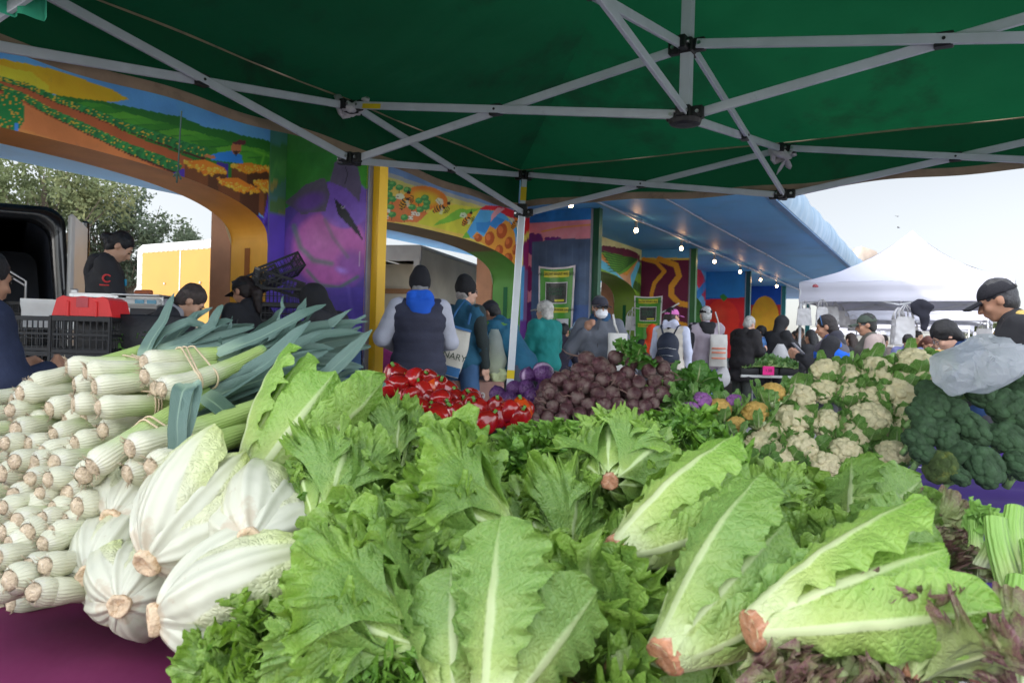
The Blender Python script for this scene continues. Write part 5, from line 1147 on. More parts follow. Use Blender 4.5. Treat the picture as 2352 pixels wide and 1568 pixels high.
# ================= cauliflower and broccoli
def curd(seed,R,sites1,d1,a1,sites2,d2,a2,flat=.8,n=(150,84),h0=-.5,mt=None,name='curd',nz=.0):
    rs=np.random.RandomState(seed)
    def fib(k,j):
        i=np.arange(k)+.5;ph=np.arccos(1-2*i/k);th=np.pi*(1+5**.5)*i;P=np.stack([np.sin(ph)*np.cos(th),np.sin(ph)*np.sin(th),np.cos(ph)],1);return nrm(P+rs.randn(k,3)*j/np.sqrt(k))
    a=np.linspace(0,2*np.pi,n[0],endpoint=False);q=np.linspace(.001,np.pi*(.5-h0*.55),n[1]);Q,Aa=np.meshgrid(q,a,indexing='ij')
    D=np.stack([np.sin(Q)*np.cos(Aa),np.sin(Q)*np.sin(Aa),np.cos(Q)],-1);Fl=D.reshape(-1,3)
    def dome(S,d0):
        m=np.full(len(Fl),9.)
        for i in range(0,len(S),64): m=np.minimum(m,np.sqrt(np.maximum(2-2*(Fl@S[i:i+64].T),0)).min(1))
        return np.sqrt(np.maximum(1-(m/d0)**2,0))
    r=1+a1*dome(fib(sites1,1.),d1);r=r+a2*dome(fib(sites2,1.1),d2)+nz*rs.randn(len(Fl));r=r/(1+a1)
    P=Fl*r[:,None]*R;P[:,2]*=flat;b=MB();b.grid(P.reshape(D.shape),close=True);b.f=[(f[:,::-1],m) for f,m in b.f]
    return b.mesh(name,mt)
M_CW=mat('curd_cream',(.66,.58,.36),.75,.1,12,.25,160,sss=.0,dirt=((.48,.40,.22),16,.58,.4));M_CO=mat('curd_orange',(.58,.36,.10),.75,.12,12,.25,160);M_CP=mat('curd_purple',(.27,.10,.30),.7,.25,14,.25,160)
M_BRO=mat('broccoli_floret',(.045,.095,.040),.8,.35,25,.8,420,bdist=.001,dirt=((.075,.125,.075),40,.5,.5));M_BRY=mat('broccoli_yellowing',(.09,.14,.04),.8,.35,25,.8,420,dirt=((.34,.34,.05),16,.55,.8));M_STK=mat('broccoli_stalk',(.24,.40,.14),.55,.15,12,.2,40)
def cleaves(seed,n=9,L=.13,W=.03,out=.45):
    rr=random.Random(seed);b=MB()
    for i in range(n):
        P,uv=strapleaf(L*rr.uniform(.6,1.1),W*rr.uniform(.7,1.2),[0,.1,.4,.75,.95,1],[.55,.6,.8,1,.7,.5],1.45,.0+rr.uniform(-.25,out),cup=.7,ruf=.005,rf=4,jag=.06,seed=seed*9+i,ap=.7,nu=13,nv=24)
        P[...,1]+=.012;P[...,2]-=.062;b.grid(turn(P,i*2*math.pi/n+rr.uniform(-.3,.3)),uv=uv)
    for i in range(6):
        a=i*1.05;b.tube([(0,0,-.07),(.02*math.cos(a),.02*math.sin(a),-.055),(.05*math.cos(a),.05*math.sin(a),-.03)],[.012,.012,.014],8)
    return b.mesh('outer_leaves',LM_CL)
CW=[curd(s,.078,64,.27,.24,620,.082,.045,mt=M_CW,nz=.003) for s in (1,2,3)];CO=[curd(4,.062,60,.30,.2,500,.1,.05,mt=M_CO,n=(110,60))];CP_=[curd(5,.06,60,.30,.2,500,.1,.05,mt=M_CP,n=(110,60))]
CLV=[cleaves(s,n=13,L=.165,W=.038,out=.4) for s in (1,2,3)];CLO=[cleaves(4,11,.15,.032,.5)]
def caul(lst,meshes,lv,cat,gr,what,heap,rowh,ref,D0,k,tilt=(0,-.75,.75),name='cauliflower',yr=870):
    L=[]
    for x,y,r in lst:
        D=D0-(y-yr)*k;sc=.99*r/F*D/ref;dr=nrm(np.array(tilt)+np.array([R_.uniform(-.4,.4),R_.uniform(-.3,.3),R_.uniform(-.3,.3)]));M=frame(at(x,y,D)-dr*.0,dr,sc=sc,roll=R_.uniform(0,6))
        th=thing(name,'x',cat,M=M,group=gr);link('curd',R_.choice(meshes),th);link('outer_leaves',R_.choice(lv),th);L.append((th,(x,y)))
    rowlabels([a for a,_ in L],[p for _,p in L],what,heap,rowh);return L
caul([(1896,857,38),(1945,865,34),(2012,862,48),(2098,838,46),(2122,872,38),(1837,914,38),(1942,908,34),(2057,909,52),(1816,969,43),(1903,976,40),(1996,970,54),(2092,986,42),(1748,1026,41),(1838,1030,44),(1940,1040,40),(2047,1048,42),(1850,960,34),(1960,1000,38),(2150,900,34),(2150,850,36),(2000,915,34),(2080,940,36),(1790,1050,36),(1895,1070,36),(1770,1000,34),(2075,880,34),(1893,898,34)],CW,CLV,'cauliflower','white cauliflowers heaped on the purple cloth','cream white cauliflower','the white heap',24,.078,2.62,.0013)
caul([(1774,902,30),(1650,940,31),(1732,948,33),(1627,985,22),(1690,975,24)],CO,CLO,'cauliflower','orange cauliflowers','leafy orange cauliflower','orange ones',18,.062,2.5,.0013,(0,-.35,1),yr=900)
caul([(1613,920,24),(1583,942,25),(1686,922,22),(1540,990,20),(1560,960,20)],CP_,CLO,'cauliflower','purple cauliflowers','purple cauliflower','purple ones',16,.062,2.48,.0013,(0,-.35,1),yr=900)
BRO=[curd(s,.085,34,.36,.2,900,.075,.022,flat=.72,mt=M_BRO,n=(190,100),nz=.006,name='florets') for s in (11,12)];BRY=curd(13,.085,34,.36,.2,900,.075,.022,flat=.72,mt=M_BRY,n=(190,100),nz=.006,name='florets')
b=MB()
for i in range(9):
    a=i*2.4;r=.018+.035*(i/9);b.tube([(0,0,-.085),(r*.4*math.cos(a),r*.4*math.sin(a),-.05),(r*math.cos(a),r*math.sin(a),-.01)],[.016,.011,.014],8)
b.tube([(0,0,-.125),(0,0,-.08),(0,0,-.05)],[.019,.018,.02],14);STK=b.mesh('stalk',M_STK)
br=[]
for x,y,r in [(2140,932,44),(2250,893,52),(2325,848,50),(2235,985,52),(2190,945,38),(2315,935,52),(2128,990,42),(2262,1072,56),(2342,1070,46),(2160,1072,44),(2320,1010,50),(2345,890,44),(2180,895,36),(2290,840,38),(2200,1040,40),(2120,1040,36),(2360,960,44),(2200,1090,34),(2290,1000,38),(2110,950,34),(2230,860,34),(2130,895,30),(2165,985,40),(2175,1010,38),(2100,1010,34)]:
    D=2.36-(y-900)*.001;sc=.93*r/F*D/.085;yl=(x==2160);dr=nrm(np.array([R_.uniform(-.7,.7),-.7+R_.uniform(-.2,.4),.7+R_.uniform(-.5,.3)]))
    if yl: dr=nrm([-.75,-.45,.35])
    if (x,y)==(2325,848): dr=nrm([-.5,.1,.9])
    M=frame(at(x,y,D),dr,sc=sc,roll=R_.uniform(0,6));th=thing('broccoli','x','broccoli',M=M,group='broccoli heads heaped at the right');link('florets',BRY if yl else R_.choice(BRO),th);link('stalk',STK,th);br.append((th,(x,y)))
rowlabels([a for a,_ in br],[p for _,p in br],'dark green broccoli head','the broccoli heap',40)
for th,p in br:
    if p==(2160,1072): th['label']='yellowing broccoli head lying on its side, its cut stalk pointing right on the purple cloth'
# ================= plastic bag on broccoli
M_BAG=mat('thin_plastic',(.74,.77,.83),.22,.05,10,.8,30,trans=.35,spec=.7,bdist=.004,alpha=.42)
def bagmesh(pts,D,dep,seed,h=.02,nz=.015):
    prims=[('e',at(x,y,D)-at(pts[0][0],pts[0][1],D),(r,dep,r*.8)) for x,y,r in pts]
    V,Fq=sdf_mesh(prims,h,.04,nz=nz,nsc=9,seed=seed);n_=fbm(V,28,2,seed);V[:,1]+=.012*n_;r_=1-2*np.abs(noise(V,19,seed+2));V[:,2]+=.010*r_;V[:,1]-=.014*r_**2;V[:,0]+=.008*noise(V,34,seed);return V,Fq
V,Fq=bagmesh([(2230,850,.075),(2190,870,.05),(2270,825,.08),(2315,818,.05),(2290,840,.06),(2185,845,.03)],2.28,.07,3,.015)
b=MB();b.add(V,Fq);tag(b.obj('plastic_bag',M_BAG,smooth=False,M=TM(at(2230,850,2.28))),'crumpled translucent white plastic bag lying on the broccoli','plastic bag')
# ================= celery
M_CEL=leafmat('celery_rib',(.62,.68,.40),(.50,.62,.22),(.25,.45,.09),None,ribw=0,gpos=.1,gw=.7,veinn=2,ridge=60,trans=.1,veinamt=0,bump=.6,vs=12)
cl=[]
for i,(a,c,r) in enumerate([((2262,1300,1.0),(2290,1175,1.0),.015),((2215,1290,1.05),(2245,1200,1.08),.010),((2320,1400,.93),(2300,1190,.98),.018),((2350,1330,.95),(2335,1165,1.0),.016),((2352,1500,.86),(2330,1330,.92),.02),((2310,1560,.80),(2345,1400,.86),.018),((2365,1440,.88),(2360,1250,.95),.018),((2300,1480,.84),(2352,1580,.80),.014),((2240,1330,1.05),(2262,1215,1.08),.009),((2330,1600,.78),(2375,1450,.84),.02)]):
    b=MB();p0=at(*a);p1=at(*c);C=np.array([p0+(p1-p0)*f+np.array([.008*math.sin(f*3+i),0,0]) for f in np.linspace(0,1,16)]);T=nrm(p1-p0);x_=nrm(np.cross(T,[0,1,.2]));y_=np.cross(x_,T)
    an=np.linspace(-2.2,2.2,15);V=C[:,None]+r*np.linspace(1.05,.8,16)[:,None,None]*(np.sin(an)[None,:,None]*x_+(np.cos(an)[None,:,None])*(-y_ if y_[1]>0 else y_)*.75);V2=C[:,None]+r*.72*np.linspace(1.05,.8,16)[:,None,None]*(np.sin(an)[None,:,None]*x_+(np.cos(an)[None,:,None])*(-y_ if y_[1]>0 else y_)*.6)
    f=np.linspace(0,1,16);uv=np.stack([np.tile(np.linspace(0,1,15),(16,1)),np.repeat(f[:,None],15,1)],-1);b.grid(V,uv=uv);b.grid(V2[:,::-1],uv=uv);b.grid(np.stack([V[-1],V2[-1]]),uv=uv[-2:]);b.grid(np.stack([V[0],V2[0]]),uv=uv[:2])
    o=b.obj('celery_stalk',M_CEL);tag(o,'x','celery','celery stalks at the right edge');cl.append((o,(c[0],c[1])))
rowlabels([a for a,_ in cl],[p for _,p in cl],'ribbed celery stalk','the celery',25)
greens('celery_leaf','small celery leaf sprig standing up against the purple cloth','leaf',[(2228,1185),(2250,1210)],mat('celery_leaf',(.22,.42,.08),.5,.2,20,trans=.3),.035,.018,1.06,5,6)
# ================= trees
M_BARK=mat('bark',(.10,.075,.055),.9,.3,4,.6,20)
def treemat(n,c,c2): 
    m=mat(n,c,.8,.45,.35,0,dirt=(c2,.5,.5,.7),trans=.25);return m
def tree(label,x,y,h,crowns,m,n=5000,leaf=.13,seed=0,group='trees beyond the arcade',trunk=.25,sq=.7):
    rr=np.random.RandomState(seed);c=np.array([x,y,0]);th=thing('tree',label,'tree',c,group);b=MB()
    b.tube([(0,0,-.3),(.1,0,h*.3),(-.1,.1,h*.6),(.05,0,h*.8)],[trunk*1.2,trunk,trunk*.6,trunk*.25],10)
    for cx,cy,cz,r in crowns:
        p=np.array([0,0,h*.35]);q=np.array([cx,cy,cz]);m_=(p+q)/2+np.array([0,0,-.3*r]);b.tube([p,m_,q],[trunk*.5,trunk*.3,trunk*.1],6)
        for k in range(6):
            d=nrm(rr.randn(3))*r*.9;b.tube([m_,(m_+q+d)/2,q+d],[trunk*.16,trunk*.09,trunk*.03],5)
    b.obj('trunk',M_BARK,th)
    V=[];W=sum(c_[3]**2 for c_ in crowns)
    for cx,cy,cz,r in crowns:
        k=int(n*r*r/W);nc=max(8,int(k/45));cl=nrm(rr.randn(nc,3))*(rr.rand(nc,1)**.45)*r*np.array([1,1,sq])
        idx=rr.randint(0,nc,k);P=np.array([cx,cy,cz])+cl[idx]+rr.randn(k,3)*r*.11
        V.append(P)
    P=np.vstack(V);k=len(P);a=nrm(rr.randn(k,3));t_=nrm(np.cross(a,rr.randn(k,3)));s=leaf*(.5+rr.rand(k,1));bt_=np.cross(a,t_)
    Q=np.stack([P-t_*s,P-bt_*s*.45,P+t_*s,P+bt_*s*.45],1).reshape(-1,3);b=MB();b.add(Q,np.arange(4*k).reshape(-1,4));b.obj('crown',m,th,smooth=False)
M_T1=treemat('foliage_pine',(.13,.16,.07),(.26,.26,.11));M_T2=treemat('foliage_dark',(.085,.115,.07),(.14,.17,.09))  # foliage colours lightened to stand in for haze over the trees
def tpos(px,D): P=at(px,784,D);return P[0],D
x,y=tpos(90,24);tree('large yellowish pine beyond the left arch, rising behind the black van',x,y,7.,[(-1.5,0,5.0,1.8),(1.2,0,5.3,1.5),(-3.5,.5,5.6,2.0),(0,0,5.9,1.5),(-.5,-.4,4.0,1.2),(-2.5,0,3.8,1.3)],M_T1,13000,.08,1)
x,y=tpos(285,27);tree('dark pine beyond the left arch behind the woman at the scale',x,y,6.5,[(-1,0,4.6,1.5),(.9,0,4.5,1.3),(0,0,5.3,1.2),(-2,0,5.6,1.4),(.2,0,3.4,1.3),(-1,0,3.,1.2)],M_T2,13000,.075,2)
x,y=tpos(450,40);tree('small round tree above the yellow truck',x,y,6.3,[(-.6,0,5.6,1.0),(.9,0,4.9,1.1),(1.8,0,4.5,.7),(0,0,4.6,1.2)],M_T2,9000,.085,3)
x,y=tpos(1010,46);tree('grey green round tree beyond the second arch above the low building',x,y,5.6,[(-1,0,4.7,1.1),(.3,0,4.2,1.1),(1.2,0,3.7,.9),(-.2,0,5.0,.7)],M_T2,11000,.09,4)
x,y=tpos(2215,70);tree('distant tree at the far right between the white tents',x,y,5.2,[(-1,0,3.9,1.5),(1.5,0,3.6,1.5),(4,0,3.4,1.4),(7,0,3.5,1.5)],M_T1,5000,.2,5)
# ================= yellow truck, box truck, low building, black van
M_WP=mat('white_paint',(.52,.51,.49),.4,.06,3,.03);M_YP=mat('truck_yellow',(.40,.19,.010),.45,.06,1.2,.03,5);M_AL=mat('aluminium',(.5,.5,.5),.35,.1,8,metal=.8);M_TY=mat('tyre',(.02,.02,.02),.85)
a=at(300,784,19.1);c=at(510,784,17.1);a[2]=c[2]=0;d=nrm(c-a);L=5.8;nrmv=np.array([d[1],-d[0],0]);
if nrmv[1]>0:nrmv=-nrmv
Rt=np.stack([d,-nrmv,[0,0,1]],1)
th=thing('box_truck','truck with a bright yellow side panel in a white frame beyond the left arch','truck',a);o_=np.zeros(3)
q=MB();q.box(o_+d*L/2-nrmv*1.25+[0,0,2.05],(L,2.4,2.5),Rt,bev=.12);q.obj('cargo_box',M_WP,th,smooth=False)
q=MB();q.box(o_+d*(L/2+.1)+nrmv*-.035+[0,0,2.0],(L-.55,.03,2.14),Rt,bev=.005);q.obj('side_panel',M_YP,th,smooth=False)
q=MB()
for i in range(26): q.box(o_+d*(.42+i*.2)+nrmv*-.018+[0,0,3.095],(.035,.02,.05),Rt)
for i in range(9): q.box(o_+d*.33+nrmv*-.018+[0,0,1.1+i*.24],(.04,.02,.035),Rt)
for i in range(3): q.box(o_+d*(1.35+i*1.4)+nrmv*-.012+[0,0,2.3],(.04,.03,.04),Rt)
q.box(o_+d*1.95+nrmv*-.018+[0,0,2.0],(.035,.01,2.1),Rt);q.obj('rivet_row',M_AL,th,smooth=False)
for s_ in (1.,4.6):
    q=MB();q.tube([o_+d*s_-nrmv*.1+[0,0,.42],o_+d*s_-nrmv*.4+[0,0,.42]],.42,20);q.obj('wheel',M_TY,th)
P0=at(770,784,13.6);P0[2]=0;P1=at(960,784,13.2);P1[2]=0;d=nrm(P1-P0);W=np.linalg.norm(P1-P0);bk=np.array([-d[1],d[0],0]);Rt=np.stack([d,bk,[0,0,1]],1)
th=thing('box_truck','grey cargo truck seen from its open rear beyond the second arch','truck',P0);o_=np.zeros(3);M_IN=mat('truck_inside',(.50,.46,.38),.8,.15,2);M_FR=mat('truck_frame_grey',(.36,.33,.31),.6,.1)
q=MB();q.box(d*W/2+bk*5.+[0,0,1.7],(W,.04,2.0),Rt);q.box(d*.02+bk*2.5+[0,0,1.7],(.04,5,2.),Rt);q.box(d*(W-.02)+bk*2.5+[0,0,1.7],(.04,5,2.),Rt);q.box(d*W/2+bk*2.5+[0,0,.68],(W,5,.06),Rt);q.box(d*W/2+bk*.9+[0,0,1.6],(W-.15,.03,1.85),Rt);q.obj('cargo_box',M_IN,th,smooth=False)
q=MB();q.box(d*W/2+bk*2.5+[0,0,2.74],(W,5,.05),Rt);q.obj('roof',M_WP,th,smooth=False)
q=MB();q.box(d*W/2+[0,0,2.62],(W+.04,.06,.26),Rt);q.box(d*(W-.05)+[0,0,1.6],(.12,.07,1.9),Rt,bev=.01);q.box(d*(.05)+[0,0,1.6],(.12,.07,1.9),Rt,bev=.01);q.box(d*W/2+[0,0,.6],(W,.2,.15),Rt);q.obj('rear_frame',M_FR,th,smooth=False)
q=MB();q.box(d*W/2+bk*.86+[0,0,2.02],(W-.2,.03,.09),Rt);q.obj('wooden_rail',mat('rail_brown',(.26,.13,.06),.7),th,smooth=False)
for f in (.66,.8):
    q=MB();q.tube([d*W*f+bk*.83+[0,0,2.0],d*(W*f+.02)+bk*.83+[0,0,1.6],d*(W*f-.02)+bk*.83+[0,0,1.2]],.012,6);q.obj('red_strap',mat('strap_red',(.4,.06,.05),.7),th)
for f in (.15,.85):
    q=MB();q.tube([d*W*f+bk*.5+[0,0,.4],d*(W*f+.25)+bk*.5+[0,0,.4]],.4,18);q.obj('wheel',M_TY,th)
P0=at(940,784,26);P0[2]=0;th=thing('low_building','low beige building with a white overhanging roof beyond the second arch','building',P0)
q=MB();q.box((3,2.5,1.4),(7,5,2.8));q.obj('wall',mat('beige_wall',(.52,.48,.38),.8,.08,2),th,smooth=False)
q=MB();q.box((3,2.0,2.92),(7.8,6.4,.16),bev=.02);
for i in range(8): q.box((-.5+i*.95,-.6,2.78),(.1,1.1,.12))
q.obj('roof',M_WP,th,smooth=False)
for i in range(4):
    q=MB();q.box((.6+i*1.6,-.01,1.55),(1.1,.04,1.1));q.obj('window',mat('shutter_grey',(.27,.27,.27),.4),th,smooth=False)
# white car beyond
P0=at(1025,784,17);P0[2]=0;th=thing('white_car','pale car partly visible beyond the second arch between the two beanies','car',P0);q=MB()
V,Fq=sdf_mesh([('c',(-1.6,0,.75),(1.5,0,.7),.42,.42),('c',(-.8,0,1.05),(.7,0,1.05),.42,.36),('c',(-1.6,.9,.75),(1.5,.9,.7),.42,.42),('c',(-.8,.8,1.05),(.7,.8,1.05),.42,.36)],.07,.15);q.add(V,Fq);q.obj('body',M_WP,th)
q=MB();q.box((0,-.37,1.12),(1.2,.05,.3),bev=.02);q.obj('window',mat('car_glass',(.03,.04,.05),.1,.05),th)
for s_ in(-1.15,1.1):
    q=MB();q.tube([(s_,-.42,.33),(s_,-.2,.33)],.33,18);q.obj('wheel',M_TY,th)
# black van, rear end open, beyond the left arch
M_BV=mat('van_black',(.012,.013,.016),.25,.1,4,0,coat=.5);M_VI=mat('van_interior',(.05,.06,.085),.6,.2,3)
va=np.array([-3.60,6.35,0]);th=thing('black_van','black cargo van with its rear opening facing the stall, beyond the left arch','van',va);d=nrm(np.array([-1.,-.5,0]));bk=nrm(np.array([-.66,1.,0]))
def vring(w,h,z0,r,top=.82,n=10):
    P=[]
    for cx,cz,a0 in ((w-r,z0+r,-90),(w*top-r*1.6,h-r*1.6,0),(-(w*top-r*1.6),h-r*1.6,90),(-(w-r),z0+r,180)):
        R1=r if a0 in(-90,180) else r*1.6
        for k in range(n+1):
            a=math.radians(a0+90*k/n);P.append((cx+R1*math.cos(a),cz+R1*math.sin(a)))
    return np.array(P)
q=MB();out=vring(.98,2.14,.45,.1,.9);inn=vring(.88,2.02,.6,.1,.88);ct=d*.98
def ring3(p2,y,sc=1.): return ct+d*p2[:,0:1]*-1+bk*y+np.array([0,0,1.])*p2[:,1:2]
rows=[ring3(inn,.25),ring3(inn,.0),ring3((inn+out)/2,-.03),ring3(out,.02),ring3(out,.25),ring3(out,4.6)]
V=np.array(rows);V=np.concatenate([V,V[:,:1]],1);q.grid(V);q.grid(V[:,::-1]);q.obj('body',M_BV,th)
q=MB();rows=[ring3(inn,.2),ring3(inn,3.2)];V=np.array(rows);V=np.concatenate([V,V[:,:1]],1);q.grid(V);q.grid(V[:,::-1]);cc=V[-1].mean(0);q.grid(np.stack([V[-1],np.repeat(cc[None],V.shape[1],0)]));q.obj('interior',M_VI,th)
q=MB();
for k in (.08,.12): q.tube([ct+d*(-.62)+bk*.3+[0,0,.6],ct+d*-.62+bk*.3+[0,0,1.42+k],ct+d*-.5+bk*.3+[0,0,1.5+k],ct+d*-.3+bk*.3+[0,0,1.5+k]],.012,8)
q.obj('grab_bar',M_AL,th)
# open rear door
g=nrm(np.array([-.30,.80,0]));g=nrm(np.array([-3.99+3.66,7.1-6.3,0]));dn=np.array([g[1],-g[0],0]);o_=np.array([-3.64,6.3,0])-va;Rd=np.stack([g,-dn,[0,0,1]],1)
q=MB();q.box(o_+g*.42+[0,0,1.32],(.84,.05,1.55),Rd,bev=.02);q.obj('rear_door',M_WP,th,smooth=False)
q=MB();q.box(o_+g*.86+[0,0,1.34],(.05,.07,1.62),Rd,bev=.02);q.obj('door_edge',M_BV,th,smooth=False)
q=MB();q.box(o_+g*.3+[0,0,1.42]+dn*.04,(.6,.04,.06),Rd,bev=.01);q.box(o_+g*.0+[0,0,1.42]+dn*.04,(.1,.06,.12),Rd,bev=.01);q.obj('hinge_strap',M_AL,th,smooth=False)
for s_ in (.1,1.75):
    q=MB();q.tube([ct-d*.98+d*s_+bk*.9+[0,0,.34],ct-d*.98+d*(s_+.2)+bk*.9+[0,0,.34]],.34,18);q.obj('wheel',M_TY,th)
# ================= crates
M_CR=mat('crate_black',(.014,.014,.016),.5,.2,10)
def cratemesh(w,dp,h,m=None,ns=12,nb=4):
    b=MB();t_=.006
    for sx,L,oy,ax in ((0,w,-dp/2,0),(0,w,dp/2,0),(1,dp,-w/2,1),(1,dp,w/2,1)):
        def bx(u_,z,su,sz,pr=0):
            if ax==0: b.box((u_,oy,z),(su,t_+pr,sz))
            else: b.box((oy,u_,z),(t_+pr,su,sz))
        bx(0,h-.012,L,.024,.006);bx(0,.01,L,.02,.004);bx(0,h*.5,L,.012)
        for k in range(ns+1): bx(-L/2+L*k/ns,h/2,.006 if k%ns else .02,h)
        for k in range(nb): bx(0,h*(k+.5)/nb,L,.004)
    for k in range(9): b.box((-w/2+w*(k+.5)/9,0,.006),(.012,dp,.006))
    for k in range(6): b.box((0,-dp/2+dp*(k+.5)/6,.007),(w,.012,.006))
    return b.mesh('crate',m or M_CR,False)
CM=cratemesh(.52,.36,.2);CM2=cratemesh(.30,.32,.2,ns=9);cr=[]
def crate(P,yaw,lab,tilt=None,me=None,sc=1.,grp='stacked black lattice crates'):
    M=TM(P,yaw,sc)
    if tilt is not None: M[:3,:3]=np.array(Matrix.Rotation(tilt[0],3,tilt[1]))@M[:3,:3]
    o=link('crate',me or CM,None,M);tag(o,lab,'crate',grp);return o
px0=at(213,784,4.3);zt=1.15+(757-728)*4.3/F
for k in range(5):
    crate((px0[0],4.3,zt-.2-k*.203),.12,['black crate topped by the red lid, topmost of the right stack','second crate from top of the stack under the red lid','third crate down in the stack under the red lid','fourth crate down in the stack under the red lid','lowest crate of the stack under the red lid'][k],me=CM2)
px0=at(112,784,4.6)
for k in range(5):
    crate((px0[0],4.6,zt-.2-k*.203),-.1,['black crate holding white paper, topmost of the left stack','second crate from top in the stack left of the red lid','third crate down left of the red lid','fourth crate down left of the red lid','lowest crate of the left stack'][k],me=CM2)
for k in range(2): crate(at(100+k*2,735,6.6+.2*k)+np.array([0,.1,-.05-k*.21]),.1,['crate inside the black van, upper one','crate inside the black van, lower one'][k])
for (x,y,D,yw,tl,lab) in [(632,668,6.5,.5,(.28,'Y'),'tilted black crate on top of the jumble against the eggplant mural'),(650,640,6.7,.6,(-.55,'Y'),'black crate standing on edge against the eggplant mural'),(600,668,6.6,.35,(-.5,'Y'),'black crate leaning left over the woman in black cap'),(650,700,6.5,.2,(.05,'X'),'black crate directly behind the black cap woman'),(655,740,6.5,.25,(0,'X'),'black crate lower in the pile by the hooded person'),(655,780,6.5,.22,(0,'X'),'lowest visible crate by the hooded person')]:
    crate(at(x,y,D),yw,lab,tl,sc=.72,grp='jumbled crates by the eggplant mural')
# crates under peppers
for i,(x,y,D) in enumerate([(960,985,2.5),(1100,985,2.5),(1160,912,2.9),(1400,985,2.55)]):
    P=at(x,y,D);P[2]=TZ+.002;crate(P,.05,['black crate under the left of the pepper heap','black crate under the right of the pepper heap','black crate behind the peppers near the tent leg','black crate under the beets'][i],grp='crates on the produce table')
# fill boxes to carry heaps
for i,(x,D,w_,dp,h_,lab) in enumerate([(1010,2.62,.42,.3,.17,'dark tray carrying the red peppers'),(1390,2.72,.5,.3,.2,'dark tray carrying the beets')]):
    q=MB();P=at(x,900,D);P[2]=TZ;q.box((0,0,h_/2),(w_,dp,h_),bev=.01);tag(q.obj('produce_tray',M_CR,M=TM(P)),lab,'tray')
# red lid, paper, cases, scale
P=at(213,728,4.3);th=MB();M_RED=mat('lid_red',(.72,.02,.02),.4,.08,5)
V=[(-.26,0,.0),(-.22,0,.085),(-.17,0,.10),(-.1,0,.092),(0,0,.1),(.1,0,.092),(.17,0,.1),(.22,0,.085),(.26,0,0)]
V=np.array(V);g=np.stack([V+np.array([0,-.17,0])*1.,V*np.array([1,1,1.])+np.array([0,.17,0])]);th.grid(g);th.grid(np.stack([V*np.array([1,1,0.])+np.array([0,-.17,0.002]),V+np.array([0,-.17,0])]));th.grid(np.stack([V+np.array([0,.17,0]),V*np.array([1,1,0.])+np.array([0,.17,0.002])]))
for x_ in (-.12,.12): th.box((x_,-.175,.03),(.02,.015,.09),bev=.004)
th.box((0,-.174,.07),(.1,.006,.05),mi=1)
tag(th.obj('red_container',[M_RED,mat('lid_label',(.5,.06,.07),.5)],M=TM(P-np.array([0,0,.0]),.12)@np.diag([.6,.8,1.1,1.]),smooth=False),'red plastic container lid lying across the black crate stack','container lid')
q=MB();pp=np.array([[(x_,.012*math.sin(x_*20)+ (0 if z<.12 else -.02),z) for x_ in np.linspace(-.11,.11,8)] for z in np.linspace(0,.17,6)]);q.grid(pp);q.grid(pp[:,::-1]+np.array([0,.004,0]));tag(q.obj('paper_sheet',mat('paper',(.7,.69,.66),.8),M=TM(at(96,752,4.6),.2)),'white papers sticking out of the left black crate','paper')
M_CS=mat('case_black',(.03,.028,.035),.5,.2,20,.1)
def case(px,py,D,w_,h_,lab,lx):
    P=at(px,py,D);th=thing('flight_case',lab,'case',P,'silver edged cases under the scale');q=MB();q.box((0,0,h_/2),(w_,.3,h_),bev=.004);q.obj('body',M_CS,th,smooth=False)
    q=MB()
    for z in (.012,h_*.62,h_-.012): q.box((0,-.15,z),(w_+.012,.012,.022),bev=.002)
    for x_ in (-w_/2,w_/2): q.box((x_,-.15,h_/2),(.03,.014,h_+.004),bev=.002)
    q.box((0,0,h_),(w_+.012,.31,.012),bev=.002);q.obj('edge_trim',M_AL,th,smooth=False)
    q=MB();q.box((lx,-.162,h_*.6),(.04,.012,.07),bev=.003);q.obj('latch',M_AL,th,smooth=False)
    return th
c1=case(255,745,5.3,.38,.2,'silver edged black case at the left under the scale',.1);c2=case(342,748,5.3,.30,.2,'silver edged black case with an oval emblem under the scale',-.1)
q=MB();a_=np.linspace(0,2*np.pi,25);q.tube(np.stack([.04*np.cos(a_)+.05,np.full(25,-.153),.05+.022*np.sin(a_)],1),.0025,5,cap=False);q.box((.05,-.153,.05),(.03,.003,.012));q.obj('emblem',M_AL,c2)
P=at(330,708,5.2);th=thing('weighing_scale','grey electronic scale with blue displays on the cases','scale',P);q=MB();q.box((0,0,.035),(.30,.24,.06),bev=.02);q.obj('body',M_WP,th,smooth=False);q=MB();q.box((0,.0,.085),(.32,.26,.012),bev=.004);q.box((0,0,.07),(.1,.1,.02));q.obj('weighing_plate',M_AL,th,smooth=False)
for x_ in (-.0,.08):
    q=MB();q.box((x_+.03,-.122,.04),(.06,.006,.025));q.obj('display',mat('lcd_blue',(.05,.22,.32),.2),th,smooth=False)
q=MB();V,Fq=sdf_mesh([('c',(-.05,0,0),(.04,.01,.005),.018,.016),('c',(-.04,.02,0),(.05,-.01,0),.014,.016)],.007,.01);q.add(V,Fq);tag(q.obj('sweet_potato',mat('root_orange',(.33,.09,.03),.6),M=TM(P+np.array([.0,0,.106]))),'two reddish roots lying on the scale plate','root vegetable')
# table beneath the cases, greens
foldtable('folding table carrying the scale cases',P[0]-.55,P[0]+.22,5.1,5.6,1.19,M_TT)
greens('parsley','heap of dark parsley beside the black crates','herbs',[(285,775),(305,770),(325,780),(290,795),(320,800),(345,775),(345,800)],LM_BG,.09,.03,4.4,16,21)
q=MB();q.box((0,0,.15),(.55,.3,.3),bev=.01);tag(q.obj('herb_tub',M_CR,M=TM(at(315,842,4.45))),'dark tub holding the parsley','tub')
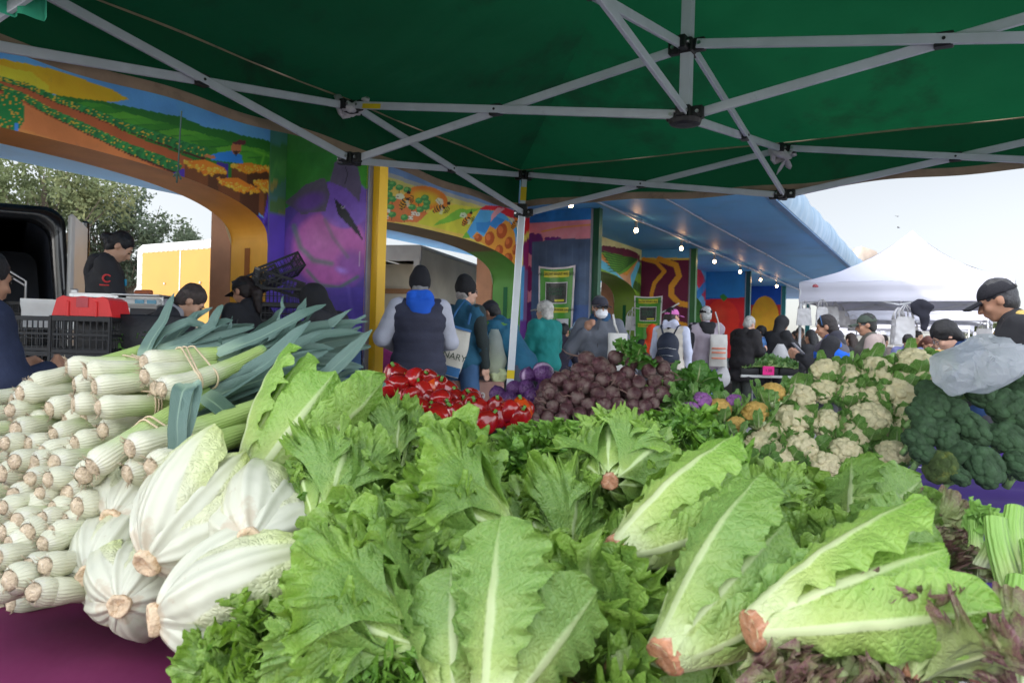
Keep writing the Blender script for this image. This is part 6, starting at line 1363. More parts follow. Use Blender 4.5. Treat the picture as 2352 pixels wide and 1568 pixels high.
# ================= banners
def textobj(s,size,M,m,parent=None,name='lettering',ext=.001,ax='CENTER'):
    cu=bpy.data.curves.new(name,'FONT');cu.body=s;cu.size=size;cu.align_x=ax;cu.align_y='CENTER';cu.extrude=ext
    o=bpy.data.objects.new(name,cu);COL.objects.link(o);bpy.context.view_layer.update();me=bpy.data.meshes.new_from_object(o.evaluated_get(bpy.context.evaluated_depsgraph_get()));bpy.data.objects.remove(o);me.materials.clear();me.materials.append(m);return link(name,me,parent,M)
M_BG=mat('banner_green',(.05,.24,.02),.4,.1,3);M_BY=mat('banner_yellow',(.55,.50,.03),.4);M_BW=mat('banner_white',(.66,.60,.64),.5);M_INK=mat('ink_dark',(.02,.04,.015),.6)
def banner(label,c,dx,w_,h_,lines,sag=.03):
    up=np.array([0,0,1.]);n_=np.cross(dx,up);R=np.stack([dx,up,n_],1);M=np.eye(4);M[:3,:3]=R;M[:3,3]=c;th=thing('banner',label,'banner',M=M,group='green market banners')
    def sh(w1,h1,cy,z,m,nm,cx=0):
        q=MB();X=np.linspace(-w1/2,w1/2,13)+cx;Y=np.linspace(-h1/2,h1/2,9)+cy;GX,GY=np.meshgrid(X,Y);s=1-.10*(h_/2-GY)/h_
        q.grid(np.stack([GX*s,GY-sag*(1-(GX/(w_/2))**2)*np.clip(GY/h_+.5,0,1),z+.008*np.sin(GX*14/w_+1)],-1));return q.obj(nm,m,th)
    sh(w_,h_,0,0,M_BW,'cloth');sh(w_*.90,h_*.95,0,.004,M_BG,'green_field');sh(w_*.68,h_*.085,h_*.40,.008,M_BY,'title_ribbon');sh(w_*.72,h_*.07,-h_*.10,.008,M_BY,'lower_ribbon')
    sh(w_*.60,h_*.30,h_*.14,.008,M_BW,'photo_frame');sh(w_*.565,h_*.275,h_*.14,.012,mat('banner_photo',(.035,.04,.035),.5,.6,40),'photo')
    sh(w_*.26,h_*.03,h_*.035,.015,M_BY,'photo_ribbon',w_*.1)
    for s,cy,sz,m in ((lines[0],h_*.40-.02,.06*w_/.6,M_INK),(lines[1],-h_*.10-.008,.052*w_/.6,M_INK),(lines[2],h_*.18-.01,.07*w_/.6,mat('ink_green',(.04,.13,.07),.6)),(lines[3],h_*.12-.01,.07*w_/.6,mat('ink_green',(.04,.13,.07),.6))):
        T=np.eye(4);T[:3,3]=(0,cy,.022);T[0,0]=.8 if len(s)>12 else 1;textobj(s,sz,T,m,th)
    return th
dx=-nn  # fin faces -u
# fin plane point for px 1278,y 670
k=2;tp=PIER[k]-.06-.02
def finpt(px,z,k,off=.02):
    t0=PIER[k]-.06-off;lo_,hi_=PP,PW
    for _ in range(30):
        m_=(lo_+hi_)/2;x_,_y=proj(bl(t0,m_,z))
        if x_<px: hi_=m_
        else: lo_=m_
    return bl(t0,(lo_+hi_)/2,z)
L4=['WE GROW WHAT WE SELL','CERTIFIED CALIFORNIA GROWN','SCHAD','FARMS']
c=finpt(1277,1.76,2,.03);banner('green banner with a white border hung on the blue grey wall behind the teal sweater',c,-nn,.62,1.1,L4)
for off,w_,h_,y_,lab in ((.13,.2,.26,1.45,'clear plastic sleeve with a paper pinned at the foot of the large banner'),):
    M=np.eye(4);M[:3,:3]=np.stack([-nn,[0,0,1],np.cross(-nn,[0,0,1.])],1);M[:3,3]=c-nn*off+np.array([0,0,y_-1.83])-u*.03;q=MB();q.box((0,0,0),(w_,h_,.004));tag(q.obj('plastic_sleeve',mat('sleeve_paper',(.62,.6,.62),.15,.1,coat=.8),M=M),lab,'document sleeve')
c=finpt(1475,1.35,3,1.2);c=at(1488,735,13.4);banner('smaller green banner on a stand behind the orange hood',c,-nn,.52,.85,L4,.02)
q=MB();q.tube([at(1443,798,13.5),at(1453,706,13.5),at(1520,718,13.4),at(1560,696,13.3)],.013,8);tag(q.obj('banner_stand',M_WP),'thin white poles holding the smaller green banner','stand')
# ================= white tents at right
M_TW=mat('tent_white',(.55,.55,.63),.6,.05,1.5,.12,5,trans=.12,dirt=((.30,.25,.22),3.,.66,.35));M_TL=mat('tent_leg_white',(.6,.61,.64),.4)
pl_=at(1832,797,13.2);pl_[2]=0;pr_=at(2327,816,11.5);pr_[2]=0;e1=(pr_-pl_)/2;pp_=np.array([-e1[1],e1[0],0]);pp_=pp_ if pp_[1]>0 else -pp_
cen=(pl_+pr_)/2+pp_
simple_tent('white_tent','nearest white peaked tent with dirt marks, at the right beside the arcade',cen,e1,pp_,0,2.30,3.32,.33,M_TW,M_TL,group='white pop-up tents')
for i,(px,D,s,zt_,lab) in enumerate([(2100,23,.9,2.35,'second white tent seen under the nearest one, with a straight white valance'),(2115,34,.9,2.45,'third white tent further back under the tents'),(2330,44,.9,2.4,'far white tent at the right edge behind the man in black jacket'),(1960,45,1.,2.4,'farthest white tent left of the hanging bags')]):
    c=at(px,784,D);c[2]=0;simple_tent('white_tent',lab,c,e1*1.25,pp_*1.25,0,zt_,zt_+.75,.3,M_TW,M_TL,group='white pop-up tents')
q=MB()
for i in range(8): q.ell((.03*math.cos(i*.8),.004,.02*math.sin(i*.8)),(.012,.004,.01))
q.box((0,0,-.01),(.10,.004,.03));tag(q.obj('tent_logo',mat('logo_red',(.3,.05,.06),.6),M=TM(at(1873,656,12.93))),'small dark red printed emblem on the left of the white valance','emblem')
# floodlight block on the roof behind the tent
q=MB();q.box((0,0,0),(.55,.5,.5),np.array(Matrix.Rotation(.3,3,'Y')),bev=.05);q.box((0,0,-.45),(.2,.2,.5));tag(q.obj('roof_vent',mat('vent_tan',(.42,.33,.26),.7,.2,4),M=TM(at(1982,592,22))),'tan boxy vent on the roof edge beside the white tent peak','vent')
# birds
for i,(x,y) in enumerate([(2062,497),(2064,523),(2148,574),(2152,582)]):
    q=MB();q.ell((0,0,0),(.05,.1,.04));q.grid(np.array([[(-.22,-.02,.07),(-.1,.0,.03),(0,0,0),(.1,0,.03),(.22,-.02,.07)],[(-.2,.06,.07),(-.1,.09,.03),(0,.08,0),(.1,.09,.03),(.2,.06,.07)]]));tag(q.obj('bird',mat('bird_grey',(.1,.1,.12),.8),M=TM(at(x,y,60),i)),['topmost tiny bird above the white tent peak','tiny bird just above the white tent peak','upper tiny bird right of the tent peak','lower tiny bird right of the tent peak'][i],'bird','birds over the white tent')
# hanging grocery bags
M_GB=mat('grocery_bag',(.64,.63,.64),.35,.08,10,.4,25,trans=.3)
def gbag(seed,w_=.26,h_=.42,fill=0.):
    rs=np.random.RandomState(seed);n=15;X=np.linspace(-1,1,n);Z=np.linspace(0,1,18);q=MB()
    for sgn in(-1,1):
        G=[]
        for z in Z:
            ww=w_/2*(1 if z>.35 else 1)*(.9+.1*z)*(1-.10*(1-z));G.append([(x*ww,sgn*(.012+(.03+fill)*(1-x*x)*z**1.2*(1-z*.25)),-h_*.3-z*h_*.7) for x in X])
        G=np.array(G);G[...,1]+=.008*noise(G,22,seed+sgn);G[...,0]+=.006*noise(G,14,seed+4);q.grid(G if sgn<0 else G[:,::-1])
    for sx in(-1,1):
        P=np.array([(sx*w_*.36,0,-h_*.32),(sx*w_*.30,0,-h_*.15),(sx*w_*.06,0,0),]);q.tube(P,[.028,.02,.012],8,sq=.35)
        q.tube(np.array([(sx*w_*.12,0,-h_*.32),(sx*w_*.12,0,-h_*.14),(0,0,0)]),[.02,.014,.01],8,sq=.35)
    return q.mesh('bag',M_GB)
GB=[gbag(1),gbag(2,.24,.46),gbag(3,.22,.36)]
for i,(x,y,D,k,s) in enumerate([(1848,690,13.,0,1.),(1889,686,12.95,1,1.),(1913,690,13.2,2,1.),(1930,700,13.8,2,1.),(1941,714,14.5,2,.9),(1960,722,15,2,.9),(2065,706,12.2,1,1.3),(2080,700,12.0,1,1.35),(2096,735,14.,2,1.1),(1450,712,13.6,0,.85),(2262,735,13.,0,1.1)]):
    tag(link('grocery_bag',GB[k],None,TM(at(x,y,D),.3*math.sin(i*2.3),s)),['bundle of white bags hung on the left leg of the nearest white tent','second bundle of bags from the tent leg','third bundle of bags from the tent leg','short bundle of bags fourth from the tent leg','small bag bundle above the headband woman','small bag bundle left of the olive cap','greyish bag bundle hanging left of the bright one at mid tent','bright white bag bundle hanging at mid tent by the black cloth','tan bag bundle half behind the bright one','white bag bundle hanging by the maroon mural','white bags hanging left of the man in black cap and jacket'][i],'plastic bag','bundles of grocery bags hung on tents')
b=MB();V,Fq=sdf_mesh([('e',(0,0,0),(.16,.05,.13)),('e',(-.08,0,.05),(.1,.05,.08)),('e',(.05,0,-.17),(.08,.04,.14)),('e',(.14,0,.03),(.07,.04,.06)),('e',(.03,.0,-.3),(.06,.03,.05))],.02,.03,nz=.02,nsc=9);b.add(V,Fq);tag(b.obj('hanging_cloth',mat('cloth_black',(.015,.015,.025),.9),M=TM(at(2118,708,11.9),0,1.)),'black cloth hanging from the front of the nearest white tent','cloth')
# ================= market tables behind
M_CLB=mat('tray_black',(.02,.02,.022),.6);M_TB=mat('table_white',(.6,.6,.58),.5)
def mktable(label,px0,px1,py,D,dp=.7,m=M_TB,z=None):
    a=at(px0,py,D);c=at(px1,py,D);z=(a[2]+c[2])/2 if z is None else z;foldtable(label,a[0],c[0],D,D+dp,z,m)
    return a,c,z
a,c,z=mktable('white folding table with trays of greens by the tent leg',1702,1840,862,11.6,.8)
def heap(name,lab,cat,x0,x1,y0,y1,D,m,n=260,L=.07,W=.02,seed=0,h=.12):
    rs=random.Random(seed);a=at(x0,y1,D);c=at(x1,y1,D);b=MB();ht=(y1-y0)*D/F;w_=c[0]-a[0]
    for i in range(n):
        fx=rs.uniform(-1,1);fy=rs.uniform(0,1);hh=ht*(1-.5*fx*fx)*math.sin(math.pi*(.15+.7*fy));p=np.array([w_/2*(1+fx),fy*.5,hh*rs.uniform(.4,.95)])
        P,uv=strapleaf(L*rs.uniform(.7,1.2),W,[0,.2,.5,.9,1],[.4,.8,1,.6,.1],.2,1.,cup=.5,ruf=.004,rf=3,jag=.05,seed=seed+i,nu=5,nv=8);M=frame(p,nrm([rs.uniform(-1,1),rs.uniform(-1,.6),rs.uniform(-.1,1)]));b.grid(xf(M,P.reshape(-1,3)).reshape(P.shape),uv=uv)
    q=MB();V=np.array([[(w_/2*(1+fx),fy*.5,ht*.85*(1-.5*fx*fx)*math.sin(math.pi*(.1+.8*fy))) for fx in np.linspace(-1,1,14)] for fy in np.linspace(0,1,8)]);b.grid(V)
    o=b.obj(name,m,M=TM(a));return tag(o,lab,cat,None,'stuff')
LM_SP=leafmat('leaf_spinach',(.3,.42,.15),(.22,.36,.10),(.10,.22,.06),(.08,.2,.05),ribw=.08,gpos=0,gw=.5,veinn=5)
heap('leafy_greens','loose leafy greens heaped in the trays by the white tent leg','greens',1705,1842,818,848,11.6,LM_SP,420,.09,.03,2)
for i in range(3):
    q=MB();P=at(1722+i*45,862,11.62);q.box((0,.25,.06),(.28,.5,.115),bev=.01);tag(q.obj('shallow_tray',M_CLB,M=TM(P)),['leftmost shallow black tray of greens on the white table','middle shallow black tray of greens, with the pink card','rightmost shallow black tray, nearest the tent leg'][i],'tray','trays of greens')
q=MB();P=at(1765,851,11.55);q.box((0,0,0),(.17,.01,.13));o=q.obj('price_card',mat('card_pink',(.9,.03,.28),.6),M=TM(P),smooth=False);tag(o,'small bright pink price card on the tray of greens','price card');T=np.eye(4);T[:3,:3]=[[1,0,0],[0,0,-1],[0,1,0]];T[:3,3]=(0,-.008,0);textobj('1.50',.06,T,M_INK,o)
q=MB();V=q.box((0,0,.2),(.75,.5,.35),bev=.03);q.box((0,-.0,.385),(.8,.54,.04),bev=.01);tag(q.obj('storage_bin',mat('bin_blue',(.03,.05,.09),.5),M=TM(at(1780,905,11.9)*np.array([1,1,0])+np.array([0,.4,.12]))),'dark blue storage bin under the white table','bin')
a,c,z=mktable('table with dark cloth behind the jeans and culinary bag, near the tent leg',1075,1230,890,8.6,.8,mat('cloth_darkgreen',(.06,.09,.07),.9,.2,6,.3,10))
heap('zucchini_heap','heap of dark green squash on the table behind the tent leg','squash',1090,1190,838,886,8.65,mat('squash_green',(.035,.09,.02),.4,.4,9),300,.16,.02,5)
q=MB();q.box((0,.2,0),(.62,.35,.28),bev=.01);P=at(1085,908,7.6);o=q.obj('cardboard_box',mat('box_pink',(.36,.2,.16),.8,.15,6),M=TM(P),smooth=False);tag(o,'pinkish cardboard box marked 29 behind the peppers','box');T=np.eye(4);T[:3,:3]=[[1,0,0],[0,0,-1],[0,1,0]];T[:3,3]=(.07,.02,-.015);textobj('29',.12,T,M_WP,o)
a,c,z=mktable('produce table behind the masked man',1250,1480,868,10.6,.8,M_TB)
heap('mixed_greens','mixed greens on the far table between the masked man and the backpack','greens',1440,1480,800,850,11.5,LM_SP,160,.12,.04,8)
a,c,z=mktable('far produce table under the white tent',1960,2120,842,9.,.7,M_TB)
heap('pale_greens','pale cauliflower greens on the far table at the right','greens',1950,2075,818,846,9.0,LM_CL,200,.12,.04,9)
q=MB();q.box((0,0,0),(.34,.3,.12),bev=.01);tag(q.obj('cardboard_box',mat('box_tan',(.48,.27,.10),.8,.1),M=TM(at(2131,813,9.5))),'tan cardboard box beside the boy in navy hoodie','box')
heap('leafy_greens','yellowish cauliflower leaves in front of the tan cardboard box','greens',2110,2180,818,835,7.0,LM_CL,90,.09,.04,11)
q=MB();q.box((0,0,0),(.8,.05,.75));
P=at(1680,870,14.);q=MB();q.box((0,0,0),(.7,.5,.75),bev=.02);tag(q.obj('produce_crate',mat('crate_teal',(.02,.12,.11),.6),M=TM(P)),'teal crate standing between the jeans man and the black coat','crate')
M_BLU=mat('bin_bright_blue',(.01,.06,.4),.5);q=MB();q.box((0,0,0),(.35,.4,.5),bev=.02);tag(q.obj('blue_bin',M_BLU,M=TM(at(1592,872,12.8))),'bright blue bin between the backpack woman and the jeans man','bin')
for i,(x,y,D,w_,h_,c_) in enumerate([(1000,870,8.8,1.4,.8,(.05,.045,.05)),(1340,880,11.4,3.2,.8,(.06,.06,.07)),(1900,870,13.5,3.5,.85,(.10,.09,.09)),(2150,860,12.5,1.6,.7,(.12,.1,.1))]):
    P=at(x,y,D);q=MB();q.box((0,0,h_/2),(w_,.7,h_),bev=.03);P[2]=0;tag(q.obj('draped_table',mat('drape%d'%i,c_,.9,.3,4,.3),M=TM(P)),['dark draped stall table behind the beanie man','long dark draped table behind the teal sweater and masked man','draped table under the nearest white tent','draped table right of centre under the white tent'][i],'table','draped stall tables')
q=MB();q.box((0,0,0),(.4,.5,.5),bev=.02);tag(q.obj('cardboard_box',mat('box_tan2',(.5,.42,.34),.8,.1),M=TM(at(880,860,8.2),.4)),'pale cardboard box between the yellow post and the beanie man','box')
# ================= people
def Rx(a):
    c,s=math.cos(a),math.sin(a);return np.array([[1,0,0],[0,c,-s],[0,s,c]])
SKIN={'l':(.62,.36,.26),'m':(.42,.22,.14),'t':(.52,.30,.20),'d':(.30,.15,.09)}
ARM={'down':((.05,.02,-.27),(.06,.07,-.52)),'fwd':((.06,.06,-.27),(-.03,.28,-.22)),'strap':((.12,.08,-.24),(-.05,.17,-.04)),'reach':((.03,.17,-.2),(-.02,.42,-.26)),'low':((.05,.12,-.25),(-.02,.26,-.42)),'hip':((.16,-.04,-.24),(.02,.1,-.36)),'phone':((.05,.10,-.25),(-.06,.32,-.12)),'reachhi':((.04,.2,-.16),(-.02,.44,-.06))}
def person(label,px,py,D,yaw,s=1.,lean=0,hp=0,hy=0,arms=('down','down'),skin='l',hair=None,hairstyle='short',hat=None,top=(.1,.1,.1),sleeve=None,style='jacket',pants=(.05,.05,.06),shoes=(.03,.03,.03),group='shoppers and vendors at the market',hood=None,collar=None,extras=(),bulk=1.,h=.0125,knees=0,feetz=0.,scarf=None):
    """px,py: top of head in the photo frame; D distance; yaw 0 = back to the camera"""
    L=math.radians(lean);Rl=Rx(-L);pel=np.array([0,0,.93]);up=lambda p:pel+Rl@(np.array(p,float)-pel)
    Rh=Rl@Rx(-math.radians(hp))@rotz(math.radians(hy));
    if lean>15: Rh=Rx(-L*.6)@Rx(-math.radians(hp))@rotz(math.radians(hy))
    neck=up((0,.0,1.44));hc=neck+Rl@np.array([0,.025,.04])+Rh@np.array([0,.01,.10]);H_=lambda p:hc+Rh@np.array(p,float)
    # solve the scale so that the head top lands where it should
    ht=hc[2]+.125;zt=CH+(784+.028*(px-1176)-py)*D/F-feetz
    k=zt/ht
    if not .86<k<1.12: print('person scale',round(k,2),label)
    k=min(max(k,.84),1.14)
    ya=math.radians(yaw);Rz=rotz(ya);base=at(px,py,D);base[2]=feetz;base=base-(Rz@(hc*k))*np.array([1,1,0])
    M=np.eye(4);M[:3,:3]=Rz*k;M[:3,3]=base
    B=bulk;sh={};el={};ha={}
    for i,sg in ((0,-1),(1,1)):
        sh[sg]=up((sg*.175,0,1.385));e,w_=ARM[arms[i]] if isinstance(arms[i],str) else arms[i]
        el[sg]=sh[sg]+np.array([sg*e[0],e[1],e[2]]);ha[sg]=sh[sg]+np.array([sg*w_[0],w_[1],w_[2]])
    kn={sg:np.array([sg*.10,.03+knees*sg*.12,.50]) for sg in(-1,1)};an={sg:np.array([sg*.11,-.02+knees*sg*.1,.09]) for sg in(-1,1)}
    hip={sg:np.array([sg*.09,0,.90]) for sg in(-1,1)}
    # --- body, one continuous surface
    Pz=[('e',pel+[0,0,.02],(.155,.11,.12)),('e',up((0,.0,1.12)),(.14,.10,.14),Rl),('e',up((0,.0,1.28)),(.165,.11,.14),Rl),('c',sh[-1],sh[1],.06,.06),('c',neck-Rl@np.array([0,.01,.04]),hc+Rh@np.array([0,-.02,-.06]),.056,.052)]
    for sg in(-1,1):
        Pz+=[('c',sh[sg],el[sg],.052,.04),('c',el[sg],ha[sg],.040,.026),('c',hip[sg],kn[sg],.085,.055),('c',kn[sg],an[sg],.055,.036),('c',an[sg]+[0,-.02,-.045],an[sg]+[sg*.02,.13,-.06],.038,.03)]
        d=nrm(ha[sg]-el[sg]);x_=nrm(np.cross(d,[0,0,1.]) if abs(d[2])<.9 else np.cross(d,[0,1.,0]));x_=x_*sg
        y_=np.cross(d,x_);pm=ha[sg]+d*.045
        if d[2]<-.9: y_=np.array([0,1.,0])*1.;x_=np.cross(y_,d)
        Pz+=[('c',ha[sg],pm,.026,.033),('c',pm-y_*.018,pm+y_*.018,.022,.022)]
        for fi,(o,ln) in enumerate(((-.03,.060),(-.010,.072),(.010,.068),(.028,.052))):
            b0=pm+d*.03+y_*o;b1=b0+d*ln*.5;b2=b1+(d*.7+x_*-.6*(1 if d[2]>-.9 else .4))*ln*.5;Pz+=[('c',b0,b1,.0098,.009),('c',b1,b2,.009,.008)]
        t0=pm-d*.02-y_*.034;Pz+=[('c',t0,t0+d*.03-y_*.02,.012,.010),('c',t0+d*.03-y_*.02,t0+d*.055-y_*.016,.010,.009)]
    Hd=[('e',H_((0,-.012,.03)),(.074,.092,.093),Rh),('e',H_((0,.03,-.03)),(.060,.060,.085),Rh),('c',H_((-.02,.05,-.088)),H_((.02,.05,-.088)),.024,.024),('c',H_((0,.088,.002)),H_((0,.106,-.030)),.010,.0145),('c',H_((-.035,.078,.024)),H_((.035,.078,.024)),.013,.013),('c',H_((-.016,.086,-.060)),H_((.016,.086,-.060)),.0095,.0095),('e',H_((-.076,-.008,-.008)),(.011,.02,.032),Rh),('e',H_((.076,-.008,-.008)),(.011,.02,.032),Rh),('e',H_((-.040,.062,-.03)),(.024,.022,.024),Rh),('e',H_((.040,.062,-.03)),(.024,.022,.024),Rh)]
    V,Fq=sdf_mesh(Pz+Hd,h,.014)
    th=thing('person',label,'person',M=M,group=group)
    q=MB();q.add(V,Fq);q.obj('body',mat('skin_'+skin,SKIN[skin],.5,.08,12,.05,60,sss=.05),th)
    em=mat('eye_dark',(.02,.015,.012),.2)
    for sg in(-1,1):
        q=MB();q.ell(H_((sg*.031,.086,.004)),(.012,.007,.006),Rh,10,7);q.obj('eye',em,th)
        q=MB();q.tube([H_((sg*.016,.094,.026)),H_((sg*.032,.092,.031)),H_((sg*.048,.080,.026))],.0035,6);q.obj('eyebrow',em,th)
    # --- clothing
    tm=mat('cloth_%.3f_%.3f_%.3f'%top,top,.85,.12,6,.3,30,bdist=.003);sl=sleeve or top;sm=mat('cloth_%.3f_%.3f_%.3f'%sl,sl,.85,.12,6,.3,30,bdist=.003)
    hem={'jacket':.80,'coat':.66,'vest':.80,'sweater':.84}[style]
    T=[('e',np.array([0,0,.95]),(.185*B,.14*B,.16)),('e',np.array([0,0,hem+.06]),(.195*B,.15*B,.14)),('e',up((0,0,1.12)),(.175*B,.135*B,.18),Rl),('e',up((0,0,1.28)),(.195*B,.135*B,.15),Rl),('c',sh[-1]*[.92,1,1],sh[1]*[.92,1,1],.075*B,.075*B),('c',up((0,-.005,1.40)),up((0,-.0,1.455)),.088,.070)]
    A_=[]
    for sg in(-1,1):
        w0=ha[sg]-(ha[sg]-el[sg])*.06;A_+=[('c',sh[sg],el[sg],.076*B,.06*B),('c',el[sg],w0,.06*B,.044)]
    cutz=lambda G:hem-G[...,2]
    if style=='vest':
        V,Fq=sdf_mesh(T,.015,.05,nz=.004,nsc=12,seed=3,cut=cutz)
        loc=(V-pel)@Rl;f=1+.045*np.abs(np.sin(loc[:,2]*math.pi/.085))**.6-.02;c_=pel+(loc*np.array([0,0,1]))@Rl.T;V=c_+(V-c_)*f[:,None]
        q=MB();q.add(V,Fq);q.obj('vest',tm,th)
        V,Fq=sdf_mesh(A_,.014,.03,nz=.006,nsc=11,seed=5);q=MB();q.add(V,Fq);q.obj('sleeves',sm,th)
    else:
        V,Fq=sdf_mesh(T+A_,.0145,.045,nz=.014,nsc=7,seed=int(px)%50,cut=cutz);V+=.006*fbm(V,19,2,px%9)[:,None]*nrm(V-up((0,0,1.15)))
        q=MB();q.add(V,Fq);q.obj({'sweater':'sweater','coat':'coat'}.get(style,'jacket'),tm,th)
        if sleeve:
            V,Fq=sdf_mesh([(a_[0],a_[1],a_[2],a_[3]+.004,a_[4]+.004) for a_ in A_],.0145,.03,nz=.006,nsc=9,seed=2);q=MB();q.add(V,Fq);q.obj('sleeves',sm,th)
    if hood:
        hm=mat('cloth_%.3f_%.3f_%.3f'%hood[1],hood[1],.85,.12,6,.3,30)
        if hood[0]=='up':
            n_=Rh@np.array([0,1,0.]);ce=H_((0,.03,-.02))
            V,Fq=sdf_mesh([('e',H_((0,-.02,.03)),(.108,.125,.128),Rh),('c',H_((0,-.04,-.08)),neck+[0,0,-.02],.095,.11),('e',H_((0,.10,-.01)),(.062,.08,.085),Rh,'sub')],.013,.03,nz=.006,nsc=12)
        else:
            V,Fq=sdf_mesh([('c',up((-.07,-.075,1.43)),up((.07,-.075,1.43)),.05,.05),('c',up((-.08,0,1.45)),up((-.06,-.07,1.44)),.032,.045),('c',up((.08,0,1.45)),up((.06,-.07,1.44)),.032,.045),('e',up((0,-.11,1.36)),(.09,.045,.09),Rl)],.013,.03,nz=.006,nsc=12)
        q=MB();q.add(V,Fq);q.obj('hood',hm,th)
    if scarf:
        V,Fq=sdf_mesh([('c',neck+[-.06,.03,.0],neck+[.06,.03,.0],.05,.05),('c',neck+[-.06,-.05,.02],neck+[.06,-.05,.02],.06,.06),('c',neck+[-.07,-.03,.05],neck+[.05,-.06,.06],.045,.05)],.012,.03,nz=.012,nsc=16);q=MB();q.add(V,Fq);q.obj('scarf',mat('scarf_%.2f_%.2f'%scarf[:2],scarf,.9,.15,20,.4,60),th)
    V,Fq=sdf_mesh([('e',pel+[0,0,.0],(.175,.13,.13))]+[x for sg in(-1,1) for x in (('c',hip[sg],kn[sg],.105,.078),('c',kn[sg],an[sg]+[0,0,.0],.078,.068))],.017,.03,nz=.006,nsc=10);q=MB();q.add(V,Fq);q.obj('trousers',mat('trouser_%.3f_%.3f_%.3f'%pants,pants,.85,.15,5,.25,40),th)
    for sg in(-1,1):
        V,Fq=sdf_mesh([('c',an[sg]+[0,-.03,-.04],an[sg]+[sg*.02,.15,-.055],.05,.04)],.014,.02,cut=lambda G:.004-G[...,2]);q=MB();q.add(V,Fq);q.obj('shoe',mat('shoe_%.2f'%shoes[0],shoes,.6),th)
    if hair is not None:
        hm=mat('hair_%.3f_%.3f'%hair[:2],hair,.55,.35,30,.6,120,bdist=.002)
        pr_=[('e',H_((0,-.018,.042)),(.083,.098,.094),Rh),('e',H_((0,-.05,-.02)),(.072,.06,.07),Rh)]
        if hairstyle=='bun': pr_+=[('e',H_((0,-.12,.0)),(.045,.045,.045),Rh)]
        if hairstyle=='pony': pr_+=[('c',H_((0,-.10,.03)),H_((0,-.15,-.06)),.035,.045),('c',H_((0,-.15,-.06)),H_((0,-.13,-.22)),.045,.02)]
        if hairstyle=='long': pr_+=[('c',H_((-.03,-.06,-.02)),H_((-.04,-.09,-.24)),.06,.05),('c',H_((.03,-.06,-.02)),H_((.04,-.09,-.24)),.06,.05)]
        if hairstyle=='fluffy': pr_+=[('e',H_((0,-.02,.04)),(.098,.11,.10),Rh),('e',H_((0,-.07,-.05)),(.085,.05,.07),Rh)]
        pr_+=[('e',H_((0,.105,-.02)),(.075,.075,.085),Rh,'sub')]
        V,Fq=sdf_mesh(pr_,.0105,.02,nz=.005,nsc=45);q=MB();q.add(V,Fq);q.obj('hair',hm,th)
    if hat:
        kind,hc_=hat[0],hat[1];hm=mat('hat_%.3f_%.3f_%.3f'%hc_,hc_,.85,.1,20,.4,120)
        if kind=='beanie':
            V,Fq=sdf_mesh([('e',H_((0,-.015,.045)),(.094,.108,.112),Rh),('e',H_((0,-.03,.12)),(.06,.07,.06),Rh),('e',H_((0,.10,-.075)),(.11,.105,.09),Rh,'sub')],.0105,.03,nz=.004,nsc=18,cut=lambda G:-((G-hc)@Rh[:,2]+.015+.035*(((G-hc)@Rh[:,1])<0)));q=MB();q.add(V,Fq);q.obj('beanie',hm,th)
        elif kind in('cap','bucket'):
            V,Fq=sdf_mesh([('e',H_((0,-.012,.035)),(.091,.106,.094),Rh)],.0105,.02,cut=lambda G:-((G-hc)@Rh[:,2]-.028));q=MB();q.add(V,Fq)
            if kind=='cap':
                g=[];
                for f in np.linspace(0,1,6): g.append([H_(((.072+.012*f)*math.sin(a),.075+ (.045+.04*math.cos(a))*f*1.15*1.0+.012*math.cos(a),.035-.014*f-.018*math.sin(a)**2)) for a in np.linspace(-1.35,1.35,13)])
                g=np.array(g);dn=Rh@np.array([0,0,-.006]);q.grid(g);q.grid((g+dn)[:,::-1]);q.grid(np.stack([g[-1],g[-1]+dn]))
            else:
                g=[]
                for f in np.linspace(0,1,6): g.append([H_(((.088+.075*f)*math.cos(a),-.012+(.10+.075*f)*math.sin(a),.035-.045*f+.012*math.sin(3*a)*f)) for a in np.linspace(0,2*np.pi,33)])
                g=np.array(g);dn=Rh@np.array([0,0,-.005]);q.grid(g);q.grid((g+dn)[:,::-1])
            q.obj('hat' if kind=='bucket' else 'cap',hm,th)
            if len(hat)>2:
                q=MB();q.box(H_((0,-.118,.045)),(.06,.006,.02),Rh);q.obj('cap_strap',mat('hatm_%.2f'%hat[2][0],hat[2],.6),th)
    for e in extras:
        if e=='mask':
            V,Fq=sdf_mesh([('e',H_((0,.055,-.055)),(.066,.062,.060),Rh)],.0105,.02,cut=lambda G:np.maximum(-((G-hc)@Rh[:,1]-.03),((G-hc)@Rh[:,2]+.004)));V+=.0035*np.sin((V-hc)@Rh[:,2]*220)[:,None]*Rh[:,1];q=MB();q.add(V,Fq);q.obj('mask',mat('mask_white',(.75,.76,.80),.7),th)
            q=MB()
            for sg in(-1,1): q.tube([H_((sg*.062,.05,-.03)),H_((sg*.078,.0,-.01))],.002,5)
            q.obj('mask_strap',mat('mask_white',(.75,.76,.80),.7),th)
        if e in('glasses','sunglasses'):
            q=MB();g_=mat('sunglass' if e!='glasses' else 'eyeglass',(.01,.01,.012) if e!='glasses' else (.2,.2,.22),.1,coat=1)
            for sg in(-1,1):
                a_=np.linspace(0,2*np.pi,17);q.tube([H_((sg*.034+.024*math.cos(t_),.100-.012*abs(math.cos(t_)*.5+sg*.5),.003+.017*math.sin(t_))) for t_ in a_],.0022,5,cap=False)
                if e!='glasses': q.ell(H_((sg*.034,.097,.003)),(.024,.004,.017),Rh,12,7)
                q.tube([H_((sg*.058,.088,.008)),H_((sg*.078,.0,.008))],.002,5)
            q.tube([H_((-.012,.104,.006)),H_((.012,.104,.006))],.0022,5);q.obj('glasses',g_,th)
